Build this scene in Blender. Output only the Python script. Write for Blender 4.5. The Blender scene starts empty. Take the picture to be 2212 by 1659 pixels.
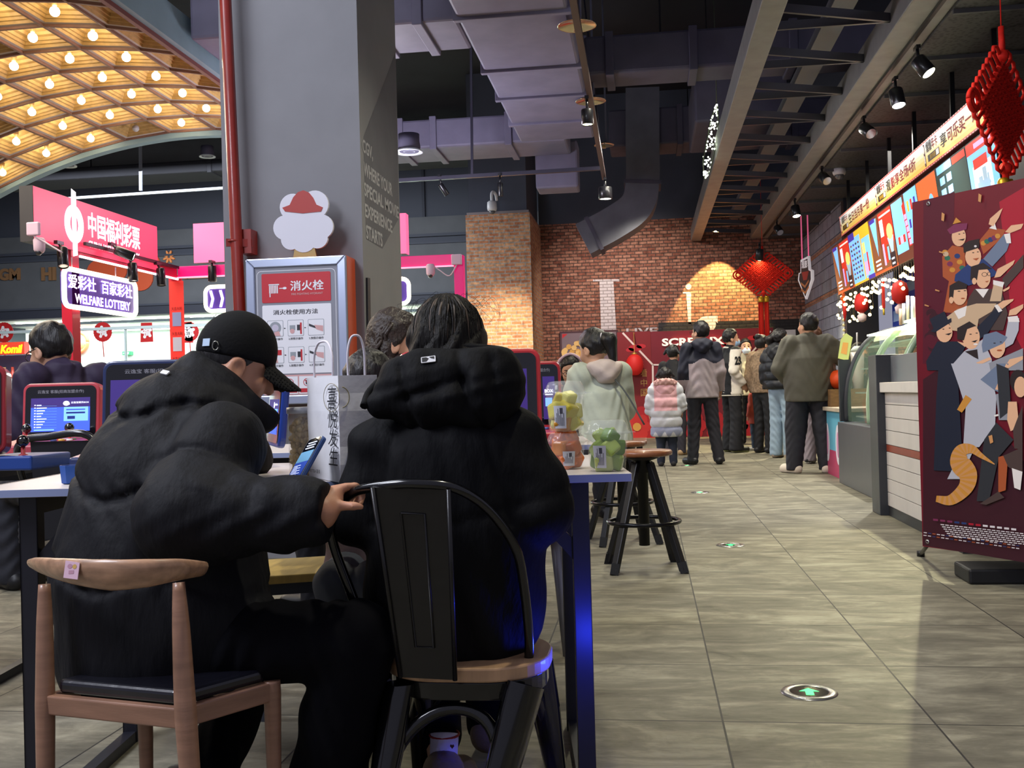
import bpy, bmesh, math, random
import numpy as np
from mathutils import Matrix, Vector

random.seed(7)
rng = np.random.default_rng(7)
C = bpy.context.scene.collection
SC = bpy.context.scene

# ------------------------------------------------------------------ camera
FPX = 2220.0
EYE = np.array((0.0, 0.0, 0.93))
YAW, PITCH, ROLL = 0.13039, 0.00886, 0.027     # looks a little left of the aisle, almost level

def _rot(axis, a):
    return np.array(Matrix.Rotation(a, 3, axis))
# camera looks along -Z, up +Y; stand it up, then yaw about world Z
CR = _rot('Z', YAW) @ _rot('X', math.pi / 2 + PITCH) @ _rot('Z', ROLL * -1)
cam_data = bpy.data.cameras.new('camera')
cam = bpy.data.objects.new('camera', cam_data)
C.objects.link(cam)
cam_data.sensor_fit = 'HORIZONTAL'
cam_data.sensor_width = 36.0
cam_data.lens = 36.0 * FPX / 2212.0
cam_data.clip_start = 0.02
cam_data.clip_end = 200
M4 = Matrix.Identity(4)
for i in range(3):
    for j in range(3):
        M4[i][j] = CR[i, j]
    M4[i][3] = EYE[i]
cam.matrix_world = M4
SC.camera = cam
def ray(px, py):
    return CR @ np.array(((px - 1106.0) / FPX, (829.5 - py) / FPX, -1.0))
def at(px, py, X=None, Y=None, Z=None):
    """the point of the place seen at that spot of the photograph, on a plane of known X, Y or height"""
    d = ray(px, py)
    if Y is not None: t = Y / d[1]
    elif X is not None: t = X / d[0]
    else: t = (Z - EYE[2]) / d[2]
    return EYE + d * t
def proj(p):
    q = CR.T @ (np.array(p, float) - EYE)
    return (1106 + FPX * q[0] / -q[2], 829.5 - FPX * q[1] / -q[2])

# ------------------------------------------------------------------ colour management, world
SC.view_settings.view_transform = 'Standard'
SC.view_settings.look = 'None'
SC.view_settings.exposure = 0.0
SC.view_settings.gamma = 1.0
SC.view_settings.use_curve_mapping = False
SC.cycles.use_denoising = True
SC.cycles.max_bounces = 7
SC.cycles.diffuse_bounces = 3
SC.cycles.glossy_bounces = 3
SC.cycles.transmission_bounces = 7
SC.cycles.transparent_max_bounces = 40
SC.cycles.sample_clamp_indirect = 4.0
SC.cycles.caustics_reflective = False
SC.cycles.caustics_refractive = False
wd = bpy.data.worlds.new('world')
SC.world = wd
wd.use_nodes = True
bg = wd.node_tree.nodes['Background']
bg.inputs[0].default_value = (0.62, 0.62, 0.80, 1)
bg.inputs[1].default_value = 0.45

def lamp(kind, name, loc, power, color=(1, 1, 1), size=0.3, target=None, spot=1.2, blend=0.6, sy=None, parent=None):
    d = bpy.data.lights.new(name, kind)
    d.energy = power
    d.color = color
    if kind == 'AREA':
        d.size = size
        if sy: d.shape = 'RECTANGLE'; d.size_y = sy
    else:
        d.shadow_soft_size = size
    if kind == 'SPOT':
        d.spot_size = spot; d.spot_blend = blend
    o = bpy.data.objects.new(name, d)
    C.objects.link(o)
    o.location = loc
    if target is not None:
        v = Vector(target) - Vector(loc)
        o.rotation_euler = v.to_track_quat('-Z', 'Y').to_euler()
    return o
# lamps of the place, and added fills without a fixture
WARM = (1.0, 0.88, 0.55); WHITE = (1.0, 0.97, 0.88); COOL = (0.85, 0.92, 1.0)
def spot_at(name, px, py, z, aimz, dx, dy, power, col, ang, blend=0.7, size=0.05):
    p = at(px, py, Z=z)
    lamp('SPOT', name, p, power, col, size, target=(p[0] + dx, p[1] + dy, aimz), spot=ang, blend=blend)
spot_at('track_lamp', 1990, 160, 3.5, 0, -0.15, -3.6, 1700, (1.0, 0.92, 0.55), 1.0)
spot_at('track_lamp', 1932, 215, 3.5, 0, 0.1, -0.6, 550, WHITE, 1.4)
spot_at('track_lamp', 1718, 470, 3.5, 0, 0.0, -0.6, 800, WARM, 1.5)
lamp('SPOT', 'wall_wash', (1.40, 19.75, 4.0), 750, (1.0, 0.74, 0.26), 0.02, target=(1.40, 20.4, 2.1), spot=1.0, blend=0.15)
lamp('SPOT', 'wall_wash', (-0.6, 17.6, 4.1), 420, (1.0, 0.88, 0.8), 0.1, target=(-0.2, 20.4, 1.9), spot=1.7, blend=0.9)  # added fill to brighten the painted letters, no lamp hangs here
lamp('SPOT', 'pillar_lamp', (-2.4, 15.8, 4.0), 1300, (1.0, 0.84, 0.55), 0.05, target=(-2.6, 18.5, 0.9), spot=1.0, blend=0.9)
for y, e in ((2.1, 190), (5.6, 240), (9.0, 240), (12.5, 310), (16.0, 320)): lamp('SPOT', 'hall_lamp', (0.1, y, 4.1), e, (1.0, 0.94, 0.72), 0.08, target=(0.3, y + 0.1, 0), spot=2.1, blend=0.7)
lamp('AREA', 'shop_lamp', (-10, 27.2, 3.1), 3000, (0.92, 1.0, 0.97), 14, target=(-10, 27.2, 0), sy=3.5)
lamp('AREA', 'counter_lamp', (3.2, 12.0, 3.6), 260, (1.0, 0.95, 0.85), 0.7, target=(3.0, 12, 0), sy=7)
lamp('AREA', 'vault_lamp', (-6.2, 8, 3.6), 350, (1.0, 0.88, 0.7), 3, target=(-6.2, 8, 0), sy=6)
lamp('AREA', 'mall_fill', (-9, 18.0, 4.9), 1500, (0.86, 0.92, 1.0), 8, target=(-9, 20.0, 0), sy=5)  # added area fill for the dark shop fronts, not a fixture
lamp('AREA', 'mall_fill', (-4.0, 2.9, 5.0), 170, (0.86, 0.9, 1.0), 2.0, target=(-2.2, 5.5, 1.4), sy=2.0)  # added fill aimed at the grey pillar's front, no lamp there
lamp('POINT', 'duct_fill', (-3.0, 11, 2.9), 210, (0.86, 0.84, 1.0), 0.4)  # added fill lifting the ducts from below, hung on nothing
lamp('AREA', 'mall_fill', (-3.0, 0.6, 3.6), 130, (0.85, 0.88, 1.0), 1.2, target=(-0.7, 2.2, 0.85), sy=1.2)  # added to brighten the paper bag, stands in for unseen mall lights
lamp('POINT', 'table_light', (-0.115, 2.12, 0.37), 2.6, (0.02, 0.04, 1.0), 0.015)


# ------------------------------------------------------------------ materials
def lin(h):
    h = h.lstrip('#')
    out = []
    for k in (0, 2, 4):
        c = int(h[k:k + 2], 16) / 255.0
        out.append(c / 12.92 if c <= 0.04045 else ((c + 0.055) / 1.055) ** 2.4)
    return out
MATS = {}
def mat(hexc, rough=0.5, metal=0.0, emit=0.0, var=0.0, vscale=8.0, bump=0.0, bscale=60.0, trans=0.0, ior=1.45, coat=0.0, alpha=1.0, sheen=0.0, stretch=None, ehex=None):
    key = (hexc, rough, metal, emit, var, vscale, bump, bscale, trans, ior, coat, alpha, sheen, stretch, ehex)
    if key in MATS: return MATS[key]
    m = bpy.data.materials.new('m_' + hexc.lstrip('#'))
    m.use_nodes = True
    nt = m.node_tree; b = nt.nodes['Principled BSDF']
    c = lin(hexc)
    b.inputs['Base Color'].default_value = (*c, 1)
    b.inputs['Roughness'].default_value = rough
    b.inputs['Metallic'].default_value = metal
    b.inputs['IOR'].default_value = ior
    if trans: b.inputs['Transmission Weight'].default_value = trans
    if coat: b.inputs['Coat Weight'].default_value = coat
    if sheen: b.inputs['Sheen Weight'].default_value = sheen
    if alpha < 1: b.inputs['Alpha'].default_value = alpha
    if emit:
        b.inputs['Emission Color'].default_value = (*lin(ehex or hexc), 1)
        b.inputs['Emission Strength'].default_value = emit
    if var or bump:
        tc = nt.nodes.new('ShaderNodeTexCoord')
        src = tc.outputs['Object']
        if stretch:
            mp = nt.nodes.new('ShaderNodeMapping'); mp.inputs['Scale'].default_value = stretch
            nt.links.new(src, mp.inputs[0]); src = mp.outputs[0]
    if var:
        n = nt.nodes.new('ShaderNodeTexNoise'); n.inputs['Scale'].default_value = vscale; n.inputs['Detail'].default_value = 4
        nt.links.new(src, n.inputs['Vector'])
        mx = nt.nodes.new('ShaderNodeMix'); mx.data_type = 'RGBA'
        mx.inputs[6].default_value = (*[x * (1 - var) for x in c], 1)
        mx.inputs[7].default_value = (*[min(1, x * (1 + var)) for x in c], 1)
        rp = nt.nodes.new('ShaderNodeMapRange'); rp.inputs[1].default_value = 0.3; rp.inputs[2].default_value = 0.7
        nt.links.new(n.outputs[0], rp.inputs[0]); nt.links.new(rp.outputs[0], mx.inputs[0])
        nt.links.new(mx.outputs[2], b.inputs['Base Color'])
    if bump:
        n2 = nt.nodes.new('ShaderNodeTexNoise'); n2.inputs['Scale'].default_value = bscale; n2.inputs['Detail'].default_value = 5
        nt.links.new(src, n2.inputs['Vector'])
        bp = nt.nodes.new('ShaderNodeBump'); bp.inputs['Strength'].default_value = bump; bp.inputs['Distance'].default_value = 0.01
        nt.links.new(n2.outputs[0], bp.inputs['Height']); nt.links.new(bp.outputs[0], b.inputs['Normal'])
    MATS[key] = m
    return m
def glow(hexc, s=1.0):
    """a lit screen, sign face or lamp: gives off its own colour"""
    return mat(hexc, rough=0.4, emit=s)

# ------------------------------------------------------------------ mesh collector
ORG = {}
def V(*a): return np.array(a, float)
def unit(v):
    v = np.asarray(v, float); return v / (np.linalg.norm(v) + 1e-12)
class Fr:
    """a flat frame: origin, u, v and its outward normal"""
    def __init__(s, o, u, v):
        s.o = np.array(o, float); s.u = np.array(u, float); s.v = np.array(v, float); s.n = unit(np.cross(s.u, s.v))
    def __call__(s, a, b, d=0.0):
        return s.o + s.u * a + s.v * b + s.n * d
def Fp(o, u, v): return Fr(o, unit(u), unit(v))
class MB:
    def __init__(s): s.v = []; s.f = []; s.m = []; s.s = []
    def add(s, verts, faces, m=0, smooth=False):
        b = len(s.v)
        s.v.extend([tuple(map(float, p)) for p in verts])
        for f in faces:
            s.f.append(tuple(b + i for i in f)); s.m.append(m); s.s.append(smooth)
        return s
    def box(s, x0, x1, y0, y1, z0, z1, m=0):
        vs = [(x, y, z) for x in (x0, x1) for y in (y0, y1) for z in (z0, z1)]
        return s.add(vs, [(0, 1, 3, 2), (4, 6, 7, 5), (0, 4, 5, 1), (2, 3, 7, 6), (0, 2, 6, 4), (1, 5, 7, 3)], m)
    def fbox(s, fr, a0, a1, b0, b1, d0, d1, m=0):
        vs = [fr(a, b, d) for a in (a0, a1) for b in (b0, b1) for d in (d0, d1)]
        return s.add(vs, [(0, 1, 3, 2), (4, 6, 7, 5), (0, 4, 5, 1), (2, 3, 7, 6), (0, 2, 6, 4), (1, 5, 7, 3)], m)
    def bar(s, a, b, w, h, m=0, up=(0, 0, 1)):
        a = np.array(a, float); b = np.array(b, float); d = unit(b - a)
        upv = np.array(up, float)
        if abs(d @ unit(upv)) > 0.95: upv = V(0, 1, 0)
        x = unit(np.cross(d, upv)); y = np.cross(x, d)
        vs = [p + x * i * w / 2 + y * j * h / 2 for p in (a, b) for i, j in ((-1, -1), (1, -1), (1, 1), (-1, 1))]
        return s.add(vs, [(3, 2, 1, 0), (4, 5, 6, 7), (0, 1, 5, 4), (1, 2, 6, 5), (2, 3, 7, 6), (3, 0, 4, 7)], m)
    def tube(s, pts, r, n=10, m=0, cap=True, flat=1.0):
        pts = [np.array(p, float) for p in pts]; k = len(pts)
        rs = [r] * k if np.isscalar(r) else list(r)
        t = [unit(pts[min(i + 1, k - 1)] - pts[max(i - 1, 0)]) for i in range(k)]
        up = V(0, 0, 1) if abs(t[0][2]) < 0.9 else V(1, 0, 0)
        x = unit(np.cross(up, t[0])); vs = []
        for i in range(k):
            x = unit(x - t[i] * (x @ t[i])); y = np.cross(t[i], x)
            for j in range(n):
                a = 2 * math.pi * j / n
                vs.append(pts[i] + rs[i] * (math.cos(a) * x + flat * math.sin(a) * y))
        fs = []
        for i in range(k - 1):
            for j in range(n):
                j2 = (j + 1) % n
                fs.append((i * n + j, i * n + j2, (i + 1) * n + j2, (i + 1) * n + j))
        s.add(vs, fs, m, True)
        if cap:
            b = len(s.v) - len(vs)
            s.f.append(tuple(b + j for j in reversed(range(n)))); s.m.append(m); s.s.append(False)
            s.f.append(tuple(b + (k - 1) * n + j for j in range(n))); s.m.append(m); s.s.append(False)
        return s
    def lathe(s, prof, o=(0, 0, 0), axis=(0, 0, 1), n=24, m=0, smooth=True, cap=True):
        o = np.array(o, float); ax = unit(axis)
        ref = V(1, 0, 0) if abs(ax[0]) < 0.9 else V(0, 1, 0)
        x = unit(np.cross(ref, ax)); y = np.cross(ax, x); vs = []
        for (r, z) in prof:
            for j in range(n):
                a = 2 * math.pi * j / n
                vs.append(o + ax * z + r * (math.cos(a) * x + math.sin(a) * y))
        fs = []
        for i in range(len(prof) - 1):
            for j in range(n):
                j2 = (j + 1) % n
                fs.append((i * n + j, i * n + j2, (i + 1) * n + j2, (i + 1) * n + j))
        b = len(s.v)
        s.add(vs, fs, m, smooth)
        if cap:
            s.f.append(tuple(b + j for j in reversed(range(n)))); s.m.append(m); s.s.append(False)
            s.f.append(tuple(b + (len(prof) - 1) * n + j for j in range(n))); s.m.append(m); s.s.append(False)
        return s
    def ball(s, c, r, n=12, m=0, sc=(1, 1, 1)):
        k = max(4, n // 2)
        prof = [(max(1e-4, math.sin(math.pi * i / k)), -math.cos(math.pi * i / k)) for i in range(k + 1)]
        b = len(s.v)
        s.lathe(prof, n=n, m=m, cap=False)
        for i in range(b, len(s.v)):
            p = s.v[i]; s.v[i] = tuple(c[j] + r * sc[j] * p[j] for j in range(3))
        return s
    def prism(s, poly, fr, d0, d1, m=0, mside=None):
        n = len(poly); ar = sum(poly[i][0] * poly[(i + 1) % n][1] - poly[(i + 1) % n][0] * poly[i][1] for i in range(n))
        if ar < 0: poly = list(reversed(poly))
        lo, hi = min(d0, d1), max(d0, d1)
        vs = [fr(a, b, lo) for a, b in poly] + [fr(a, b, hi) for a, b in poly]
        b = len(s.v)
        s.add(vs, [tuple(range(n, 2 * n))], m)
        s.f.append(tuple(b + i for i in reversed(range(n)))); s.m.append(m); s.s.append(False)
        ms = m if mside is None else mside
        for i in range(n):
            j = (i + 1) % n
            s.f.append((b + i, b + j, b + n + j, b + n + i)); s.m.append(ms); s.s.append(False)
        return s
    # flat artwork: printed shapes lie a hair above the sheet they are printed on
    def flat(s, fr, poly, m=0, d=0.001):
        n = len(poly); ar = sum(poly[i][0] * poly[(i + 1) % n][1] - poly[(i + 1) % n][0] * poly[i][1] for i in range(n))
        if ar < 0: poly = list(reversed(poly))
        return s.add([fr(a, b, d) for a, b in poly], [tuple(range(n))], m)
    def rect(s, fr, a0, a1, b0, b1, m=0, d=0.001):
        return s.flat(fr, [(a0, b0), (a1, b0), (a1, b1), (a0, b1)], m, d)
    def text(s, txt, fr, a0, a1, b0, b1, m=0, d=0.0015, bold=0.0, thick=0.0, shear=0.0, fit=True, align='l'):
        cjk = any(ord(ch) > 0x2E80 for ch in txt)      # heavier Chinese strokes: the glyph is laid down a few times, a hair apart
        vs, fs, w, h = text_geo(txt, 0.0 if cjk else bold, thick > 0, shear)
        if vs is None: return s
        sx = (a1 - a0) / w; sy = (b1 - b0) / h
        if not fit: sx = min(sx, sy)
        off = 0 if align == 'l' else ((a1 - a0) - w * sx) / 2
        sh = [(0, 0)]
        if cjk and bold > 0: q = 0.85 * bold * h; sh = [(-q, -q * .6), (q, -q * .6), (q, q * .6), (-q, q * .6)]
        for k, (ox, oy) in enumerate(sh):
            s.add([fr(a0 + off + (x + ox) * sx, b0 + (y + oy) * sy, d + z * thick + k * 2e-5) for x, y, z in vs], fs, m)
        return s
    def build(s, name, mats, parent=None, org=None, bevel=0.0, bseg=2, subsurf=0, tri=False):
        if parent is not None: o0 = ORG[parent.name]
        else: o0 = np.array(org if org is not None else (0, 0, 0), float)
        me = bpy.data.meshes.new(name)
        me.from_pydata([(p[0] - o0[0], p[1] - o0[1], p[2] - o0[2]) for p in s.v], [], s.f)
        if not isinstance(mats, (list, tuple)): mats = [mats]
        for q in mats: me.materials.append(q)
        if len(mats) > 1: me.polygons.foreach_set('material_index', s.m)
        me.polygons.foreach_set('use_smooth', s.s)
        me.update()
        o = bpy.data.objects.new(name, me); C.objects.link(o)
        if parent is not None: o.parent = parent
        else: o.location = tuple(o0)
        ORG[o.name] = o0
        if bevel:
            q = o.modifiers.new('bevel', 'BEVEL'); q.width = bevel; q.segments = bseg; q.limit_method = 'ANGLE'; q.angle_limit = 0.7
        if subsurf:
            q = o.modifiers.new('sub', 'SUBSURF'); q.levels = subsurf; q.render_levels = subsurf
        return o
_TG = {}
def text_geo(txt, bold=0.0, thick=False, shear=0.0):
    key = (txt, bold, thick, shear)
    if key in _TG: return _TG[key]
    cu = bpy.data.curves.new('lettering', 'FONT'); cu.body = txt; cu.offset = bold; cu.shear = shear
    cu.resolution_u = 3
    if thick: cu.extrude = 0.5
    o = bpy.data.objects.new('lettering', cu); C.objects.link(o)
    dg = bpy.context.evaluated_depsgraph_get()
    me = bpy.data.meshes.new_from_object(o.evaluated_get(dg))
    vs = np.array([v.co[:] for v in me.vertices]); fs = [tuple(p.vertices) for p in me.polygons]
    bpy.data.objects.remove(o); bpy.data.curves.remove(cu); bpy.data.meshes.remove(me)
    if len(vs) == 0: r = (None, None, 1, 1)
    else:
        lo = vs.min(0); hi = vs.max(0); vs = vs - lo
        if thick: vs[:, 2] = vs[:, 2]
        r = (vs, fs, hi[0] - lo[0], hi[1] - lo[1])
    _TG[key] = r
    return r
def circ(cx, cy, r, n=24, ry=None, a0=0.0, a1=2 * math.pi):
    full = abs(a1 - a0 - 2 * math.pi) < 1e-6
    k = n if full else n + 1
    return [(cx + r * math.cos(a0 + (a1 - a0) * i / n), cy + (ry or r) * math.sin(a0 + (a1 - a0) * i / n)) for i in range(k)]
def rrect(a0, a1, b0, b1, r, n=5):
    out = []
    for cx, cy, s0 in ((a1 - r, b1 - r, 0), (a0 + r, b1 - r, 1), (a0 + r, b0 + r, 2), (a1 - r, b0 + r, 3)):
        out += [(cx + r * math.cos((s0 + i / n) * math.pi / 2), cy + r * math.sin((s0 + i / n) * math.pi / 2)) for i in range(n + 1)]
    return out
def spline(pts, n=8):
    """Catmull-Rom through the points"""
    P = [np.array(p, float) for p in pts]; P = [2 * P[0] - P[1]] + P + [2 * P[-1] - P[-2]]; out = []
    for i in range(1, len(P) - 2):
        for j in range(n):
            t = j / n
            out.append(0.5 * ((2 * P[i]) + (-P[i - 1] + P[i + 1]) * t + (2 * P[i - 1] - 5 * P[i] + 4 * P[i + 1] - P[i + 2]) * t * t + (-P[i - 1] + 3 * P[i] - 3 * P[i + 1] + P[i + 2]) * t ** 3))
    out.append(P[-2]); return out

# ------------------------------------------------------------------ things and parts
def thing(name, label, cat, loc=(0, 0, 0), group=None):
    o = bpy.data.objects.new(name, None); C.objects.link(o)
    o.empty_display_size = 0.1
    o.location = tuple(map(float, loc)); ORG[o.name] = np.array(loc, float)
    o['label'] = label; o['category'] = cat
    if group: o['group'] = group
    return o
def tag(o, label, cat, group=None, kind=None):
    o['label'] = label; o['category'] = cat
    if group: o['group'] = group
    if kind: o['kind'] = kind
    return o
def struct(o, label=None):
    o['kind'] = 'structure'
    if label: o['label'] = label
    return o
def dup(root, loc, label=None, rotz=None, group=None):
    """a copy of a thing with copies of its parts and sub-parts"""
    r = root.copy(); C.objects.link(r); r.location = tuple(map(float, loc)); ORG[r.name] = np.array(loc, float)
    if rotz is not None: r.rotation_euler = (0, 0, rotz)
    if label: r['label'] = label
    if group: r['group'] = group
    for ch in list(root.children):
        c = ch.copy(); C.objects.link(c); c.parent = r
        for g in ch.children:
            d = g.copy(); C.objects.link(d); d.parent = c
    return r

# ------------------------------------------------------------------ soft bodies: distance fields meshed by surface nets
def sd_cap(P, a, b, ra, rb):
    a = np.array(a, float); b = np.array(b, float); ab = b - a
    t = np.clip(((P - a) @ ab) / (ab @ ab + 1e-12), 0, 1)
    return np.linalg.norm(P - a - t[..., None] * ab, axis=-1) - (ra + (rb - ra) * t), t
def sd_ell(P, c, r, R=None):
    q = P - np.array(c, float)
    if R is not None: q = q @ R
    r = np.array(r, float)
    k0 = np.linalg.norm(q / r, axis=-1); k1 = np.linalg.norm(q / (r * r), axis=-1) + 1e-9
    return k0 * (k0 - 1) / k1
def sd_box(P, c, h, rad=0.0, R=None):
    q = P - np.array(c, float)
    if R is not None: q = q @ R
    q = np.abs(q) - (np.array(h, float) - rad)
    return np.linalg.norm(np.maximum(q, 0), axis=-1) + np.minimum(q.max(-1), 0) - rad
def smin(a, b, k):
    h = np.clip(0.5 + 0.5 * (b - a) / k, 0, 1)
    return b + (a - b) * h - k * h * (1 - h)
def smax(a, b, k): return -smin(-a, -b, k)
def nets(f, lo, hi, res):
    lo = np.array(lo, float); hi = np.array(hi, float)
    n = np.maximum(4, np.ceil((hi - lo) / res).astype(int) + 1)
    ax = [lo[i] + res * np.arange(n[i]) for i in range(3)]
    v = np.empty(n, np.float32)
    step = max(1, int(300000 / (n[1] * n[2])))
    for i in range(0, n[0], step):
        G = np.stack(np.meshgrid(ax[0][i:i + step], ax[1], ax[2], indexing='ij'), -1)
        v[i:i + step] = f(G)
    for a in range(3):      # keep the surface closed at the grid's border
        sl = [slice(None)] * 3
        for e in (0, -1):
            sl[a] = e; v[tuple(sl)] = np.maximum(v[tuple(sl)], 1e-3)
    ins = v < 0
    c = [slice(0, -1), slice(1, None)]
    acc = np.zeros(tuple(n - 1) + (3,)); cnt = np.zeros(tuple(n - 1))
    corner = {}
    for i in (0, 1):
        for j in (0, 1):
            for k in (0, 1):
                corner[i, j, k] = (v[c[i], c[j], c[k]], ins[c[i], c[j], c[k]])
    for a in range(3):
        for p in ((0, 0), (0, 1), (1, 0), (1, 1)):
            k0 = list(p); k0.insert(a, 0); k1 = list(p); k1.insert(a, 1)
            v0, i0 = corner[tuple(k0)]; v1, i1 = corner[tuple(k1)]
            x = i0 != i1
            t = np.where(x, v0 / np.where(x, v0 - v1, 1), 0)
            e = np.zeros(x.shape + (3,))
            for q in range(3):
                e[..., q] = t if q == a else k0[q]
            acc += e * x[..., None]; cnt += x
    act = cnt > 0
    idx = -np.ones(act.shape, int); idx[act] = np.arange(act.sum())
    ijk = np.argwhere(act)
    verts = lo + (ijk + acc[act] / cnt[act][:, None]) * res
    faces = []
    for a in range(3):
        b, d = (a + 1) % 3, (a + 2) % 3
        s0 = [slice(1, -1)] * 3; s1 = [slice(1, -1)] * 3
        s0[a] = slice(0, -1); s1[a] = slice(1, None)
        x0 = ins[tuple(s0)]; x1 = ins[tuple(s1)]
        E = np.argwhere(x0 != x1)
        if len(E) == 0: continue
        fl = x0[tuple(E.T)]
        E[:, b] += 1; E[:, d] += 1
        def g(ob, od):
            q = E.copy(); q[:, b] -= ob; q[:, d] -= od
            return idx[tuple(q.T)]
        F = np.stack([g(1, 1), g(0, 1), g(0, 0), g(1, 0)], 1)
        F[~fl] = F[~fl][:, ::-1]
        faces.append(F)
    return verts, np.concatenate(faces)
def blob(name, f, lo, hi, res, m, parent=None, org=None, relax=1, mats=None, mfun=None):
    v, F = nets(f, lo, hi, res)
    for _ in range(relax):      # even out the net
        s = np.zeros_like(v); k = np.zeros(len(v))
        for i in range(4):
            a = F[:, i]; b = F[:, (i + 1) % 4]
            np.add.at(s, a, v[b]); np.add.at(k, a, 1)
            np.add.at(s, b, v[a]); np.add.at(k, b, 1)
        v = 0.5 * v + 0.5 * s / np.maximum(k, 1)[:, None]
    o0 = ORG[parent.name] if parent is not None else np.array(org if org is not None else (0, 0, 0), float)
    me = bpy.data.meshes.new(name)
    me.vertices.add(len(v)); me.vertices.foreach_set('co', (v - o0).ravel())
    me.loops.add(len(F) * 4); me.loops.foreach_set('vertex_index', F.ravel().astype(np.int32))
    me.polygons.add(len(F)); me.polygons.foreach_set('loop_start', np.arange(0, len(F) * 4, 4, dtype=np.int32))
    me.polygons.foreach_set('use_smooth', np.ones(len(F), bool))
    me.update(calc_edges=True); me.validate()
    for q in (mats or [m]): me.materials.append(q)
    if mfun is not None:
        cen = v[F].mean(1)
        me.polygons.foreach_set('material_index', mfun(cen).astype(np.int32))
    o = bpy.data.objects.new(name, me); C.objects.link(o)
    if parent is not None: o.parent = parent
    else: o.location = tuple(o0)
    ORG[o.name] = o0
    return o

# ------------------------------------------------------------------ surfaces of the building
def nodes_mat(name):
    m = bpy.data.materials.new(name); m.use_nodes = True
    return m, m.node_tree, m.node_tree.nodes['Principled BSDF']
def brick_mat(name, c1, c2, mortar, w=0.19, h=0.062, ms=0.009, rough=0.85, var=0.5):
    m, nt, b = nodes_mat(name)
    g = nt.nodes.new('ShaderNodeNewGeometry'); sp = nt.nodes.new('ShaderNodeSeparateXYZ'); nt.links.new(g.outputs['Position'], sp.inputs[0])
    ad = nt.nodes.new('ShaderNodeMath'); ad.operation = 'ADD'; nt.links.new(sp.outputs[0], ad.inputs[0]); nt.links.new(sp.outputs[1], ad.inputs[1])
    cb = nt.nodes.new('ShaderNodeCombineXYZ'); nt.links.new(ad.outputs[0], cb.inputs[0]); nt.links.new(sp.outputs[2], cb.inputs[1])
    # slightly wavy courses
    nz = nt.nodes.new('ShaderNodeTexNoise'); nz.inputs['Scale'].default_value = 9; nt.links.new(cb.outputs[0], nz.inputs['Vector'])
    mxv = nt.nodes.new('ShaderNodeMix'); mxv.data_type = 'VECTOR'; mxv.inputs[0].default_value = 0.012
    nt.links.new(cb.outputs[0], mxv.inputs[4]); nt.links.new(nz.outputs[1], mxv.inputs[5])
    br = nt.nodes.new('ShaderNodeTexBrick')
    br.inputs['Scale'].default_value = 1; br.inputs['Brick Width'].default_value = w; br.inputs['Row Height'].default_value = h
    br.inputs['Mortar Size'].default_value = ms; br.inputs['Mortar Smooth'].default_value = 0.3; br.inputs['Bias'].default_value = -0.1
    br.inputs['Color1'].default_value = (*lin(c1), 1); br.inputs['Color2'].default_value = (*lin(c2), 1); br.inputs['Mortar'].default_value = (*lin(mortar), 1)
    nt.links.new(mxv.outputs[1], br.inputs['Vector'])
    n2 = nt.nodes.new('ShaderNodeTexNoise'); n2.inputs['Scale'].default_value = 14; n2.inputs['Detail'].default_value = 6; nt.links.new(cb.outputs[0], n2.inputs['Vector'])
    rp = nt.nodes.new('ShaderNodeMapRange'); rp.inputs[1].default_value = 0.25; rp.inputs[2].default_value = 0.75; rp.inputs[3].default_value = 1 - var; rp.inputs[4].default_value = 1 + var
    nt.links.new(n2.outputs[0], rp.inputs[0])
    ml = nt.nodes.new('ShaderNodeVectorMath'); ml.operation = 'SCALE'; nt.links.new(br.outputs[0], ml.inputs[0]); nt.links.new(rp.outputs[0], ml.inputs['Scale'])
    nt.links.new(ml.outputs[0], b.inputs['Base Color']); b.inputs['Roughness'].default_value = rough
    bp = nt.nodes.new('ShaderNodeBump'); bp.invert = True; bp.inputs['Strength'].default_value = 0.8; bp.inputs['Distance'].default_value = 0.012
    nt.links.new(br.outputs['Fac'], bp.inputs['Height']); nt.links.new(bp.outputs[0], b.inputs['Normal'])
    return m
BRICK_TAN = brick_mat('brick_tan', '#b0704c', '#cf9d72', '#a59f96', w=0.185, h=0.0615)
BRICK_RED = brick_mat('brick_red', '#824c3b', '#b27f69', '#50403a', w=0.16, h=0.0625, var=0.6)
BRICK_WHITE = brick_mat('brick_painted_white', '#d9cfd0', '#cfc4c6', '#a79c9c', w=0.16, h=0.0625, var=0.1)
BRICK_BLACK = brick_mat('brick_painted_black', '#1b1718', '#241f1e', '#0d0c0c', w=0.16, h=0.0625, rough=0.45, var=0.3)
BLOCK = brick_mat('grey_block', '#868c9c', '#979db0', '#4a4e5a', w=0.42, h=0.205, ms=0.008, var=0.12)
BRICK_BAND = brick_mat('brick_band', '#a0694e', '#b98a70', '#7d6f68', w=0.2, h=0.075)

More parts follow.
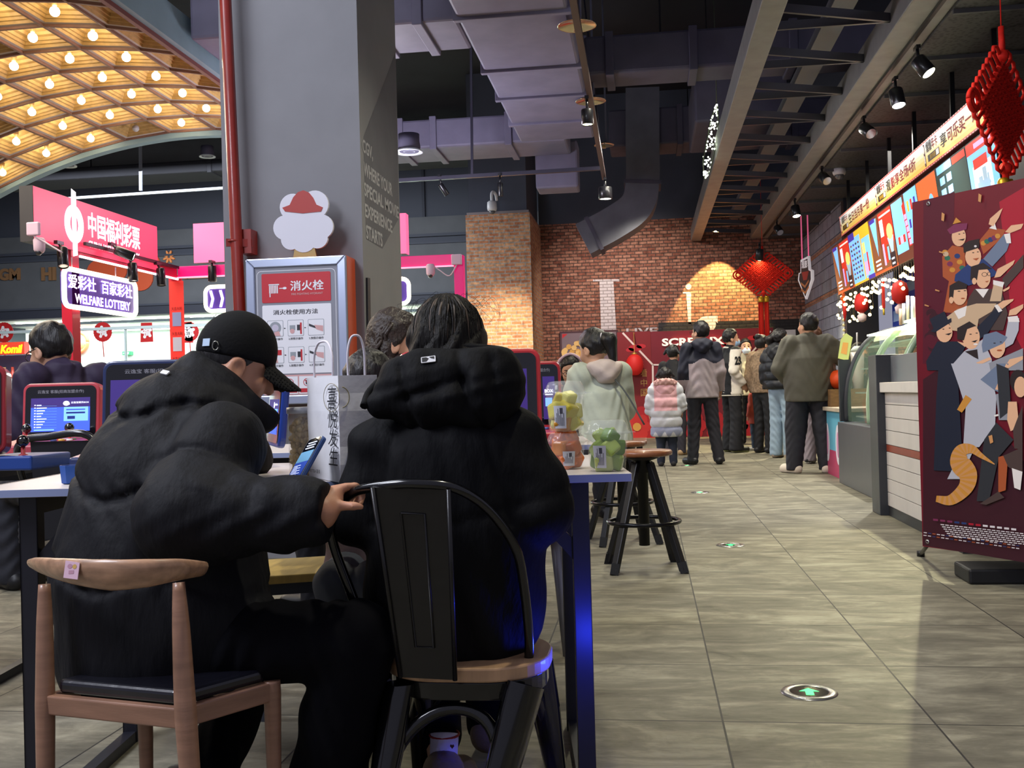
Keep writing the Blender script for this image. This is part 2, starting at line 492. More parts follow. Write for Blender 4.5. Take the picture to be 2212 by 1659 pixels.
def floor_mat():
    m, nt, b = nodes_mat('floor_tile')
    g = nt.nodes.new('ShaderNodeNewGeometry')
    mp = nt.nodes.new('ShaderNodeMapping'); mp.vector_type = 'POINT'
    mp.inputs['Location'].default_value = (-0.1835, -2.919, 0)
    nt.links.new(g.outputs['Position'], mp.inputs[0])
    br = nt.nodes.new('ShaderNodeTexBrick'); br.offset = 0.0; br.inputs['Scale'].default_value = 1
    br.inputs['Brick Width'].default_value = 0.5685; br.inputs['Row Height'].default_value = 0.594
    br.inputs['Mortar Size'].default_value = 0.0030; br.inputs['Mortar Smooth'].default_value = 0.1; br.inputs['Bias'].default_value = 0
    br.inputs['Color1'].default_value = (0.0, 0.0, 0.0, 1); br.inputs['Color2'].default_value = (1, 1, 1, 1); br.inputs['Mortar'].default_value = (0.5, 0.5, 0.5, 1)
    nt.links.new(mp.outputs[0], br.inputs['Vector'])
    # each slab carries its own piece of cloudy, streaky stone
    off = nt.nodes.new('ShaderNodeVectorMath'); off.operation = 'SCALE'; off.inputs['Scale'].default_value = 17.0; nt.links.new(br.outputs[0], off.inputs[0])
    ad = nt.nodes.new('ShaderNodeVectorMath'); ad.operation = 'ADD'; nt.links.new(mp.outputs[0], ad.inputs[0]); nt.links.new(off.outputs[0], ad.inputs[1])
    def noise(scale, sx, sy, detail, dist=0.0):
        q = nt.nodes.new('ShaderNodeMapping'); q.inputs['Scale'].default_value = (sx, sy, 1); nt.links.new(ad.outputs[0], q.inputs[0])
        n = nt.nodes.new('ShaderNodeTexNoise'); n.inputs['Scale'].default_value = scale; n.inputs['Detail'].default_value = detail; n.inputs['Roughness'].default_value = 0.62; n.inputs['Distortion'].default_value = dist
        nt.links.new(q.outputs[0], n.inputs['Vector']); return n
    a = noise(2.6, 1, 2.0, 8, 0.8); c = noise(8, 0.8, 3.2, 6, 0.5); e = noise(45, 1, 3, 3)
    s1 = nt.nodes.new('ShaderNodeMath'); s1.operation = 'MULTIPLY_ADD'; s1.inputs[1].default_value = 0.42; nt.links.new(c.outputs[0], s1.inputs[0]); nt.links.new(a.outputs[0], s1.inputs[2])
    s2 = nt.nodes.new('ShaderNodeMath'); s2.operation = 'MULTIPLY_ADD'; s2.inputs[1].default_value = 0.12; nt.links.new(e.outputs[0], s2.inputs[0]); nt.links.new(s1.outputs[0], s2.inputs[2])
    cr = nt.nodes.new('ShaderNodeValToRGB'); nt.links.new(s2.outputs[0], cr.inputs[0])
    cr.color_ramp.elements[0].position = 0.52; cr.color_ramp.elements[0].color = (*lin('#4f4a3e'), 1)
    cr.color_ramp.elements[1].position = 1.0; cr.color_ramp.elements[1].color = (*lin('#9b9580'), 1)
    k = cr.color_ramp.elements.new(0.76); k.color = (*lin('#6f6a5a'), 1)
    mx = nt.nodes.new('ShaderNodeMix'); mx.data_type = 'RGBA'; mx.inputs[7].default_value = (*lin('#22201c'), 1)
    nt.links.new(br.outputs['Fac'], mx.inputs[0]); nt.links.new(cr.outputs[0], mx.inputs[6]); nt.links.new(mx.outputs[2], b.inputs['Base Color'])
    rr = nt.nodes.new('ShaderNodeMapRange'); rr.inputs[1].default_value = 0.5; rr.inputs[2].default_value = 1.1; rr.inputs[3].default_value = 0.72; rr.inputs[4].default_value = 0.52
    nt.links.new(s2.outputs[0], rr.inputs[0]); nt.links.new(rr.outputs[0], b.inputs['Roughness'])
    bp = nt.nodes.new('ShaderNodeBump'); bp.invert = True; bp.inputs['Strength'].default_value = 0.4; bp.inputs['Distance'].default_value = 0.003
    nt.links.new(br.outputs['Fac'], bp.inputs['Height']); nt.links.new(bp.outputs[0], b.inputs['Normal'])
    return m
CEIL_Z = 6.8
SLATE = mat('#474b58', rough=0.8, var=0.12, vscale=1.5)
DARK = mat('#15151b', rough=0.85, var=0.2, vscale=1.0)
DUCT = mat('#77738a', rough=0.6, var=0.12, vscale=3, bump=0.15, bscale=6)
DUCT_DARK = mat('#4a4759', rough=0.65, var=0.15, vscale=3, bump=0.15, bscale=6)
BLACKM = mat('#101013', rough=0.4, var=0.1, vscale=20)
STEELG = mat('#8f8f8f', rough=0.5, metal=0.35, var=0.1, vscale=6)

struct(MB().box(-18, 7, -3, 31, -0.1, 0).build('floor', floor_mat()))
struct(MB().box(-18, 7, 3, 31, CEIL_Z, CEIL_Z + 0.2).build('ceiling', mat('#22222b', rough=0.9, var=0.3, vscale=0.8)))

# brick wall at the end of the hall, with the painted white letters
wb = MB()
wb.box(-2.05, 3.1, 20.4, 20.7, 0, 4.27, 0)
wb.box(-2.05, 3.1, 20.4, 20.7, 4.27, CEIL_Z, 3)
fb = Fr((0, 20.4, 0), (1, 0, 0), (0, 0, 1))
def on_back(pts, m, mb=wb, th=0.006):
    mb.prism([(lambda q: (q[0], q[2]))(at(x, y, Y=20.4)) for x, y in pts], fb, 0, th, m)
on_back([(1281, 604), (1338, 603), (1338, 608), (1281, 608)], 1)
on_back([(1295, 608), (1325, 608), (1334, 760), (1300, 760)], 1)
on_back([(1475, 631), (1493, 631), (1493, 634), (1475, 634)], 1)
on_back([(1482, 634), (1493, 634), (1493, 700), (1487, 700)], 1)
on_back(circ(1487, 619, 6.5, 16), 1)
on_back([(1422, 697), (1600, 693), (1735, 688), (1735, 728), (1422, 732)], 2)
g1 = at(1502, 735, Y=20.4); g2 = at(1550, 682, Y=20.4)
wb.text('g', fb, g1[0], g2[0], g1[2] - 0.12, g2[2], 1, d=0.009, bold=0.06)
l1 = at(1353, 724, Y=20.4); l2 = at(1420, 708, Y=20.4)
wb.text('LIVE', fb, l1[0], l2[0], l1[2], l2[2] + 0.01, 1, d=0.009, bold=0.02)
struct(wb.build('wall_back', [BRICK_RED, BRICK_WHITE, BRICK_BLACK, SLATE]))

# brick pillar in front of it
bc = MB(); bc.box(-3.2, -2.02, 18.5, 20.45, 0, 4.2, 0); bc.box(-3.14, -2.08, 18.56, 20.45, 4.2, CEIL_Z, 1); bc.box(-3.18, -2.04, 18.52, 20.45, 4.2, 4.25, 2)
struct(bc.build('pillar_brick', [BRICK_TAN, SLATE, mat('#8b8486', rough=0.8)]))

# grey block wall on the right
wr = MB(); wr.box(3.07, 3.5, 16.4, 20.5, 0, 3.77, 0)
wr.box(3.062, 3.1, 16.39, 20.41, 3.21, 3.285, 1); wr.box(3.062, 3.1, 16.39, 20.41, 2.40, 2.475, 1)
wr.box(3.05, 3.52, 16.2, 16.4, 0, 3.77, 2)
struct(wr.build('wall_right', [BLOCK, BRICK_BAND, mat('#23242c', rough=0.5)]))

# shop fronts across the mall
wl = MB()
wl.box(-18, -1.9, 25, 25.3, 3.2, CEIL_Z, 0)
wl.box(-18, -1.9, 24.9, 25.0, 3.2, 3.42, 1); wl.box(-18, -1.9, 24.86, 25.0, 3.42, 3.47, 0)
wl.box(-18, -1.9, 24.9, 25.0, 4.68, 4.73, 0); wl.box(-18, -1.9, 24.9, 25.0, 4.86, 4.93, 0)
wl.box(-18, -1.9, 24.95, 25.0, 3.47, 4.68, 2); wl.box(-18, -1.9, 24.93, 25.0, 4.93, 5.35, 2)
for x in (-10.55, -5.4, -3.4): wl.box(x, x + 0.07, 24.93, 25.0, 5.35, CEIL_Z, 1)
wl.box(-2.0, -1.9, 20.5, 25, 0, CEIL_Z, 1)
wl.box(-18.2, -18, 4, 31, 0, CEIL_Z, 1)
struct(wl.build('wall_left', [mat('#3c404b', rough=0.7), mat('#2f323d', rough=0.7), mat('#54565a', rough=0.75, var=0.1, vscale=2)]))
# inside of the bright shop
wi = MB()
wi.box(-18, -1.9, 29.5, 29.7, 0, 3.3, 0); wi.box(-18, -1.9, 25.3, 29.7, 3.2, 3.35, 0)
struct(wi.build('wall_shop', [mat('#e3ece9', rough=0.7)]))
for k in range(7): struct(MB().box(-17.89 + 2.28 * k, -17.89 + 2.28 * k + 2.24, 25.08, 25.10, 0.05, 2.85).build('window_%d' % (k + 1), mat('#f4fffb', rough=0.02, trans=1.0, ior=1.1)))
hd = MB(); hd.box(-18, -1.9, 25.02, 25.16, 2.85, 2.92, 0)
for k in range(8): hd.box(-17.93 + 2.28 * k, -17.89 + 2.28 * k, 25.05, 25.13, 0, 2.85, 0)
struct(hd.build('trim_shop_front', mat('#c9d6d6', rough=0.4)))

# ------------------------------------------------------------------ the grey pillar
PX0, PX1, PY0, PY1 = -2.455, -1.613, 5.8, 6.74
PGREY = mat('#7e7e82', rough=0.75, var=0.06, vscale=3, bump=0.05, bscale=30)
pl = MB(); pl.box(PX0, PX1, PY0, PY1, 0, CEIL_Z, 0)
fpr = Fr((PX1, 0, 0), (0, 1, 0), (0, 0, 1))
def q_pr(x, y):
    p = at(x, y, X=PX1); return (p[1], p[2])
pl.flat(fpr, [q_pr(854, 112), q_pr(785, 296), q_pr(791, 516), q_pr(826, 537), q_pr(862, 470)], 1, 0.001)
for s, (xa, ya), (xb, yb), (xc, yc) in (('CGV,', (782.6, 332), (782.6, 299), (805, 352)), ('WHERE YOUR', (785, 378), (783.5, 347), (847, 424)),
        ('SPECIAL MOVIE', (786, 422), (785, 392), (861, 470)), ('EXPERIENCE', (788, 468), (787, 438), (847, 504)), ('STARTS', (790.5, 515), (789, 484), (826, 533))):
    a = q_pr(xa, ya); b = q_pr(xb, yb); c = q_pr(xc, yc)
    pl.text(s, fpr, a[0], c[0], a[1], b[1], 2, d=0.002, bold=0.025)
pl.prism([q_pr(790, 600), q_pr(795.5, 601), q_pr(800, 900), q_pr(794, 900)], fpr, 0, 0.012, 3)
struct(pl.build('pillar_grey', [PGREY, mat('#5b5b62', rough=0.75, var=0.08, vscale=6), mat('#a6a6aa', rough=0.7), mat('#1a1a1d', rough=0.5)]))

t = thing('standpipe', 'dark red fire pipe running up the left edge of the grey pillar', 'pipe', (-2.40, 5.68, 0))
pts = [at(487, 0, Y=5.68), at(520, 720, Y=5.68)]
d = pts[1] - pts[0]
RED_PIPE = mat('#8a2a22', rough=0.35, coat=0.3, var=0.1, vscale=10)
MB().tube([pts[0] - d * 1.2, pts[0], pts[1], pts[1] + d * 0.2], 0.034, 16).build('pipe', RED_PIPE, t)
bk = MB(); p = at(510, 522, Y=5.7)
bk.box(p[0] + 0.02, p[0] + 0.09, 5.7, 5.799, p[2] - 0.07, p[2] + 0.07)
bk.bar((p[0] - 0.045, 5.66, p[2] - 0.01), (p[0] + 0.09, 5.72, p[2] - 0.01), 0.02, 0.045)
bk.tube([(p[0] + 0.036 * math.cos(a) - 0.001, 5.68 + 0.036 * math.sin(a), p[2]) for a in np.linspace(0, 6.28, 17)], 0.006, 6)
bk.build('bracket', RED_PIPE, t)

# ------------------------------------------------------------------ ceiling: vault of lit wooden coffers
VX0, VX1, VY0, VY1 = -9.2, -4.1, 3.2, 12.0
def vz(x): return 4.27 - 0.085 * (x + 5.4) ** 2
va = MB(); bulbs = []
b1_ = at(392, 276, Z=4.21); CW, CL = 0.58, 0.60
VY1 = b1_[1] + CL / 2
def vp(x, y, dep=0.0): return (x, y, vz(x) + dep)
for i in range(-10, 8):
    for j in range(-16, 1):
        cx = b1_[0] + i * CW; cy = b1_[1] + j * CL
        if cx < VX0 or cx - CW / 2 > VX1 - 0.05 or cy < VY0: continue
        w_ = min(CW / 2, VX1 - 0.02 - cx) if cx + CW / 2 > VX1 - 0.02 else CW / 2
        if w_ < 0.12: continue
        cor = [(w_, CL / 2), (-CW / 2, CL / 2), (-CW / 2, -CL / 2), (w_, -CL / 2)]
        rings = []
        for sc, dep in ((1.0, -0.025), (0.955, -0.025), (0.95, 0.0), (0.83, 0.0), (0.81, 0.025), (0.75, 0.028), (0.73, 0.05), (0.67, 0.053), (0.64, 0.08), (0.52, 0.085), (0.47, 0.11)):
            rings.append([vp(cx + a * sc, cy + b * sc, dep) for a, b in cor])
        base = len(va.v); va.v.extend([p for r in rings for p in r])
        mm = (0, 0, 1, 2, 2, 2, 2, 2, 2, 2)
        for r in range(len(rings) - 1):
            for q in range(4):
                va.f.append((base + r * 4 + q, base + r * 4 + (q + 1) % 4, base + (r + 1) * 4 + (q + 1) % 4, base + (r + 1) * 4 + q)); va.m.append(mm[r]); va.s.append(False)
        r = len(rings) - 1
        va.f.append(tuple(base + r * 4 + q for q in range(4))); va.m.append(2); va.s.append(False)
        if w_ > 0.2: bulbs.append((cx, cy, vz(cx) + 0.02))
tv = thing('coffered_ceiling', 'arched hanging ceiling of stepped wooden coffers lit by round bulbs', 'ceiling', (-6.5, 7.6, 4.1))
va.build('coffers', [mat('#8a6250', rough=0.55, var=0.15, vscale=10), mat('#d8cdc4', rough=0.6), mat('#c9a468', rough=0.5, var=0.15, vscale=14)], tv)
BLUEW = mat('#8fa9b4', rough=0.6, var=0.06, vscale=4)
tr = MB()
xs = np.linspace(VX0, VX1, 40)
for y0, y1, z0, z1 in ((VY1, VY1 + 0.12, -0.09, 0.05),):
    for k in range(len(xs) - 1):
        a, b = xs[k], xs[k + 1]
        v8 = [(a, y0, vz(a) + z0), (a, y0, vz(a) + z1), (a, y1, vz(a) + z0), (a, y1, vz(a) + z1), (b, y0, vz(b) + z0), (b, y0, vz(b) + z1), (b, y1, vz(b) + z0), (b, y1, vz(b) + z1)]
        tr.add(v8, [(0, 1, 3, 2), (4, 6, 7, 5), (0, 4, 5, 1), (2, 3, 7, 6), (0, 2, 6, 4), (1, 5, 7, 3)], 0)
tr.box(VX1, VX1 + 0.06, VY0, VY1 + 0.12, vz(VX1) - 0.02, vz(VX1) + 0.30, 0)
tr.build('edge_band', BLUEW, tv)
MB().box(VX1 - 0.04, VX1 + 0.003, VY0, VY1, vz(VX1) - 0.06, vz(VX1) - 0.0).build('red_edge', mat('#7c3a32', rough=0.5), tv)
BULB = glow('#fff0cc', 34.0); BULB_OFF = mat('#c9c2c4', rough=0.3)
first = None; vis = 0
for k, (x, y, z) in enumerate(sorted(bulbs, key=lambda b: (-b[1], b[0]))):
    px, py = proj((x, y, z))
    if not (-20 < px < 480 and -30 < py < 420): continue
    off = abs(px - 291) < 30 and abs(py - 279) < 16
    mb = MB(); mb.ball((x, y, z - 0.02), 0.042, 14); 
    o = mb.build('light_bulb', BULB_OFF if off else BULB, org=(x, y, z))
    MB().lathe([(0.02, 0.03), (0.02, 0.06), (0.028, 0.062), (0.028, 0.11)], o=(x, y, z), n=10).build('socket', mat('#b08a50', rough=0.4), o)
    tag(o, 'round bulb left unlit in its coffer near the arch edge' if off else 'round glowing bulb in a wooden coffer of the arched ceiling', 'bulb', 'bulbs in the arched coffered ceiling')

# ------------------------------------------------------------------ ceiling: ducts
def duct(name, label, x0, x1, y0, y1, z0, z1, rings=(), axis='y', m=DUCT, bev=0.03):
    o = thing(name, label, 'duct', ((x0 + x1) / 2, (y0 + y1) / 2, z0))
    MB().box(x0, x1, y0, y1, z0, z1).build('duct_body', m, o, bevel=bev)
    for r in rings:
        q = MB(); e = 0.03
        if axis == 'y': q.box(x0 - e, x1 + e, r, r + 0.07, z0 - e, z1 + e)
        else: q.box(r, r + 0.09, y0 - e, y1 + e, z0 - e, z1 + e)
        q.build('flange', m, o, bevel=0.008)
    for k in (0.2, 0.8):
        hx, hy = (x0 + (x1 - x0) * k, (y0 + y1) / 2) if axis == 'x' else ((x0 + x1) / 2, y0 + (y1 - y0) * k)
        MB().bar((hx, hy, z1), (hx, hy, CEIL_Z), 0.02, 0.02).build('hanger_rod', DARK, o)
    return o
duct('air_duct', 'wide pale grey air duct with ribbed joints running away overhead', -1.55, -0.58, 4.5, 13.3, 4.2, 4.8, (5.6, 6.7, 7.75, 8.75, 10.25, 11.25, 12.35), 'y')
duct('air_duct', 'grey side duct leaving the wide ribbed duct towards the grey pillar', -4.0, -1.55, 8.8, 9.6, 4.2, 4.85, (-3.0, -2.35, -1.95), 'x')
duct('air_duct', 'dark grey cross duct between the ribbed duct and the slatted ceiling frame', -0.58, 3.6, 11.2, 11.75, 4.38, 4.8, (-0.35, 0.55, 1.6), 'x', DUCT_DARK)
duct('air_duct', 'grey cross duct behind the hanging rod at the far end of the ribbed duct', -4.5, -0.95, 13.3, 14.15, 4.2, 4.58, (-3.2, -2.75, -1.75), 'x')
duct('air_duct', 'short grey duct dropping from the end of the ribbed duct', -1.45, -0.86, 14.15, 14.6, 3.75, 4.4, (), 'x')
duct('air_duct', 'dark boxy duct with a grille beside the slatted ceiling frame', 0.72, 1.9, 13.6, 15.4, 4.4, 5.1, (), 'x', DUCT_DARK)
duct('air_duct', 'dark broad duct under the roof behind the slatted ceiling frame', -0.5, 6, 16.8, 17.6, 4.9, 5.5, (0.6, 2.4), 'x', DUCT_DARK)
duct('air_duct', 'grey roof duct high above the shop fronts', -14, -3.4, 20.5, 21.5, 5.75, 6.0, (-9, -6), 'x', DARK)
# elbow duct
el = thing('air_duct', 'dark elbow duct bending down and left in front of the brick wall', 'duct', at(1388, 400, Y=17))
path = spline([at(x, y, Y=17) for x, y in ((1388, 200), (1388, 310), (1388, 400), (1375, 450), (1330, 485), (1262, 522))], 6)
eb = MB(); hw = 0.27; prev = None
for i, p in enumerate(path):
    tdir = unit(path[min(i + 1, len(path) - 1)] - path[max(i - 1, 0)]); nrm = V(-tdir[2], 0, tdir[0]) 
    eb.v.extend([tuple(p + nrm * s * hw + V(0, yy, 0)) for s, yy in ((-1, -0.3), (1, -0.3), (1, 0.3), (-1, 0.3))])
for i in range(len(path) - 1):
    for q in range(4):
        eb.f.append((i * 4 + q, i * 4 + (q + 1) % 4, i * 4 + 4 + (q + 1) % 4, i * 4 + 4 + q)); eb.m.append(0); eb.s.append(False)
L = len(path) - 1
eb.f.append((0, 1, 2, 3)); eb.m.append(0); eb.s.append(False)
eb.f.append((L * 4 + 3, L * 4 + 2, L * 4 + 1, L * 4)); eb.m.append(0); eb.s.append(False)
eb.build('duct_body', mat('#62626f', rough=0.6, var=0.15, vscale=3, bump=0.15, bscale=6), el)
for i in (12, L - 2):
    p = path[i]; tdir = unit(path[i] - path[i - 1]); nrm = V(-tdir[2], 0, tdir[0])
    q = MB(); q.bar(p - tdir * 0.03, p + tdir * 0.03, 0.64, 0.60, up=(tdir[2], 0, -tdir[0])); q.build('flange', DUCT_DARK, el)
# round air outlet by the pillar
p = at(884, 328, Y=11.5)
ro = thing('air_outlet', 'round ceiling air outlet with a pale ring beside the grey pillar', 'vent', p)
MB().lathe([(0.11, 0.0), (0.13, 0.05), (0.12, 0.12), (0.12, 0.2)], o=p, n=28).build('collar', DUCT_DARK, ro)
MB().lathe([(0.105, 0.01), (0.155, -0.012), (0.155, 0.004), (0.115, 0.03)], o=p, n=28, cap=False).build('ring', mat('#c9cdd2', rough=0.4), ro)
MB().lathe([(0.09, 0.01), (0.06, -0.004), (0.055, 0.02), (0.03, 0.0), (0.02, 0.015)], o=p, n=24).build('blades', mat('#7d7f88', rough=0.4), ro)
p = at(448, 338, Y=19)
ro2 = dup(ro, p, 'round pale ceiling disc under the roof left of the grey pillar')
p = at(145, 358, Y=16)
dup(ro, p, 'round ceiling air outlet below the arched wooden ceiling')

# ceiling over the counter: black mesh panels on cross bars
m, nt, b = nodes_mat('ceiling_mesh')
g = nt.nodes.new('ShaderNodeNewGeometry'); vo = nt.nodes.new('ShaderNodeTexVoronoi'); vo.inputs['Scale'].default_value = 24
nt.links.new(g.outputs['Position'], vo.inputs['Vector'])
cr = nt.nodes.new('ShaderNodeValToRGB'); cr.color_ramp.elements[0].position = 0.25; cr.color_ramp.elements[0].color = (0.012, 0.012, 0.014, 1); cr.color_ramp.elements[1].position = 0.5; cr.color_ramp.elements[1].color = (0.05, 0.05, 0.056, 1)
nt.links.new(vo.outputs['Distance'], cr.inputs[0]); nt.links.new(cr.outputs[0], b.inputs['Base Color']); b.inputs['Roughness'].default_value = 0.6
so = MB(); so.box(2.4, 6.6, 3, 20.3, 3.77, 3.9, 0)
for k in range(15): so.box(2.4, 6.6, 3.6 + 1.15 * k, 3.63 + 1.15 * k, 3.735, 3.77, 1)
struct(so.build('ceiling_mesh_panels', [m, mat('#4b4b50', rough=0.5)]))

# slatted frame hung beside it
tl = thing('ceiling_frame', 'long hanging grey metal ceiling frame with dark zigzag slats', 'ceiling frame', (1.6, 12, 3.8))
for x0, x1 in ((0.93, 1.125), (2.06, 2.47)):
    MB().box(x0, x1, 3.5, 20.35, 3.8, 4.05).build('rail', STEELG, tl, bevel=0.008)
SLATM = mat('#4c4c54', rough=0.35, metal=0.3)
yy = 5.2; k = 0
while yy < 20:
    dy = 0.0 if k % 2 else 0.42
    q = MB(); q.bar((1.12, yy, 3.92), (2.07, yy + dy, 3.92), 0.03, 0.07); q.build('slat', SLATM, tl)
    k += 1; yy += 0.42 if k % 2 else 0.62
MB().bar((1.75, 4, 4.2), (1.75, 20, 4.2), 0.2, 0.1).build('inner_rail', mat('#6a6a74', rough=0.5), tl)

# ------------------------------------------------------------------ ceiling: lighting tracks and their spots
TRK = mat('#3a3846', rough=0.4, metal=0.3)
tk = thing('lighting_track', 'dark lighting track hung on a rod under the air ducts', 'lighting track', (-0.5, 12.6, 3.6))
MB().bar(at(1228, -60, Z=3.6), at(1305, 385, Z=3.6), 0.05, 0.045).build('rail', mat('#5a4a48', rough=0.4, metal=0.3), tk)
MB().bar(at(780, 395, Y=12.7), at(1304, 363, Y=12.7), 0.05, 0.045).build('rail', TRK, tk)
MB().bar(at(1017, 40, Y=12.7), at(1020, 380, Y=12.7), 0.03, 0.03).build('rod', TRK, tk)
MB().tube([at(1262, 0, Y=12.9), at(1304, 372, Y=12.9)], 0.012, 6).build('rod', TRK, tk)
tk2 = thing('lighting_track', 'black lighting track fixed under the right rail of the ceiling frame', 'lighting track', (2.28, 12, 3.79))
MB().box(2.265, 2.295, 4.2, 20, 3.77, 3.8).build('rail', BLACKM, tk2)
tk3 = thing('lighting_track', 'thin pale conduit bar hung across the mall below the roof', 'lighting track', at(300, 412, Y=20))
MB().bar(at(100, 432, Y=20), at(520, 404, Y=20), 0.06, 0.05).build('rail', mat('#9a9da6', rough=0.4, metal=0.3), tk3)
MB().bar(at(303, 300, Y=20), at(304, 412, Y=20), 0.05, 0.05).build('rod', mat('#7a7d88', rough=0.4), tk3)
CAN = mat('#17171c', rough=0.3, coat=0.2)
def spot(label, top, tip, r, lit=False, col='#fff6d0', s=30, cat='spotlight', length=None, m=CAN, drop=None, group=None):
    """a tubular track spot: top = where it hangs, tip = the mouth of the can"""
    top = np.array(top, float); tip = np.array(tip, float); d = unit(tip - top)
    o = thing('spotlight', label, cat, top, group)
    Ln = length or np.linalg.norm(tip - top) * 0.8
    a = tip - d * Ln
    MB().lathe([(r * 0.92, 0), (r, 0.01), (r, Ln - 0.003), (r * 0.93, Ln), (r * 0.86, Ln - 0.012)], o=a, axis=d, n=20, cap=True).build('can', m, o)
    MB().lathe([(r * 0.84, 0), (r * 0.84, 0.004)], o=tip - d * 0.012, axis=d, n=20).build('lens', glow(col, s) if lit else mat('#b9b9bf', rough=0.15, metal=0.6), o)
    u = V(*(drop if drop is not None else (0, 0, 0.09)))
    jb = MB(); jb.tube([a + u + V(0, 0, 0.0), a + d * Ln * 0.15], max(0.012, r * 0.22), 8)
    jb.bar(a + u - V(0, 0.05, 0), a + u + V(0, 0.05, 0), 0.035, 0.03)
    jb.build('bracket', m, o)
    return o
def zspot(px, py, Z, dx, dy, r, Ln, label, lit=False, col='#fff6d0', s=30, aim=(0.2, -0.6, -1), X=None, Y=None):
    p = at(px, py, Z=Z) if X is None and Y is None else at(px, py, X=X, Y=Y)
    d = unit(aim)
    return p, spot(label, p, p + d * (Ln * 1.25), r, lit, col, s, length=Ln, drop=(0, 0, 0.1))
R1, R2 = 2.28, 3.62
lit_spots = []
for px, py, lab, lit, col, aim in ((1975, 122, 'lit spotlight nearest above the counter, tilted right', True, '#fff9c8', (0.45, -0.35, -0.8)), (1932, 186, 'lit white spotlight, second from the front over the counter', True, '#f4f6ff', (0.1, -0.3, -1)),
        (1862, 272, 'unlit dark spotlight just beyond the two lit ones over the counter', False, '', (0.35, -0.9, -0.75)), (1772, 376, 'unlit dark spotlight beside the white dome camera', False, '', (0.35, -0.9, -0.75)),
        (1716, 440, 'lit spotlight beyond the white dome camera', True, '#fff3b8', (0.1, -0.3, -1)), (1676, 488, 'small unlit spotlight far along the counter track', False, '', (0.3, -0.8, -0.8))):
    p, o = zspot(px, py, 3.66, 0, 0, 0.065, 0.17, lab, lit, col or '#ffffff', 55, aim)
    if lit: lit_spots.append((p, aim))
p, o = zspot(1641, 532, 3.6, 0, 0, 0.07, 0.2, 'lit spotlight above the red knot by the brick wall', True, '#fff0a0', 60, (-0.05, 0.05, -1), Y=18.2)
p, o = zspot(1268, 228, 3.5, 0, 0, 0.055, 0.14, 'lit black spotlight on the track under the round reflector disc', True, '#fbf6b0', 45, (0, 0, -1))
p, o = zspot(1307, 398, 3.49, 0, 0, 0.085, 0.15, 'fat black drum spotlight at the corner of the track', True, '#f6f4ee', 8, (0, 0, -1))
p, o = zspot(947, 392, 3.5, 0, 0, 0.035, 0.16, 'slim spotlight tilted on the track in front of the brick pillar', False, aim=(0.45, 0.2, -0.75), Y=12.7)
p, o = zspot(1080, 388, 3.5, 0, 0, 0.035, 0.17, 'slim spotlight hanging straight down above the white globe camera', False, aim=(0, 0, -1), Y=12.7)
# reflector discs of the sprinklers
for px, py, Y, r, lab in ((1246, 55, 9.0, 0.172, 'shiny round sprinkler disc nearest under the ducts'), (1276, 218, 11.5, 0.172, 'shiny round sprinkler disc above the lit black spotlight'), (1305, 313, 15.2, 0.15, 'copper coloured sprinkler disc farthest under the ducts')):
    p = at(px, py, Y=Y)
    o = thing('sprinkler', lab, 'sprinkler', p, 'sprinklers under the ducts')
    MB().lathe([(0.012, 0.035), (r * 0.4, 0.03), (r * 0.95, 0.0), (r, -0.006), (r * 0.95, -0.004), (r * 0.4, 0.018), (0.012, 0.02)], o=p, n=32).build('disc', mat('#d8c9a8', rough=0.12, metal=0.9), o)
    MB().tube([p + V(0.0, 0, 0.02), p + V(0.03, 0, 0.08), p + V(0.03, 0, CEIL_Z - p[2])], 0.014, 8).build('drop_pipe', mat('#6b6a7a', rough=0.4), o)
    MB().lathe([(0.02, -0.01), (0.012, -0.04), (0.03, -0.045), (0.03, -0.05)], o=p, n=12).build('head', mat('#c9b48a', rough=0.3, metal=0.8), o)

# cameras
def dome_cam(p, r, lab):
    o = thing('dome_camera', lab, 'security camera', p)
    MB().lathe([(r * 1.0, 0.06 * r / 0.06), (r, 0.02 * r / 0.06), (r * 0.85, 0.0)], o=p, n=24).build('housing', mat('#d9d4dc', rough=0.35), o)
    MB().lathe([(r * 0.72, 0.0), (r * 0.66, -0.3 * r), (r * 0.4, -0.6 * r), (0.002, -0.7 * r)], o=p, n=24).build('dome', mat('#5f6068', rough=0.08, coat=1), o)
    return o
dome_cam(at(1813, 378, Z=3.69), 0.085, 'white dome camera under the mesh ceiling beside the counter track')
dome_cam(at(1680, 528, Z=3.70), 0.10, 'white dome camera under the mesh ceiling near the brick wall')
p = at(1063, 450, Y=18.3)
o = thing('globe_camera', 'white globe camera hanging on the brick pillar top', 'security camera', p)
MB().lathe([(0.06, 0.13), (0.085, 0.11), (0.09, 0.0), (0.08, -0.04), (0.06, -0.05)], o=p, n=24).build('housing', mat('#d5d5d8', rough=0.4), o)
MB().lathe([(0.058, -0.05), (0.05, -0.085), (0.02, -0.105), (0.002, -0.108)], o=p, n=24).build('dome', mat('#4f5258', rough=0.08, coat=1), o)
MB().tube(spline([p + V(0, 0, 0.12), p + V(0, 0, 0.26), p + V(0.03, 0.03, 0.30), p + V(0.06, 0.1, 0.26), p + V(0.06, 0.2, 0.18)], 5), 0.028, 12).build('arm', mat('#cfcfd4', rough=0.4), o)

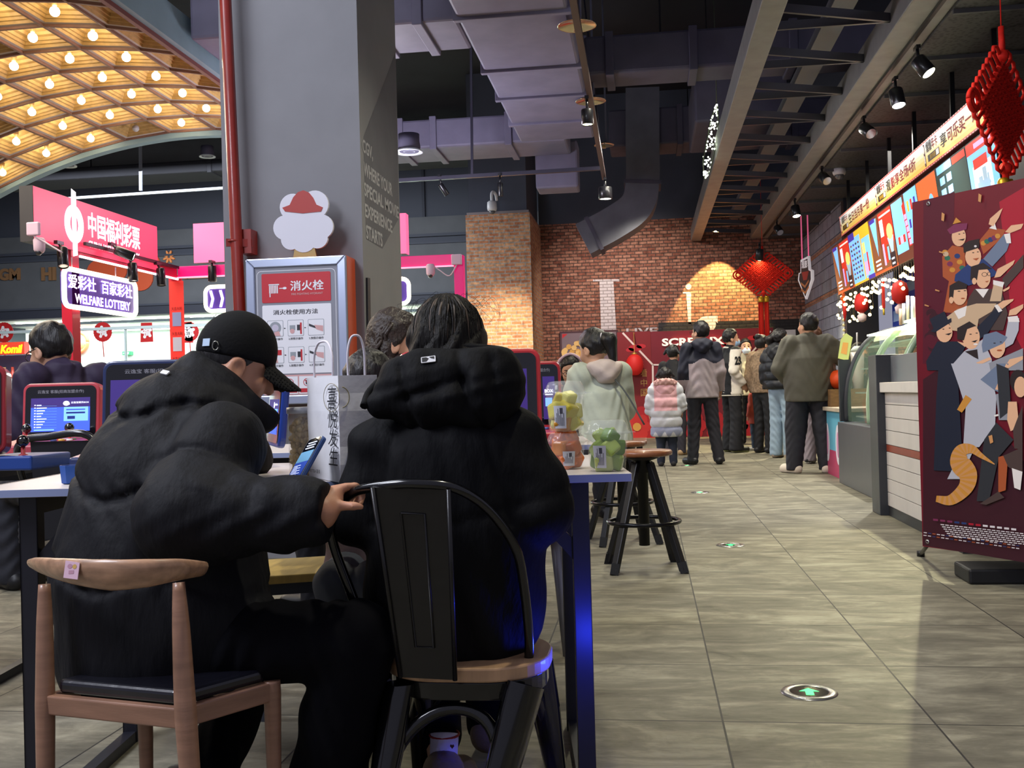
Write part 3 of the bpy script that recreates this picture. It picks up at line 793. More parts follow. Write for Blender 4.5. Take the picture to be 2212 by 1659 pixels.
# ------------------------------------------------------------------ red lottery stall in the mall
KX, KY = -5.0, 10.6
KRED = mat('#d8203c', rough=0.35, coat=0.2); KPINK = glow('#f2586e', 0.8); WGLOW = glow('#fff4fb', 2.2); NEON = glow('#fff6d8', 3.2)
ks = thing('lottery_stall', 'red frame of posts and beams around the lottery stall', 'stall', (-3.5, 9.5, 0))
z_b = at(68, 517, Y=8.5)[2]
MB().box(-5.1, -5.0, 8.47, 8.6, 0, z_b).build('post', KRED, ks, bevel=0.004)
MB().box(-5.1, -5.0, KY - 0.06, KY + 0.06, 0, 2.3).build('post', KRED, ks, bevel=0.004)
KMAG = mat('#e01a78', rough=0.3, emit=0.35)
xr = at(992, 560, Y=KY)[0]
MB().box(xr - 0.05, xr + 0.05, KY - 0.05, KY + 0.05, 0, at(992, 552, Y=KY)[2]).build('post', KMAG, ks, bevel=0.004)
zt = at(920, 553, Y=KY)[2]
MB().box(-5.0, xr - 0.05, KY - 0.05, KY + 0.05, zt - 0.115, zt).build('beam', KMAG, ks, bevel=0.004)
MB().box(-5.08, -5.0, 8.6, KY - 0.06, zt - 0.13, zt).build('beam', KRED, ks, bevel=0.004)
MB().box(-5.0, -4.985, 8.6, KY - 0.06, zt - 0.15, zt - 0.13).build('light_strip', glow('#ffdce8', 2.0), ks)
MB().box(-5.0, xr - 0.05, KY - 0.07, KY - 0.05, zt - 0.13, zt - 0.115).build('light_strip', glow('#ff9ab8', 1.2), ks)
fk = Fr((KX, 0, 0), (0, 1, 0), (0, 0, 1))
def q_k(x, y):
    p = at(x, y, X=KX); return (p[1], p[2])
sg = thing('shop_sign', 'glowing pink lottery sign board with a big white round emblem', 'sign', (KX, 9.5, 2.5))
a, c = q_k(70, 400), q_k(341, 579)
b0 = q_k(70, 520)[1]
sb = MB(); sb.box(KX - 0.12, KX, a[0], c[0], b0, a[1], 1); sb.rect(fk, a[0] + 0.004, c[0] - 0.004, b0 + 0.004, a[1] - 0.004, 0, 0.002)
sb.build('sign_box', [glow('#f0405f', 0.95), mat('#3c3a3e', rough=0.5)], sg)
em = MB()
ec = q_k(159, 482); er = 0.155
for r0, r1 in ((0.155, 0.105),):
    o_ = circ(ec[0], ec[1] - 0.01, r0, 36, 0.17); i_ = circ(ec[0], ec[1] - 0.01, r1 * 0.62, 36, 0.085)
    for k in range(36):
        em.flat(fk, [o_[k], o_[(k + 1) % 36], i_[(k + 1) % 36], i_[k]], 0, 0.006)
em.flat(fk, [(ec[0] - 0.03, ec[1] - 0.30), (ec[0] + 0.045, ec[1] - 0.28), (ec[0] + 0.04, ec[1] - 0.1), (ec[0] - 0.03, ec[1] - 0.1)], 0, 0.007)
em.flat(fk, [(ec[0] - 0.045, ec[1] + 0.09), (ec[0] + 0.035, ec[1] + 0.09), (ec[0] + 0.035, ec[1] + 0.28), (ec[0] - 0.04, ec[1] + 0.30)], 0, 0.007)
em.rect(fk, ec[0] - 0.035, ec[0] + 0.035, ec[1] - 0.1, ec[1] + 0.1, 0, 0.0065)
em.build('emblem', glow('#fff6fb', 2.4), sg)
t1, t2 = q_k(190, 505), q_k(300, 500)
MB().text('中国福利彩票', fk, t1[0], t2[0], t1[1] - 0.02, t1[1] + 0.20, 0, d=0.006, bold=0.03).build('lettering', WGLOW, sg)
t1, t2 = q_k(190, 525), q_k(300, 540)
MB().text('CHINA WELFARE LOTTERY', fk, t1[0], t2[0], t1[1] - 0.035, t1[1] + 0.025, 0, d=0.006, bold=0.03).build('lettering', WGLOW, sg)
fr2 = Fr((0, KY, 0), (1, 0, 0), (0, 0, 1))
s2 = thing('shop_sign', 'plain glowing pink sign board on the far beam, half behind the grey pillar', 'sign', (-3.8, KY, 2.6))
xa, xb = at(420, 530, Y=KY)[0], at(878, 510, Y=KY)[0]; za, zb = at(440, 568, Y=KY)[2], at(440, 483, Y=KY)[2]
q = MB(); q.box(xa, xb, KY - 0.02, KY + 0.1, za, zb, 1); q.rect(fr2, xa, xb, za, zb, 0, 0.022); q.box(xb - 0.01, xb + 0.002, KY - 0.021, KY + 0.1, za, zb, 0)
q.build('sign_box', [glow('#f76a9a', 0.95), mat('#3c3a3e', rough=0.5)], s2)
def neon(label, fr, u0, u1, v0, v1, lines, chev=False):
    o = thing('neon_sign', label, 'neon sign', fr((u0 + u1) / 2, v0))
    pnl = MB(); pnl.prism(rrect(u0, u1, v0, v1, 0.07), fr, -0.02, 0.0); pnl.build('panel', glow('#4a2f8c', 0.45), o)
    bd = MB(); rr = rrect(u0, u1, v0, v1, 0.07, 6); bd.tube([fr(x, y, 0.015) for x, y in rr + [rr[0]]], 0.022, 8, cap=False); bd.build('tube_border', NEON, o)
    for txt, a0, a1, b0, b1 in lines:
        MB().text(txt, fr, u0 + (u1 - u0) * a0, u0 + (u1 - u0) * a1, v0 + (v1 - v0) * b0, v0 + (v1 - v0) * b1, 0, d=0.01, bold=0.03).build('lettering', glow('#f4dcff', 3.0), o)
    for k in range(2): MB().tube([fr(u0 + (u1 - u0) * (0.12 + 0.6 * k), v1, 0), fr(u0 + (u1 - u0) * (0.12 + 0.6 * k), v1 + 0.11, 0)], 0.006, 6).build('hanger', mat('#d5c0d0', rough=0.4), o)
    return o
a, c = q_k(134, 576), q_k(291, 676); b0 = q_k(134, 660)[1]
neon('glowing purple neon sign with white writing hung under the pink lottery sign', fk, a[0], c[0], b0 - 0.0, a[1] - 0.01, [('爱彩社', 0.06, 0.42, 0.5, 0.88), ('百家彩社', 0.5, 0.95, 0.5, 0.88), ('WELFARE LOTTERY', 0.14, 0.92, 0.12, 0.38)])
xa, xb = at(445, 640, Y=KY)[0], at(884, 630, Y=KY)[0]; za, zb = at(460, 672, Y=KY)[2], at(460, 620, Y=KY)[2]
neon('neon sign with arrows under the far beam, half behind the grey pillar', fr2, xa, xb, za, zb, [('》》》', 0.02, 0.14, 0.15, 0.85)])
PST = glow('#e8352e', 0.35)
st = thing('poster_strip', 'tall red strip of lottery papers on the far post of the stall', 'poster', (-4.98, KY - 0.07, 0))
q = MB(); pf = Fr((-5.09, KY - 0.07, 0), (1, 0, 0), (0, 0, 1)); q.box(-5.09, -4.93, KY - 0.068, KY - 0.062, 0.5, zt - 0.16, 0)
for k in range(6):
    z = 1.85 - 0.27 * k; q.rect(pf, 0.03, 0.13, z - 0.1, z + 0.05, 1 if k % 2 else 2, 0.004); q.text('大吉大利', pf, 0.02, 0.14, z + 0.07, z + 0.11, 3, d=0.005, bold=0.02)
q.build('strip', [PST, mat('#c8c6e0', rough=0.6), mat('#8f9bd0', rough=0.6), mat('#8f1010', rough=0.6)], st)
bp = MB(); bp.bar((-4.97, 8.65, zt - 0.02), (-4.97, KY - 0.1, zt - 0.02), 0.03, 0.03); t = thing('lighting_track', 'black track along the near beam of the lottery stall', 'lighting track', (-4.97, 9.5, zt)); bp.build('rail', BLACKM, t)
for px, py, lit, lab, aim, r in ((134, 540, False, 'black spotlight nearest on the lottery stall beam', (0.25, -0.35, -1), 0.045), (240, 548, True, 'lit spotlight on the lottery stall beam turned sideways', (0.8, 0.3, -0.35), 0.045), (285, 572, False, 'black spotlight third along the lottery stall beam', (0.1, -0.1, -1), 0.045), (346, 584, False, 'black spotlight at the far corner of the lottery stall', (0.1, -0.1, -1), 0.045)):
    p = at(px, py - 12, X=-4.93); d = unit(aim); spot(lab, p, p + d * 0.22, r, lit, '#fff2c8', 30, length=0.18, drop=(-0.03, 0, 0.05))
p = at(458, 572, Y=KY - 0.12); spot('black spotlight under the second pink sign by the grey pillar', p, p + V(0, 0, -0.18), 0.045, length=0.17, drop=(0, 0, 0.04))
for px, py, X, Y, lab in ((85, 532, -4.95, None, 'pale camera on the near post of the lottery stall'), (930, 585, None, KY - 0.08, 'pale camera under the magenta beam by the brick pillar')):
    p = at(px, py, X=X, Y=Y); o = thing('stall_camera', lab, 'security camera', p)
    MB().lathe([(0.035, 0.07), (0.048, 0.05), (0.045, -0.03), (0.03, -0.055)], o=p, n=16).build('housing', mat('#e6c8dc', rough=0.4), o)
    MB().ball(p + V(0.0, -0.012, -0.05), 0.028, 12).build('lens', mat('#303038', rough=0.1, coat=1), o)
    e = p + (V(0.28, 0, 0.1) if Y is not None else V(-0.01, -0.06, 0.13))
    MB().box(e[0] - 0.055, e[0] + 0.055, e[1] - 0.02, e[1] + 0.02, e[2] - 0.05, e[2] + 0.06).build('junction_box', mat('#e3c3da', rough=0.5), o, bevel=0.01)
    MB().tube(spline([p + V(0.03, 0, 0.05), p + V(0.1, 0, 0.0), p + V(0.2, 0, -0.06), e + V(0, 0, -0.05)], 5), 0.007, 6).build('cable', mat('#e6d0e0', rough=0.5), o)

# ------------------------------------------------------------------ shop front across the mall
fl = Fr((0, 24.95, 0), (1, 0, 0), (0, 0, 1))
def q_f(x, y, Y=24.95):
    p = at(x, y, Y=Y); return (p[0], p[2])
BRONZE = mat('#9a7350', rough=0.4, metal=0.4)
o = thing('fascia_lettering', 'bronze raised letters on the grey fascia above the bright shop', 'lettering', (-11, 24.9, 4.2))
for s, x0, x1, y0, y1 in (('GM', 0, 45, 607, 579), ('HI', 92, 122, 607, 577), ('REEB', 382, 470, 604, 590)):
    a, c = q_f(x0, y0), q_f(x1, y1); MB().text(s, fl, a[0], c[0], a[1], c[1], 0, d=0.01, thick=0.05, bold=0.05).build('letters', BRONZE, o)
fo = thing('flower_emblem', 'orange petal emblem on the grey fascia right of the pink sign', 'emblem', (-10, 24.9, 4.6))
c = q_f(366, 555); q = MB()
for k in range(8):
    an = math.pi / 8 + k * math.pi / 4; q.prism([(c[0] + 0.1 * math.cos(an) + 0.07 * math.cos(t) * math.cos(an) - 0.028 * math.sin(t) * math.sin(an), c[1] + 0.1 * math.sin(an) + 0.07 * math.cos(t) * math.sin(an) + 0.028 * math.sin(t) * math.cos(an)) for t in np.linspace(0, 2 * math.pi, 14)[:-1]], fl, 0.0, 0.04)
q.build('petals', mat('#d98548', rough=0.5), fo)
oo = thing('fascia_ornament', 'orange curved ornament on the fascia behind the neon sign', 'emblem', (-11, 24.9, 4.3))
q = MB()
for x, y, r in ((215, 590, 0.34), (255, 585, 0.26), (305, 600, 0.34), (335, 565, 0.14)):
    c = q_f(x, y); q.prism(circ(c[0], c[1], r, 20), fl, 0, 0.04 + 0.002 * x / 100)
q.build('shapes', mat('#c4512e', rough=0.5), oo)
sl = MB()
for k in range(12):
    x = -17 + 1.25 * k
    sl = MB(); sl.box(x, x + 0.8, 26.0, 26.22, 3.12, 3.19)
    o = sl.build('ceiling_light', glow('#fbfff6', 9.0), org=(x, 26.1, 3.15)); tag(o, 'bright strip light in the ceiling of the white shop', 'ceiling light', 'strip lights in the bright shop')
gl = MB(); gl.box(-18, -1.9, 25.4, 25.5, 3.05, 3.12); gl.box(-18, -1.9, 27.5, 27.6, 3.05, 3.12)
struct(gl.build('trim_shop_ceiling', mat('#7d8a90', rough=0.5)))
REDP = mat('#c01f22', rough=0.6); PAPER = mat('#efeaea', rough=0.7)
def window_fan(px, py, r, lab, rect=False):
    c = q_f(px, py, 25.05); fw = Fr((0, 25.05, 0), (1, 0, 0), (0, 0, 1))
    o = thing('paper_cutout', lab, 'window decoration', (c[0], 25.05, c[1]), 'red new year paper cut-outs on the shop glass')
    q = MB()
    if rect: q.prism([(c[0] - r * 0.7, c[1] - r), (c[0] + r * 0.7, c[1] - r), (c[0] + r * 0.6, c[1] + r), (c[0] - r * 0.6, c[1] + r)], fw, 0, 0.01)
    else:
        q.prism([(c[0] + r * (1 + 0.04 * (k % 2)) * math.cos(k * math.pi / 24), c[1] + r * (1 + 0.04 * (k % 2)) * math.sin(k * math.pi / 24)) for k in range(48)], fw, 0, 0.01)
    q.build('paper', REDP, o)
    q = MB()
    for k in range(5):
        an = k * 2 * math.pi / 5 + 0.5; q.flat(fw, circ(c[0] + 0.5 * r * math.cos(an), c[1] + 0.5 * r * math.sin(an), 0.17 * r, 9), 0, 0.013)
    q.text('福', fw, c[0] - 0.4 * r, c[0] + 0.4 * r, c[1] - 0.35 * r, c[1] + 0.4 * r, 0, d=0.014, bold=0.05)
    q.build('print', PAPER, o)
    if not rect: MB().tube([fw(c[0], c[1] - r, 0.01), fw(c[0] + 0.02, c[1] - r * 2.6, 0.01)], 0.012, 6).build('tassel', REDP, o)
window_fan(9, 718, 0.26, 'round red paper cut-out on the shop glass at the far left, above yellow letters')
window_fan(222, 717, 0.25, 'round red paper cut-out with a tassel on the shop glass behind the man in purple')
window_fan(410, 717, 0.24, 'round red paper cut-out on the shop glass behind the black cap')
window_fan(402, 718, 0.27, 'red paper lantern cut-out overlapping the round one behind the black cap', True)
window_fan(317, 718, 0.25, 'red paper lantern cut-out left of the papered stall post', True)
rg = thing('ring_logo', 'orange ring emblem on the white wall inside the shop', 'emblem', (-12, 26.9, 2.6))
c = q_f(169, 739, 26.8); fw = Fr((0, 26.8, 0), (1, 0, 0), (0, 0, 1)); q = MB()
q.tube([fw(c[0] + 0.28 * math.cos(t), c[1] + 0.28 * math.sin(t)) for t in np.linspace(0, 6.2832, 31)], 0.05, 8); q.ball((c[0] + 0.1, 26.8, c[1] - 0.12), 0.11, 12, sc=(1, 0.3, 1)); q.build('ring', glow('#ff7a52', 0.6), rg)
MB().box(c[0] - 1.6, c[0] + 0.65, 26.85, 27.0, c[1] - 0.4, c[1] + 0.5).build('board', mat('#f4f1ee', rough=0.6), rg)
MB().box(c[0] - 1.6, c[0] - 1.4, 26.9, 27.0, 0, c[1] - 0.4).build('post', mat('#e4e4e4', rough=0.6), rg)
ex = thing('exit_sign', 'small green exit sign deep inside the bright shop', 'sign', (-10.6, 29.3, 2.2))
c = q_f(273, 763, 29.3); q = MB(); q.box(c[0] - 0.13, c[0] + 0.13, 29.3, 29.48, c[1] - 0.055, c[1] + 0.055); q.build('sign_box', mat('#0a6a40', rough=0.4, emit=0.15), ex)
MB().text('← EXIT', Fr((0, 29.29, 0), (1, 0, 0), (0, 0, 1)), c[0] - 0.1, c[0] + 0.1, c[1] - 0.03, c[1] + 0.03, 0, d=0.002, bold=0.03).build('lettering', glow('#c8ffe0', 1.0), ex)
kb = thing('snack_counter', 'snack stand with yellow lettering and lit shelves at the far left', 'counter', (-13.2, 22, 0))
a, c = at(-60, 768, Y=22), at(52, 738, Y=22); fk2 = Fr((0, 22, 0), (1, 0, 0), (0, 0, 1))
MB().box(a[0], c[0], 22, 22.2, a[2], c[2]).build('header', glow('#c23a26', 0.6), kb)
b1, b2 = at(1, 764, Y=22), at(49, 744, Y=22)
MB().text('Komil', fk2, b1[0], b2[0], b1[2], b2[2], 0, d=0.005, bold=0.05, shear=0.2).build('lettering', glow('#ffd21e', 1.2), kb)
z0 = at(20, 818, Y=22)[2]; z1 = a[2]
MB().box(a[0], c[0], 22.5, 22.6, z0, z1).build('back_panel', glow('#3a3346', 0.4), kb)
MB().box(a[0], c[0], 21.9, 22.6, 0, z0).build('cabinet', glow('#e9f6f2', 0.55), kb)
for k in range(5):
    x = a[0] + 0.2 + k * 0.2
    MB().lathe([(0.06, 0), (0.06, 0.12), (0.035, 0.18), (0.03, 0.28)], o=(x, 22.3, z0), n=12).build('bottle', mat(['#d98a3a', '#b8403a', '#d8b070', '#c05040', '#d07838'][k], rough=0.3), kb)

# ------------------------------------------------------------------ fire cabinet on the pillar
CY = 5.62
fc = Fr((0, CY, 0), (1, 0, 0), (0, 0, 1))
def q_c(x, y):
    p = at(x, y, Y=CY); return (p[0], p[2])
tl_, br_ = q_c(531, 561), q_c(757, 870); x0, x1, z1, z0 = tl_[0], br_[0] - 0.005, tl_[1], br_[1]
cb = thing('hydrant_cabinet', 'silver framed fire hydrant cabinet with red header on the grey pillar', 'fire cabinet', ((x0 + x1) / 2, 5.7, z0))
MB().box(x0, x1, CY + 0.01, 5.8, z0, z1).build('cabinet_body', mat('#c4512f', rough=0.45), cb)
ALU = mat('#b9c3da', rough=0.28, metal=0.75)
w = 0.052; fm = MB()
for poly in ([(x0, z1), (x1, z1), (x1 - w, z1 - w), (x0 + w, z1 - w)], [(x0, z0), (x0, z1), (x0 + w, z1 - w), (x0 + w, z0 + w)], [(x1, z0), (x1, z1), (x1 - w, z1 - w), (x1 - w, z0 + w)], [(x0, z0), (x1, z0), (x1 - w, z0 + w), (x0 + w, z0 + w)]):
    fm.prism(poly, fc, -0.02, 0.012)
fm.build('frame', ALU, cb, bevel=0.006)
G = ['#8b8d98', '#c42a35', '#dcdde8', '#33343c', '#efeff5', '#b5574c', '#9aa0a8', '#d9a8a8', '#c8c2d4']
ar = MB()
ar.rect(fc, x0 + w, x1 - w, z0 + w, z1 - w, 0, 0.001)
# pixel -> cabinet sheet
def P_(pts): return [q_c(x, y) for x, y in pts]
def outline(mb, pts, m, wd, d):
    n = len(pts)
    for i in range(n):
        a = np.array(pts[i]); b = np.array(pts[(i + 1) % n]); dn = b - a; L = np.linalg.norm(dn); nn = np.array((-dn[1], dn[0])) / (L + 1e-9) * wd / 2
        mb.flat(fc, [tuple(a - nn), tuple(b - nn), tuple(b + nn), tuple(a + nn)], m, d)
ax0, ax1 = x0 + w + 0.012, x1 - w - 0.012
outline(ar, rrect(ax0, ax1, z0 + w + 0.02, z1 - w - 0.02, 0.025), 4, 0.003, 0.002)
aw = ax1 - ax0; H = z1 - w - 0.035
def R_(u0, u1, v0, v1, m, d=0.002, r=0.0):
    a0, a1, b0, b1 = ax0 + aw * u0, ax0 + aw * u1, H - v1 * aw, H - v0 * aw
    if r: ar.flat(fc, rrect(a0, a1, b0, b1, r), m, d)
    else: ar.rect(fc, a0, a1, b0, b1, m, d)
    return a0, a1, b0, b1
def T_(t, u0, u1, v0, v1, m, bold=0.01): ar.text(t, fc, ax0 + aw * u0, ax0 + aw * u1, H - v1 * aw, H - v0 * aw, m, d=0.0045, bold=bold)
R_(0.06, 0.94, 0.0, 0.36, 1, 0.003, 0.008)
T_('消火栓', 0.43, 0.85, 0.10, 0.22, 4, 0.025); T_('FIRE FIGHTING HYDRANT', 0.44, 0.84, 0.25, 0.275, 7, 0.01)
for k in range(6): R_(0.155 + 0.02 * k, 0.168 + 0.02 * k, 0.14, 0.245, 4, 0.0045)
R_(0.15, 0.285, 0.13, 0.145, 4, 0.0045); R_(0.16, 0.172, 0.24, 0.29, 4, 0.0045); R_(0.285, 0.33, 0.18, 0.19, 4, 0.0045); ar.flat(fc, circ(ax0 + aw * 0.355, H - 0.185 * aw, 0.012, 12, 0.007), 4, 0.0045)
R_(0.06, 0.94, 0.39, 1.24, 4, 0.003, 0.008)
T_('消火栓使用方法', 0.2, 0.77, 0.45, 0.51, 3, 0.012)
for r in range(2):
    for c3 in range(3):
        u = 0.12 + 0.26 * c3; v = 0.58 + 0.33 * r
        a0, a1, b0, b1 = R_(u, u + 0.205, v, v + 0.2, 6, 0.0035, 0.006); R_(u + 0.006, u + 0.199, v + 0.006, v + 0.194, 4, 0.004, 0.005)
        if c3 < 2: ar.flat(fc, [(a1 + 0.004, (b0 + b1) / 2 + 0.004), (a1 + 0.016, (b0 + b1) / 2), (a1 + 0.004, (b0 + b1) / 2 - 0.004)], 3, 0.004)
        cx, cz = (a0 + a1) / 2, (b0 + b1) / 2; k = r * 3 + c3
        if k == 0: ar.flat(fc, circ(cx, cz + 0.004, 0.035, 18), 6, 0.0046); ar.flat(fc, circ(cx, cz + 0.004, 0.02, 14), 8, 0.0048); ar.flat(fc, [(cx - 0.015, b0 + 0.004), (cx + 0.03, b0 + 0.004), (cx + 0.022, cz - 0.015), (cx - 0.004, cz - 0.02)], 7, 0.005)
        elif k in (1, 4): ar.rect(fc, cx - 0.035, cx - 0.002, cz - 0.012, cz + 0.016, 6, 0.0046); ar.rect(fc, cx + 0.008, cx + 0.028, cz - 0.014, cz + 0.018, 3, 0.0046); ar.rect(fc, cx + 0.026, cx + 0.036, cz - 0.035, cz + 0.03, 1, 0.0048); ar.flat(fc, circ(cx - 0.02, cz - 0.018, 0.014, 10), 7, 0.005)
        elif k == 3: ar.rect(fc, cx - 0.02, cx + 0.034, cz, cz + 0.03, 1, 0.0046); ar.flat(fc, [(cx - 0.03, b0 + 0.004), (cx + 0.012, b0 + 0.004), (cx + 0.004, cz + 0.004), (cx - 0.008, cz + 0.004)], 7, 0.005)
        else: ar.flat(fc, [(a0 + 0.006, cz + 0.022), (a1 - 0.006, cz - 0.012), (a1 - 0.006, cz - 0.022), (a0 + 0.006, cz + 0.008)], 3, 0.0046); ar.flat(fc, [(cx - 0.01, cz + 0.014), (a1 - 0.006, cz + 0.008), (a1 - 0.006, cz - 0.026), (cx + 0.002, cz - 0.012)], 7, 0.0048)
        T_('%d.按图示操作' % (k + 1), u + 0.01, u + 0.195, v + 0.215, v + 0.245, 3, 0.01)
R_(0.06, 0.94, 1.255, 1.5, 7, 0.003)
for k in range(4):
    u = 0.075 + 0.218 * k; R_(u, u + 0.2, 1.275, 1.49, 4, 0.004)
    c = (ax0 + aw * (u + 0.1), H - 1.35 * aw); o_ = circ(*c, 0.022, 20); i_ = circ(*c, 0.0185, 20)
    for j in range(20): ar.flat(fc, [o_[j], o_[(j + 1) % 20], i_[(j + 1) % 20], i_[j]], 1, 0.005)
    ar.rect(fc, c[0] - 0.008, c[0] + 0.008, c[1] - 0.012, c[1] + 0.012, 3, 0.0048); ar.flat(fc, [(c[0] - 0.016, c[1] + 0.013), (c[0] - 0.013, c[1] + 0.016), (c[0] + 0.016, c[1] - 0.013), (c[0] + 0.013, c[1] - 0.016)], 1, 0.0052)
    R_(u + 0.01, u + 0.19, 1.425, 1.475, 1, 0.0048); T_('非警勿动', u + 0.02, u + 0.18, 1.435, 1.465, 4, 0.02)
ar.build('door_sheet', [mat(h, rough=0.45) for h in G], cb)

# plain white cloud board standing on the cabinet
cl = MB(); cu = []
for x, y, r in ((651, 470, 34), (612, 490, 28), (690, 488, 28), (628, 445, 30), (676, 440, 32), (652, 515, 30), (625, 515, 24), (682, 512, 24)):
    c = q_c(x, y); cl.prism(circ(c[0], c[1], r * CY / 2220, 26), Fr((0, CY + 0.05, 0), (1, 0, 0), (0, 0, 1)), 0, 0.02 + 0.0001 * x / 100)
cc = q_c(654, 540)
cl.prism([(cc[0] - 0.07, z1 - 0.0), (cc[0] + 0.07, z1), (cc[0] + 0.05, cc[1] + 0.06), (cc[0] - 0.05, cc[1] + 0.06)], Fr((0, CY + 0.05, 0), (1, 0, 0), (0, 0, 1)), 0, 0.018, 1)
rb = [q_c(x, y) for x, y in ((606, 447), (612, 455), (650, 459), (690, 455), (694, 446), (680, 440), (622, 441))]
cl.prism(rb, Fr((0, CY + 0.05, 0), (1, 0, 0), (0, 0, 1)), 0.02, 0.024, 2)
rb = [q_c(x, y) for x, y in ((622, 441), (630, 424), (640, 413), (652, 409), (664, 414), (673, 425), (680, 440))]
cl.prism(rb, Fr((0, CY + 0.05, 0), (1, 0, 0), (0, 0, 1)), 0.02, 0.0235, 2)
o = cl.build('cloud_board', [mat('#d9d8e2', rough=0.6), mat('#b79a62', rough=0.6), mat('#a8352f', rough=0.5)], org=(cc[0], CY, z1))
tag(o, 'white cloud shaped cut-out board with a red patch on top of the fire cabinet', 'cut-out board')

pn = thing('paper_notice', 'white paper notice with a red oval stuck on the side of the grey pillar', 'notice', (PX1, 6.2, 1.3))
a = q_pr(822, 682); c = q_pr(868, 790); q = MB()
q.prism([q_pr(823, 680), q_pr(866, 700), q_pr(872, 800), q_pr(828, 800)], fpr, 0.0005, 0.003, 0)
o_ = circ((a[0] + c[0]) / 2 + 0.05, a[1] - 0.12, 0.09, 24, 0.075); i_ = [(x0_ + ((a[0] + c[0]) / 2 + 0.05 - x0_) * 0.12, y0_ + (a[1] - 0.12 - y0_) * 0.12) for x0_, y0_ in o_]
for j in range(24): q.flat(fpr, [o_[j], o_[(j + 1) % 24], i_[(j + 1) % 24], i_[j]], 1, 0.004)
mx = (a[0] + c[0]) / 2 + 0.05
q.text('欢', fpr, mx - 0.05, mx + 0.05, a[1] - 0.165, a[1] - 0.075, 1, d=0.004); q.text('王', fpr, mx - 0.045, mx + 0.045, a[1] - 0.30, a[1] - 0.22, 1, d=0.004, bold=0.02)
for k in range(8): q.rect(fpr, a[0] + 0.04, a[0] + 0.09, a[1] - 0.09 - 0.03 * k, a[1] - 0.075 - 0.03 * k, 2, 0.004)
q.build('sheet', [mat('#cfc7b9', rough=0.8), mat('#9c4a3c', rough=0.7), mat('#8b8b86', rough=0.8)], pn)

# ------------------------------------------------------------------ red display wall and pictures at the far end
RY = 19.9
fr_ = Fr((0, RY, 0), (1, 0, 0), (0, 0, 1))
def q_r(x, y):
    p = at(x, y, Y=RY); return (p[0], p[2])
rw = thing('display_board', 'long dark red festive display board with white cinema lettering', 'display board', (0.9, RY, 0))
a = q_r(1333, 719); c = q_r(1670, 711); q = MB()
q.box(a[0], c[0], RY, RY + 0.12, 0, a[1], 0); q.box(a[0], q_r(1405, 720)[0], RY - 0.01, RY, 0, a[1] + 0.01, 1); q.box(c[0], c[0] + 0.42, RY + 0.05, RY + 0.12, 0, a[1] - 0.05, 2)
q.build('board', [mat('#761626', rough=0.5, var=0.1, vscale=2), mat('#80181f', rough=0.5), mat('#d8d3d2', rough=0.6)], rw)
s0, s1 = q_r(1430, 748), q_r(1564, 727)
MB().text('SCREENX', fr_, s0[0], s1[0], s0[1], s1[1], 0, d=0.012, thick=0.03, bold=0.035).build('lettering', mat('#fff2e6', rough=0.5, emit=0.35), rw)
q = MB()
def lines(mb, fr, pts, wd, m=0, d=0.012):
    for i in range(len(pts) - 1):
        a_ = np.array(pts[i]); b_ = np.array(pts[i + 1]); dn = b_ - a_; nn = np.array((-dn[1], dn[0])) / (np.linalg.norm(dn) + 1e-9) * wd / 2
        mb.flat(fr, [tuple(a_ - nn), tuple(b_ - nn), tuple(b_ + nn), tuple(a_ + nn)], m, d)
lines(q, fr_, [q_r(*p_) for p_ in ((1345, 719), (1410, 788), (1411, 880), (1370, 945))], 0.035); lines(q, fr_, [q_r(1410, 788), q_r(1600, 788), q_r(1665, 715)], 0.03)
q.build('white_line', mat('#e8d5cf', rough=0.5), rw)
q = MB()
for x, y, r in ((1372, 752, 0.13), (1385, 748, 0.09), (1361, 756, 0.08), (1570, 742, 0.1), (1560, 746, 0.08), (1640, 728, 0.12), (1625, 730, 0.09)): q.flat(fr_, circ(*q_r(x, y), r, 14, r * 0.5), 0, 0.013)
q.build('cloud_print', mat('#c02430', rough=0.5), rw)
FLM = [mat('#b01e28', rough=0.5), mat('#c8302e', rough=0.5), mat('#d8a04c', rough=0.5)]
q = MB()
for ring, rr, n in ((0.30, 0.11, 10), (0.17, 0.1, 7)):
    for k in range(n):
        c_ = q_r(1376, 922); q.flat(fr_, circ(c_[0] + ring * math.cos(6.283 * k / n), c_[1] + ring * math.sin(6.283 * k / n), rr, 12), 0 if ring > 0.2 else 1, 0.013 + 0.001 * k + (0.012 if ring < 0.2 else 0))
q.flat(fr_, circ(*q_r(1376, 922), 0.08, 12), 2, 0.045); q.build('flower_print', FLM, rw)
for xx in (1500, 1545, 1590, 1620):
    q = MB()
    for k in range(3): q.flat(fr_, circ(*q_r(xx + 8 * (k % 2), 935 - 16 * k), 0.16, 14, 0.13), 0, 0.013 + 0.002 * k)
    q.build('flower_print', FLM, rw)
for k, ch in enumerate('看中国'):
    c_ = q_r(1391, 806 + 21 * k); MB().text(ch, fr_, c_[0] - 0.06, c_[0] + 0.06, c_[1] - 0.07, c_[1] + 0.07, 0, d=0.014).build('lettering', mat('#c9a05a', rough=0.5), rw)
ln = thing('paper_lantern', 'round red paper lantern hung in front of the red display board', 'lantern', at(1371, 790, Y=19.7))
c_ = at(1371, 788, Y=19.7); q = MB(); prof = []
for k in range(25):
    t_ = math.pi * k / 24; prof.append((0.02 + 0.15 * math.sin(t_) * (1 - 0.05 * (k % 2)), -0.2 * math.cos(t_)))
q.lathe(prof, o=c_, n=24); q.build('shade', mat('#c8231f', rough=0.6, emit=0.15), ln)
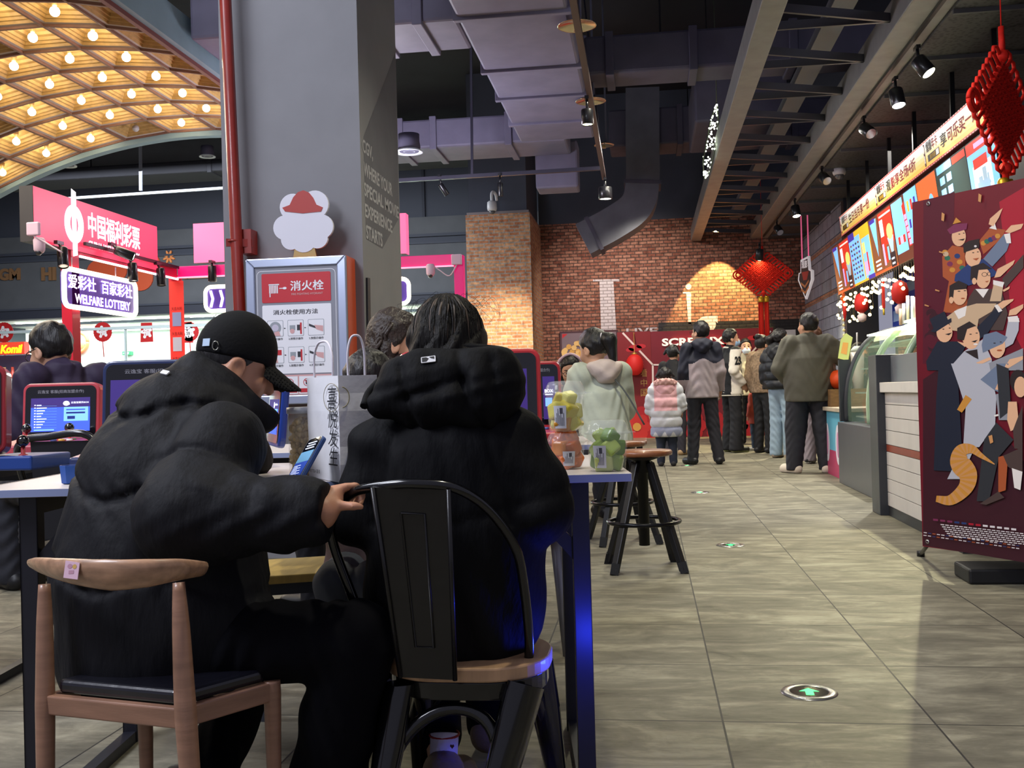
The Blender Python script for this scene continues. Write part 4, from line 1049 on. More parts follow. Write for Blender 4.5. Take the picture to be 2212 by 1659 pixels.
MB().lathe([(0.05, 0.19), (0.05, 0.225), (0.02, 0.23), (0.006, 0.24), (0.006, 0.62)], o=c_, n=12).tube([c_ + V(0, 0, 0.6), V(c_[0], RY, c_[2] + 0.6)], 0.01, 6).build('cap', mat('#c9a050', rough=0.4, metal=0.6), ln)
pp = thing('framed_picture', 'framed picture of popcorn on the brick wall behind the girl', 'picture', (-1.2, 20.39, 1.5))
f0, f1 = at(1211, 800, Y=20.36), at(1335, 712, Y=20.36); fpp = Fr((0, 20.36, 0), (1, 0, 0), (0, 0, 1)); q = MB()
q.box(f0[0], f1[0], 20.36, 20.4, f0[2], f1[2], 0); q.rect(fpp, f0[0] + 0.04, f1[0] - 0.04, f0[2] + 0.04, f1[2] - 0.04, 1, 0.002)
q.flat(fpp, [(f0[0] + 0.05, f1[2] - 0.14), (f0[0] + 0.16, f1[2] - 0.05), (f0[0] + 0.05, f1[2] - 0.05)], 2, 0.003)
q.build('frame', [mat('#431a1e', rough=0.4), mat('#7d6a72', rough=0.5), mat('#c4242a', rough=0.5)], pp)
q = MB()
for k in range(60):
    x = f0[0] + 0.08 + rng.random() * 0.8; z = f0[2] + 0.1 + rng.random() * 0.45 * (1 - abs(x - f0[0] - 0.35)); q.flat(fpp, circ(x, z, 0.035 + 0.03 * rng.random(), 8), k % 2, 0.004 + 0.0004 * k)
q.build('popcorn_print', [mat('#e8c07a', rough=0.6), mat('#d9a556', rough=0.6)], pp)

# ------------------------------------------------------------------ red knots
KNOT = mat('#e8200e', rough=0.7, var=0.15, vscale=30)
def knot(label, c, hw, hh, u, n, tas):
    u = unit(u); f = Fr(c, u, (0, 0, 1)); o = thing('chinese_knot', label, 'hanging knot', c)
    q = MB(); r = 0.62 * hw / n
    for s in (1, -1):
        for k in range(n):
            t_ = -1 + (2 * k + 1) / n
            a_ = (0.5 * (t_ - 1) , 0.5 * (t_ + 1)); b_ = (0.5 * (t_ + 1), 0.5 * (t_ - 1))
            pts = []
            for j in range(2 * n + 1):
                w_ = j / (2 * n); pts.append(f((a_[0] + (b_[0] - a_[0]) * w_) * hw * s, (a_[1] + (b_[1] - a_[1]) * w_) * hh, r * 0.8 * (1 if (j + k + (s < 0)) % 2 else -1)))
            q.tube(pts, r, 6)
    q.build('woven_body', KNOT, o)
    q = MB()
    for sx, sz in ((1, 1), (-1, 1), (1, -1), (-1, -1)):
        m_ = max(4, n // 2)
        for k in range(m_):
            w_ = (k + 0.5) / m_; b_ = (sx * hw * (1 - w_), sz * hh * w_); e = np.array((sx, sz * 0.8)) * hw * 0.22; tn = np.array((-sx * hw, sz * hh)); tn = tn / np.linalg.norm(tn) * hw * 0.09
            q.tube([f(*(b_ - tn)), f(*(b_ + e - tn * 1.2)), f(*(b_ + e * 1.25)), f(*(b_ + e + tn * 1.2)), f(*(b_ + tn))], r * 0.9, 6)
    for sx in (1, -1):
        for rr in (0.2, 0.13): q.tube([f(sx * hw * (1.05 + rr * 0.8 + rr * math.cos(t_)), hw * rr * 0.95 * math.sin(t_)) for t_ in np.linspace(0, 6.2832, 19)], r * 1.1, 6)
    q.build('loops', KNOT, o)
    q = MB(); q.tube([f(0, hh * 0.95), f(0, hh * 1.62)], r * 1.3, 8); q.tube([f(r, hh * 1.0), f(r * 1.5, hh * 1.3), f(0, hh * 1.6)], r, 6); q.ball(f(0, hh * 1.05), r * 3, 10); q.tube([f(0, hh * 1.6), f(0, tas['top'])], 0.004, 5)
    q.tube([f(0, -hh), f(0, -hh - 0.09)], r * 1.5, 8); q.ball(f(0, -hh - 0.03), r * 3, 10); q.build('cord', KNOT, o)
    z0_ = -hh - tas['gap']; tw = tas['w']
    q = MB()
    for s in (-1, 1): q.lathe([(tw * 0.5, 0), (tw * 0.55, 0.02), (tw * 0.55, tas['cap'] - 0.02), (tw * 0.4, tas['cap'])], o=f(s * tw * 0.55, z0_ - tas['cap']), n=14)
    q.build('gold_cap', mat('#d8a62c', rough=0.35, metal=0.6), o)
    q = MB()
    for s in (-1, 1):
        for k in range(26):
            an = rng.random() * 6.28; rr = tw * 0.48 * math.sqrt(rng.random()); x = s * tw * 0.55 + rr * math.cos(an); d_ = rr * math.sin(an)
            q.tube([f(x, z0_ - tas['cap'], d_), f(x * 1.03, z0_ - tas['cap'] - tas['len'] * (0.93 + 0.07 * rng.random()), d_ * 1.1)], tw * 0.1, 5)
    q.build('tassel', mat('#d8200f', rough=0.75), o)
    return o
knot('red woven knot with long tassels hanging by the brick wall', at(1648, 592, Y=18.3), 0.36, 0.30, (1, 0, 0), 16, dict(top=1.8, gap=0.09, cap=0.1, w=0.085, len=0.78))
kc = at(2168, 240, Y=6.2)
knot('big bright red woven knot hanging above the film poster at the right', kc, 0.31, 0.30, (0.66, 0.75, 0), 15, dict(top=1.2, gap=0.09, cap=0.09, w=0.06, len=0.55))

# ------------------------------------------------------------------ menu screens, light box and fairy lights over the counter
MXX = 2.8
def mfr(px): # frame hung at that column: u runs away to the right of the picture, leaning out at the top
    y = 635 + (px - 1818) * (545 - 635) / (1995 - 1818)
    return at(px, y, X=MXX)[1]
edges = [1812, 1848, 1893, 1943, 2001, 2112, 2174]
designs = ['cone', 'grid', 'cone', 'blue', 'orange', 'sheet']
labs = ['brown menu screen with an ice cream cone, farthest along the row', 'light blue menu screen with yellow corners and rows of items', 'brown menu screen with an ice cream cone between two blue screens', 'pale blue menu screen with a red and purple stripe', 'orange and dark green menu screen above the film poster', 'pale blue menu screen with a red heading beside the big knot']
SCOL = ['#5a2d20', '#e0562c', '#7fc4ff', '#e9f2ff', '#d0301f', '#d8e27a', '#f0b42c', '#3a2f9a', '#1f2f2c', '#f6efe6', '#7a4a2e', '#c9a8f2', '#1b1a22', '#f2622a', '#9fb7c8']
SM = [glow(h, 0.85) for h in SCOL]
for i in range(6):
    ya, yb = mfr(edges[i]), mfr(edges[i + 1])
    wdt = ya - yb - 0.015; ht = 0.685
    f = Fr((MXX, ya, 2.225), (0, -1, 0), unit((-0.12, 0, 1)))
    o = thing('menu_screen', labs[i], 'menu screen', f(wdt / 2, 0), 'menu screens above the counter')
    MB().fbox(f, -0.006, wdt + 0.006, -0.012, ht + 0.012, -0.06, -0.002).build('casing', mat('#1a1214', rough=0.4), o)
    q = MB(); S = lambda u0, u1, v0, v1, m, d=0.001: q.rect(f, u0 * wdt, u1 * wdt, v0 * ht, v1 * ht, m, d)
    D = designs[i]
    if D == 'cone':
        S(0, 1, 0, 1, 0); S(0.45, 1, 0.3, 0.98, 4, 0.002); S(0.42, 1, 0, 0.42, 10, 0.0025); S(0, 1, 0, 0.05, 1, 0.003); S(0, 0.4, 0.06, 0.95, 10, 0.002)
        q.flat(f, [(0.06 * wdt, 0.95 * ht), (0.36 * wdt, 0.95 * ht), (0.26 * wdt, 0.3 * ht)], 2, 0.004); S(0.05, 0.3, 0.9, 0.97, 7, 0.005)
        q.flat(f, [(0.72 * wdt, 0.52 * ht), (0.97 * wdt, 0.52 * ht), (0.86 * wdt, 0.12 * ht)], 14, 0.004); q.flat(f, circ(0.85 * wdt, 0.6 * ht, 0.12 * wdt, 16, 0.13 * ht), 5, 0.005)
        for k in range(3): S(0.48 + 0.09 * k, 0.55 + 0.09 * k, 0.1 + 0.03 * k, 0.46 - 0.04 * k, (11, 4, 2)[k], 0.004)
        S(0.48, 0.62, 0.58, 0.86, 3, 0.004); S(0.74, 0.95, 0.02, 0.26, 12, 0.0045); S(0.78, 0.9, 0.14, 0.17, 3, 0.005); S(0.78, 0.9, 0.06, 0.09, 3, 0.005); S(0.5, 0.98, 0.9, 0.93, 9, 0.004)
        for k in range(3): S(0.1, 0.32, 0.08 + 0.07 * k, 0.11 + 0.07 * k, 3, 0.004)
    elif D == 'grid':
        S(0, 1, 0, 1, 6); S(0, 0.55, 0.05, 0.9, 2, 0.002); S(0.6, 0.97, 0.05, 0.78, 2, 0.002); S(0, 0.3, 0.86, 1, 7, 0.003); S(0.7, 1, 0, 0.08, 7, 0.003)
        for r in range(8):
            for c in range(4): S(0.06 + 0.12 * c, 0.13 + 0.12 * c, 0.12 + 0.09 * r, 0.16 + 0.09 * r, (8, 10, 7)[(r + c) % 3], 0.003)
        S(0.62, 0.75, 0.1, 0.35, 11, 0.003); S(0.76, 0.82, 0.15, 0.5, 4, 0.003); S(0.62, 0.74, 0.5, 0.7, 5, 0.003)
    elif D == 'blue':
        S(0, 1, 0, 1, 0); S(0.02, 0.46, 0.16, 0.98, 2, 0.002); S(0.54, 0.99, 0.22, 1, 2, 0.002); q.flat(f, [(0.42 * wdt, 0.85 * ht), (0.52 * wdt, 0.9 * ht), (0.6 * wdt, 0.2 * ht), (0.5 * wdt, 0.2 * ht)], 4, 0.003)
        for k in range(5): S(0.46 + 0.015 * k, 0.54 + 0.015 * k, 0.62 - 0.1 * k, 0.70 - 0.1 * k, 11, 0.004)
        for c in range(3):
            S(0.62 + 0.12 * c, 0.68 + 0.12 * c, 0.7, 0.86, (6, 4, 7)[c], 0.003); S(0.62 + 0.12 * c, 0.68 + 0.12 * c, 0.45, 0.58, (7, 14, 4)[c], 0.003); S(0.12 + 0.1 * c, 0.2 + 0.1 * c, 0.3, 0.42, (4, 11, 4)[c], 0.003)
        S(0.7, 0.95, 0.05, 0.09, 3, 0.003)
    elif D == 'orange':
        S(0, 1, 0, 1, 8); S(0, 0.42, 0, 1, 13, 0.002); S(0.46, 0.74, 0.9, 1, 2, 0.003); S(0.76, 0.99, 0.9, 0.99, 4, 0.003)
        for r in range(5):
            for c in range(2): S(0.5 + 0.13 * c, 0.59 + 0.13 * c, 0.1 + 0.16 * r, 0.2 + 0.16 * r, 2, 0.003)
        q.flat(f, circ(0.12 * wdt, 0.5 * ht, 0.05 * wdt, 14, 0.1 * ht), 11, 0.003); q.flat(f, circ(0.28 * wdt, 0.62 * ht, 0.05 * wdt, 14, 0.12 * ht), 2, 0.003)
    else:
        S(0, 1, 0, 1, 2); S(0, 1, 0.86, 1, 4, 0.002); S(0.3, 0.9, 0.9, 0.96, 11, 0.003); S(0.15, 0.8, 0.08, 0.7, 3, 0.002); S(0.2, 0.7, 0.66, 0.78, 4, 0.003)
        for k in range(14): S(0.22 + 0.5 * rng.random(), 0.3 + 0.5 * rng.random(), 0.12 + 0.4 * rng.random(), 0.2 + 0.45 * rng.random(), 14, 0.003)
    q.build('screen_image', SM, o)
    MB().bar((2.86, ya - wdt / 2, 2.5), (2.86, ya - wdt / 2, 3.77), 0.04, 0.04).build('hanger', BLACKM, o)
ya, yb = at(1818, 500, X=2.72)[1], at(2175, 240, X=2.72)[1]
f = Fr((2.72, ya, 2.965), (0, -1, 0), unit((-0.1, 0, 1))); Lb = ya - yb; hb = 0.27
bx = thing('promotion_lightbox', 'long yellow and white promotion light box above the menu screens', 'light box', f(Lb / 2, 0))
MB().fbox(f, 0, Lb, 0, hb, -0.08, 0).build('box', mat('#8c2f33', rough=0.5), bx)
q = MB(); q.rect(f, 0, Lb, 0.008, hb - 0.008, 2, 0.001)
for k, m_ in enumerate((0, 0, 1, 1, 2, 2)): q.rect(f, 0.03, Lb - 0.03, 0.02 + 0.23 * k / 6, 0.02 + 0.23 * (k + 1) / 6, 3 + k, 0.002)
n = 90
for k in range(n): q.rect(f, Lb * k / n, Lb * (k + 0.5) / n, hb - 0.01, hb - 0.002, 9, 0.003); q.rect(f, Lb * k / n, Lb * (k + 0.5) / n, 0.002, 0.01, 9, 0.003)
q.build('printed_face', [glow(h, 0.62) for h in ('#e8c05a', '#efd9a0', '#b8443c', '#e5b955', '#e8c470', '#ecd190', '#efdfba', '#efe8dc', '#efeef2', '#e8a0a0')], bx)
q = MB(); seg = [0.0, 0.335, 0.665]
for s_, txt in zip(seg, ('生日当月享一份', '观影享全场4折', '享可乐买一赠一')):
    b = Lb * s_ * 0.98 + 0.05; w_ = Lb * 0.32
    q.rect(f, b, b + 0.05, 0.03, 0.24, 0, 0.004); q.flat(f, circ(b + 0.025, 0.19, 0.022, 10, 0.04), 3, 0.006); q.rect(f, b + 0.012, b + 0.038, 0.06, 0.13, 3, 0.006)
    q.text('爆爆', f, b + 0.1, b + 0.28, 0.14, 0.24, 1, d=0.005, bold=0.04); q.text('年卡', f, b + 0.29, b + 0.47, 0.14, 0.24, 2, d=0.005, bold=0.04)
    q.rect(f, b + 0.12, b + 0.5, 0.05, 0.115, 1, 0.004); q.text('限时特惠', f, b + 0.2, b + 0.38, 0.06, 0.105, 4, d=0.006, bold=0.02); q.rect(f, b + 0.4, b + 0.49, 0.057, 0.108, 3, 0.006)
    q.text(txt[0], f, b + 0.56, b + 0.56 + w_ * 0.09, 0.08, 0.2, 1, d=0.005, bold=0.03); q.text(txt[1:], f, b + 0.57 + w_ * 0.1, b + w_ * 0.86, 0.08, 0.2, 2, d=0.005, bold=0.035)
q.build('lettering', [mat('#5f1f1c', rough=0.6), mat('#2b211f', rough=0.6), mat('#96222c', rough=0.6), mat('#efe8e4', rough=0.6, emit=0.4), mat('#d8a52c', rough=0.6)], bx)

fl_ = thing('fairy_lights', 'curtain of yellow fairy lights hanging below the menu screens', 'fairy lights', (2.72, 12.5, 2.2))
q = MB(); q.tube([(2.74, 15.2, 2.2), (2.74, 9.5, 2.2)], 0.004, 5)
bl0 = None
for k in range(46):
    y = 15.15 - 0.105 * k; ln_ = 0.12 + 0.33 * rng.random()
    q.tube([(2.74, y, 2.2), (2.74 + 0.02 * rng.random(), y + 0.02, 2.2 - ln_)], 0.003, 4)
    for j in range(2):
        z = 2.2 - ln_ * (1 if j else 0.35 + 0.3 * rng.random())
        if bl0 is None:
            bl0 = MB(); bl0.ball((0, 0, 0), 0.021, 8); ob = bl0.build('bulb', glow('#ffe89a', 9.0), fl_); bl0 = ob; ob.data.transform(Matrix.Translation(Vector(fl_.location))); 
        else:
            ob = bl0.copy(); C.objects.link(ob); ob.parent = fl_
        ob.location = (2.735 - fl_.location[0], y + 0.02 * j - fl_.location[1], z - fl_.location[2])
q.build('wires', mat('#6a5f4a', rough=0.6), fl_)
RD = mat('#c6211d', rough=0.6); GD = mat('#d9a83a', rough=0.4, metal=0.4)
def ornament(px, py, Y, lab, kind):
    p = at(px, py, X=2.74); o = thing('hanging_ornament', lab, 'ornament', p)
    if kind == 'chili':
        q = MB(); q.ball(p + V(0, 0, 0.1), 0.05, 10, sc=(1, 1, 0.8)); [q.ball(p + V(0, 0.05 * math.cos(k), 0.1 + 0.05 * math.sin(k)), 0.03, 8) for k in (0, 1.5, 3, 4.5)]; q.build('flower', mat('#e8641c', rough=0.5), o)
        MB().tube(spline([p + V(0, -0.02, 0.05), p + V(0, -0.05, -0.08), p + V(0, -0.02, -0.22)], 4), [0.02, 0.03, 0.03, 0.03, 0.028, 0.026, 0.02, 0.012, 0.004], 8).build('pepper', RD, o)
        q = MB()
        for k in range(5): q.ball(p + V(0, 0.05, -0.2 - 0.07 * k), 0.022, 8)
        q.build('beads', mat('#e8dca0', rough=0.4), o)
    elif kind == 'lantern':
        q = MB(); q.lathe([(0.02, 0.13), (0.07, 0.1), (0.09, 0.02), (0.08, -0.08), (0.03, -0.12)], o=p, n=14); q.build('lantern', RD, o)
        q = MB(); q.lathe([(0.02, -0.12), (0.06, -0.16), (0.05, -0.22), (0.015, -0.24)], o=p, n=12); q.ball(p + V(0, 0.09, 0.02), 0.06, 8); q.build('bell', mat('#e6cfcf', rough=0.5), o)
    else:
        MB().box(p[0] - 0.01, p[0] + 0.01, p[1] - 0.035, p[1] + 0.035, p[2] - 0.18, p[2] + 0.16).build('plaque', RD, o)
        MB().tube([p + V(0, 0, -0.18), p + V(0, 0, -0.26)], 0.012, 6).build('tassel', mat('#e3c23a', rough=0.6), o)
    MB().tube([p + V(0, 0, 0.1), (p[0], p[1], 2.2)], 0.003, 4).build('string', mat('#6a3a2a', rough=0.6), o)
ornament(1823, 660, 0, 'orange flower ornament with a red chili and pale beads, farthest under the screens', 'chili')
ornament(1861, 655, 0, 'red lantern ornament with a pale bell below the blue menu screen', 'lantern')
ornament(1908, 632, 0, 'narrow red plaque ornament among the fairy lights', 'plaque')
ornament(1944, 632, 0, 'red lantern ornament among the fairy lights beside the film poster', 'lantern')

# back of the snack bar
bk = MB(); bk.box(3.75, 3.95, 3, 16.2, 0, 3.77, 0); bk.box(3.72, 3.75, 12.6, 15.9, 0.0, 2.4, 1)
struct(bk.build('wall_snack_bar', [mat('#2b2a30', rough=0.7), brick_mat('brick_brown', '#6a4634', '#80573f', '#3a2d26', w=0.2, h=0.07), mat('#17161b', rough=0.6)]))
bb = thing('blue_board', 'blue notice boards on the back wall of the snack bar', 'notice board', at(1950, 660, X=3.7))
fb_ = Fr((3.70, 0, 0), (0, -1, 0), (0, 0, 1))
for (xa, ya_, xb_, yb_) in ((1928, 605, 1990, 655), (1930, 662, 1990, 708)):
    p0 = at(xa, yb_, X=3.70); p1 = at(xb_, ya_, X=3.70); q = MB(); q.fbox(fb_, -p0[1], -p1[1], p0[2], p1[2] + 0.15, -0.018, 0.01, 0); q.rect(fb_, -p0[1] + 0.06, -p1[1] - 0.06, p0[2] + 0.08, p1[2] + 0.05, 1, 0.012); q.build('board', [mat('#1c2f8c', rough=0.5, emit=0.1), mat('#7d95d0', rough=0.5)], bb)
hs = thing('hanging_sign', 'shield shaped white edged sign hanging by the grey block wall', 'sign', at(1741, 600, Y=17.6))
fh = Fp(at(1741, 600, Y=17.6), (0.45, -0.9, 0), (0, 0, 1)); sc_ = 17.6 / 2220
sh = [(-0.11, 0.31), (0.11, 0.35), (0.13, 0.13), (0.2, 0.1), (0.2, -0.05), (0.0, -0.36), (-0.2, -0.02), (-0.17, 0.1), (-0.12, 0.1)]
q = MB(); q.prism(sh, fh, -0.02, 0.02, 0); q.flat(fh, [(x * 0.82, z * 0.88) for x, z in sh], 1, 0.024); q.text('观影', fh, -0.07, 0.09, 0.16, 0.28, 0, d=0.027, bold=0.04)
q.flat(fh, [(-0.08, 0.1), (0.12, 0.1), (0.06, -0.04), (-0.04, -0.04)], 2, 0.026)
for k in range(2): q.flat(fh, [(-0.11, -0.06 - 0.1 * k), (0, -0.13 - 0.1 * k), (0.11, -0.04 - 0.1 * k), (0.11, -0.08 - 0.1 * k), (0, -0.17 - 0.1 * k), (-0.11, -0.1 - 0.1 * k)], 3, 0.026)
q.build('sign_panel', [mat('#efe6ea', rough=0.5, emit=0.25), mat('#3a2a2c', rough=0.5), mat('#b0392f', rough=0.5), mat('#c97f4a', rough=0.5)], hs)
q = MB(); q.tube([fh(-0.09, 0.3), (fh(-0.09, 0.3)[0], fh(-0.09, 0.3)[1], 3.77)], 0.012, 6); q.build('cord', glow('#f06a96', 0.5), hs)
q = MB(); q.tube([fh(0.09, 0.34), (fh(0.09, 0.3)[0], fh(0.09, 0.3)[1], 3.77)], 0.012, 6); q.build('cord', glow('#f06a96', 0.5), hs)

# ------------------------------------------------------------------ counters
WHITEP = mat('#cfc9c4', rough=0.5, var=0.06, vscale=6, stretch=(1, 1, 0.3))
GRAPH = mat('#34363c', rough=0.4, var=0.08, vscale=5)
wc = thing('white_counter', 'white boarded counter with a brick red stripe beside the film poster', 'counter', (1.95, 6.6, 0))
q = MB()
zb = [0.07, 0.165, 0.26, 0.355, 0.45, 0.50, 0.60, 0.69, 0.78, 0.865]
for k in range(len(zb) - 1): q.box(1.655, 1.70, 5.8, 7.5, zb[k] + 0.002, zb[k + 1] - 0.002, 1 if k == 4 else 0)
q.box(1.66, 2.3, 5.8, 7.5, 0.07, 0.86, 2)
q.build('front_boards', [WHITEP, mat('#8a3b27', rough=0.5, var=0.1), mat('#55504c', rough=0.7)], wc, bevel=0.002)
MB().box(1.66, 2.3, 5.8, 7.5, 0, 0.07).build('plinth', mat('#2b2b2e', rough=0.5), wc)
MB().box(1.62, 2.35, 5.78, 7.5, 0.865, 0.935).build('top_slab', mat('#d8d2cc', rough=0.4, var=0.05), wc, bevel=0.004)
MB().box(1.70, 1.80, 5.8, 7.5, 0.935, 1.12).build('upstand', mat('#6a6d74', rough=0.4), wc, bevel=0.004)
MB().box(1.60, 2.3, 7.5, 7.75, 0, 1.13).build('end_panel', GRAPH, wc, bevel=0.004)
dc = thing('display_case', 'curved glass pastry case on a dark grey base at the counter', 'display case', (2.2, 9.2, 0))
q = MB(); q.box(1.78, 2.6, 8.55, 10.05, 0, 0.575); q.build('case_base', mat('#5a5c62', rough=0.35, metal=0.2, var=0.05), dc, bevel=0.006)
prof = [(1.86, 0.585), (1.86, 0.8), (1.89, 1.0), (1.97, 1.2), (2.09, 1.345), (2.28, 1.42), (2.6, 1.45)]
prof = spline([V(a, b, 0) for a, b in prof], 4)
q = MB()
for i in range(len(prof) - 1):
    a, b = prof[i], prof[i + 1]
    q.add([(a[0], 8.0, a[1]), (b[0], 8.0, b[1]), (b[0], 10.0, b[1]), (a[0], 10.0, a[1])], [(0, 1, 2, 3)], 0, True)
q.build('curved_glass', mat('#a9cdb0', rough=0.04, alpha=0.34, coat=1.0), dc)
GREENB = mat('#a9c2a2', rough=0.25, coat=0.5)
for y in (9.98, 9.0, 8.0): MB().tube([(p[0], y, p[1]) for p in prof], 0.028, 8).build('rib', GREENB if y < 9.9 else GRAPH, dc)
MB().box(1.80, 1.9, 10.0, 10.06, 0.58, 1.16).build('side_panel', GRAPH, dc)
for z in (0.62, 0.84, 1.06, 1.26): MB().box(1.93 + max(0, z - 0.9) * 0.35, 2.58, 8.05, 9.95, z, z + 0.012).build('shelf', mat('#c9d8cc', rough=0.2, alpha=0.6), dc)
MB().box(2.05, 2.55, 8.05, 9.95, 1.37, 1.385).build('light_strip', glow('#f4f7c8', 3.0), dc)
MB().box(2.56, 2.6, 8.05, 9.95, 0.6, 1.4).build('back_panel', mat('#9fb3a4', rough=0.5), dc)
for z in (0.64, 0.86, 1.08):
    for k in range(7):
        y = 8.2 + 0.26 * k; b = MB(); b.ball((2.2 + 0.12 * (k % 2), y, z + 0.032), 0.062, 10, sc=(1.1, 0.9, 0.5)); o = b.build('pastry', mat(['#c99a5a', '#b8823f', '#d8b880'][k % 3], rough=0.6), org=(2.2, y, z)); tag(o, 'small golden pastry on a shelf of the curved glass case', 'pastry', 'pastries in the glass case')
tp = thing('case_topping', 'narrow white shelf with straws and leaflets on top of the glass case', 'shelf', (2.5, 8.8, 1.46))
MB().box(2.3, 2.7, 7.9, 9.6, 1.462, 1.485).build('shelf', mat('#e3e3e0', rough=0.5), tp)
for k, (x, h, c) in enumerate(((1946, 0.16, '#f1c9a8'), (1953, 0.2, '#efe9e6'), (1962, 0.26, '#f3e4c9'), (1972, 0.24, '#efefef'), (1980, 0.22, '#e8b0b0'))):
    p = at(x, 705, X=2.45); MB().tube([(2.45, p[1], 1.485), (2.45, p[1] - 0.01, 1.485 + h)], 0.016, 8).build('straw_tube', mat(c, rough=0.5), tp)
pc = thing('promotion_counter', 'low counter clad in blue and pink posters behind the big man', 'counter', (2.1, 11.7, 0))
q = MB(); q.box(1.86, 2.6, 10.15, 11.35, 0, 0.66, 0); fq = Fr((1.86, 0, 0), (0, -1, 0), (0, 0, 1))
q.rect(fq, -11.35, -10.16, 0.26, 0.66, 1, 0.002); q.rect(fq, -11.35, -10.16, 0.0, 0.26, 2, 0.002)
for y in (10.5, 11.1): q.flat(fq, circ(-y, 0.33, 0.13, 20, 0.2), 3, 0.003); q.flat(fq, circ(-y, 0.33, 0.06, 14, 0.13), 4, 0.004)
q.build('clad_body', [mat('#8aa8b8', rough=0.5), mat('#5fa9c4', rough=0.5), mat('#b03a62', rough=0.5), mat('#dcd8e2', rough=0.5), mat('#c98ab0', rough=0.5)], pc)
MB().box(1.82, 2.65, 10.1, 11.4, 0.66, 0.70).build('worktop', mat('#b9ac98', rough=0.4, var=0.1), pc, bevel=0.004)
ob = MB(); p = at(1812, 822, X=2.0); ob.ball((p[0], p[1], 0.98), 0.13, 14, sc=(0.9, 1, 0.8)); o = ob.build('orange_bag', mat('#e8501c', rough=0.5, bump=0.5, bscale=18), org=(p[0], p[1], 0.9)); tag(o, 'bright orange bag on the crate behind the big man', 'bag')
cr_ = MB(); cr_.box(1.88, 2.3, p[1] - 0.25, p[1] + 0.25, 0.70, 0.88)
for k in range(5): cr_.box(1.872, 1.88, p[1] - 0.25 + 0.1 * k, p[1] - 0.17 + 0.1 * k, 0.70, 0.88)
o = cr_.build('wooden_crate', mat('#7a5c38', rough=0.7, var=0.2, vscale=12, stretch=(1, 0.3, 4)), org=(2.1, p[1], 0.7)); tag(o, 'brown wooden crate under the orange bag on the counter', 'crate')
for px, py, lab in ((1852, 772, 'white drink cup with a straw beside the curved glass case'),):
    p = at(px, py, X=2.2); o = thing('drink_cup', lab, 'cup', p); b = 0.70
    MB().lathe([(0.045, b), (0.07, p[2] + 0.06)], o=(p[0], p[1], 0), n=18).build('cup', mat('#e8e2da', rough=0.4), o)
    MB().lathe([(0.072, p[2] + 0.06), (0.06, p[2] + 0.09), (0.03, p[2] + 0.12)], o=(p[0], p[1], 0), n=18).build('lid', mat('#d5e2dc', rough=0.1), o)
    MB().tube([(p[0], p[1], p[2] + 0.08), (p[0], p[1] - 0.02, p[2] + 0.26)], 0.008, 6).build('straw', mat('#f0f0f0', rough=0.4), o)
fo_ = MB(); fx = Fp(at(1826, 752, X=2.0), (0.5, -0.85, 0), (0.1, 0, 1)); fo_.prism([(-0.09, -0.1), (0.06, -0.13), (0.1, 0.1), (0.0, 0.15), (-0.07, 0.09)], fx, 0, 0.008, 0); fo_.flat(fx, [(-0.05, -0.05), (0.04, -0.07), (0.05, 0.05), (-0.03, 0.06)], 1, 0.01)
fo_.tube([fx(0, -0.1, -0.003), (fx(0, 0)[0], fx(0, 0)[1], 0.70)], 0.006, 6); o = fo_.build('leaflet_card', [mat('#c9d77a', rough=0.5), mat('#e0a54a', rough=0.5)], org=at(1826, 752, X=2.0)); tag(o, 'green and yellow promotion card standing on the counter by the staff', 'card')

# ------------------------------------------------------------------ film poster on its stand
PO = at(1993, 1180, Y=5.2)
PU = unit((0.33, -0.46, 0)); PV = unit((0.0, 0.0, 1))
pfr = Fr(PO, PU, PV)
def pl(x, y):
    d = ray(x, y); t = ((PO - EYE) @ pfr.n) / (d @ pfr.n); p = EYE + d * t - PO
    return (p @ PU, p @ PV)
PH = pl(1995, 432)[1]; PW = 0.86
ps = thing('poster_stand', 'tall dark red film poster stand with a crowd of reaching figures', 'poster stand', PO + PU * 0.4 - V(0, 0, PO[2]))
q = MB(); q.fbox(pfr, 0, PW, 0, PH, -0.004, 0, 0); q.build('poster_sheet', mat('#6e1526', rough=0.35, var=0.25, vscale=1.6), ps)
q = MB()
q.tube([pfr(0.02, PH - 0.03, -0.015), pfr(0.43, PH * 0.45, -0.06), pfr(0.80, 0.05, -0.015)], 0.008, 6); q.tube([pfr(0.84, PH - 0.03, -0.015), pfr(0.43, PH * 0.45, -0.06), pfr(0.02, 0.05, -0.015)], 0.008, 6)
ft = at(1989, 1197, Z=0.012); q.tube([pfr(0.04, 0.03, -0.01), ft], 0.010, 8); q.tube([pfr(0.8, 0.03, -0.01), pfr(0.9, 0, 0.25) * V(1, 1, 0) + V(0, 0, 0.012)], 0.01, 8); q.tube([pfr(0.43, PH * 0.4, -0.06), pfr(0.43, 0, -0.35) * V(1, 1, 0) + V(0, 0, 0.012)], 0.01, 8)
q.build('stand_rods', BLACKM, ps)
q = MB(); q.lathe([(0.02, 0), (0.02, 0.03)], o=ft - V(0, 0, 0.012), n=10); q.build('foot', BLACKM, ps)
wbx = pfr(0.28, 0, -0.12); MB().box(wbx[0] - 0.13, wbx[0] + 0.25, wbx[1] - 0.12, wbx[1] + 0.12, 0.0, 0.07).build('base_weight', mat('#111114', rough=0.5), ps, bevel=0.01)
for x_, y_ in ((2006, 440), (2004, 1170)):
    a, b = pl(x_, y_); q = MB(); q.lathe([(0.006, 0), (0.012, 0.002), (0.006, 0.004)], o=pfr(a, b), axis=pfr.n, n=14, cap=False); q.build('eyelet', mat('#c9c9c9', rough=0.2, metal=0.8), ps)
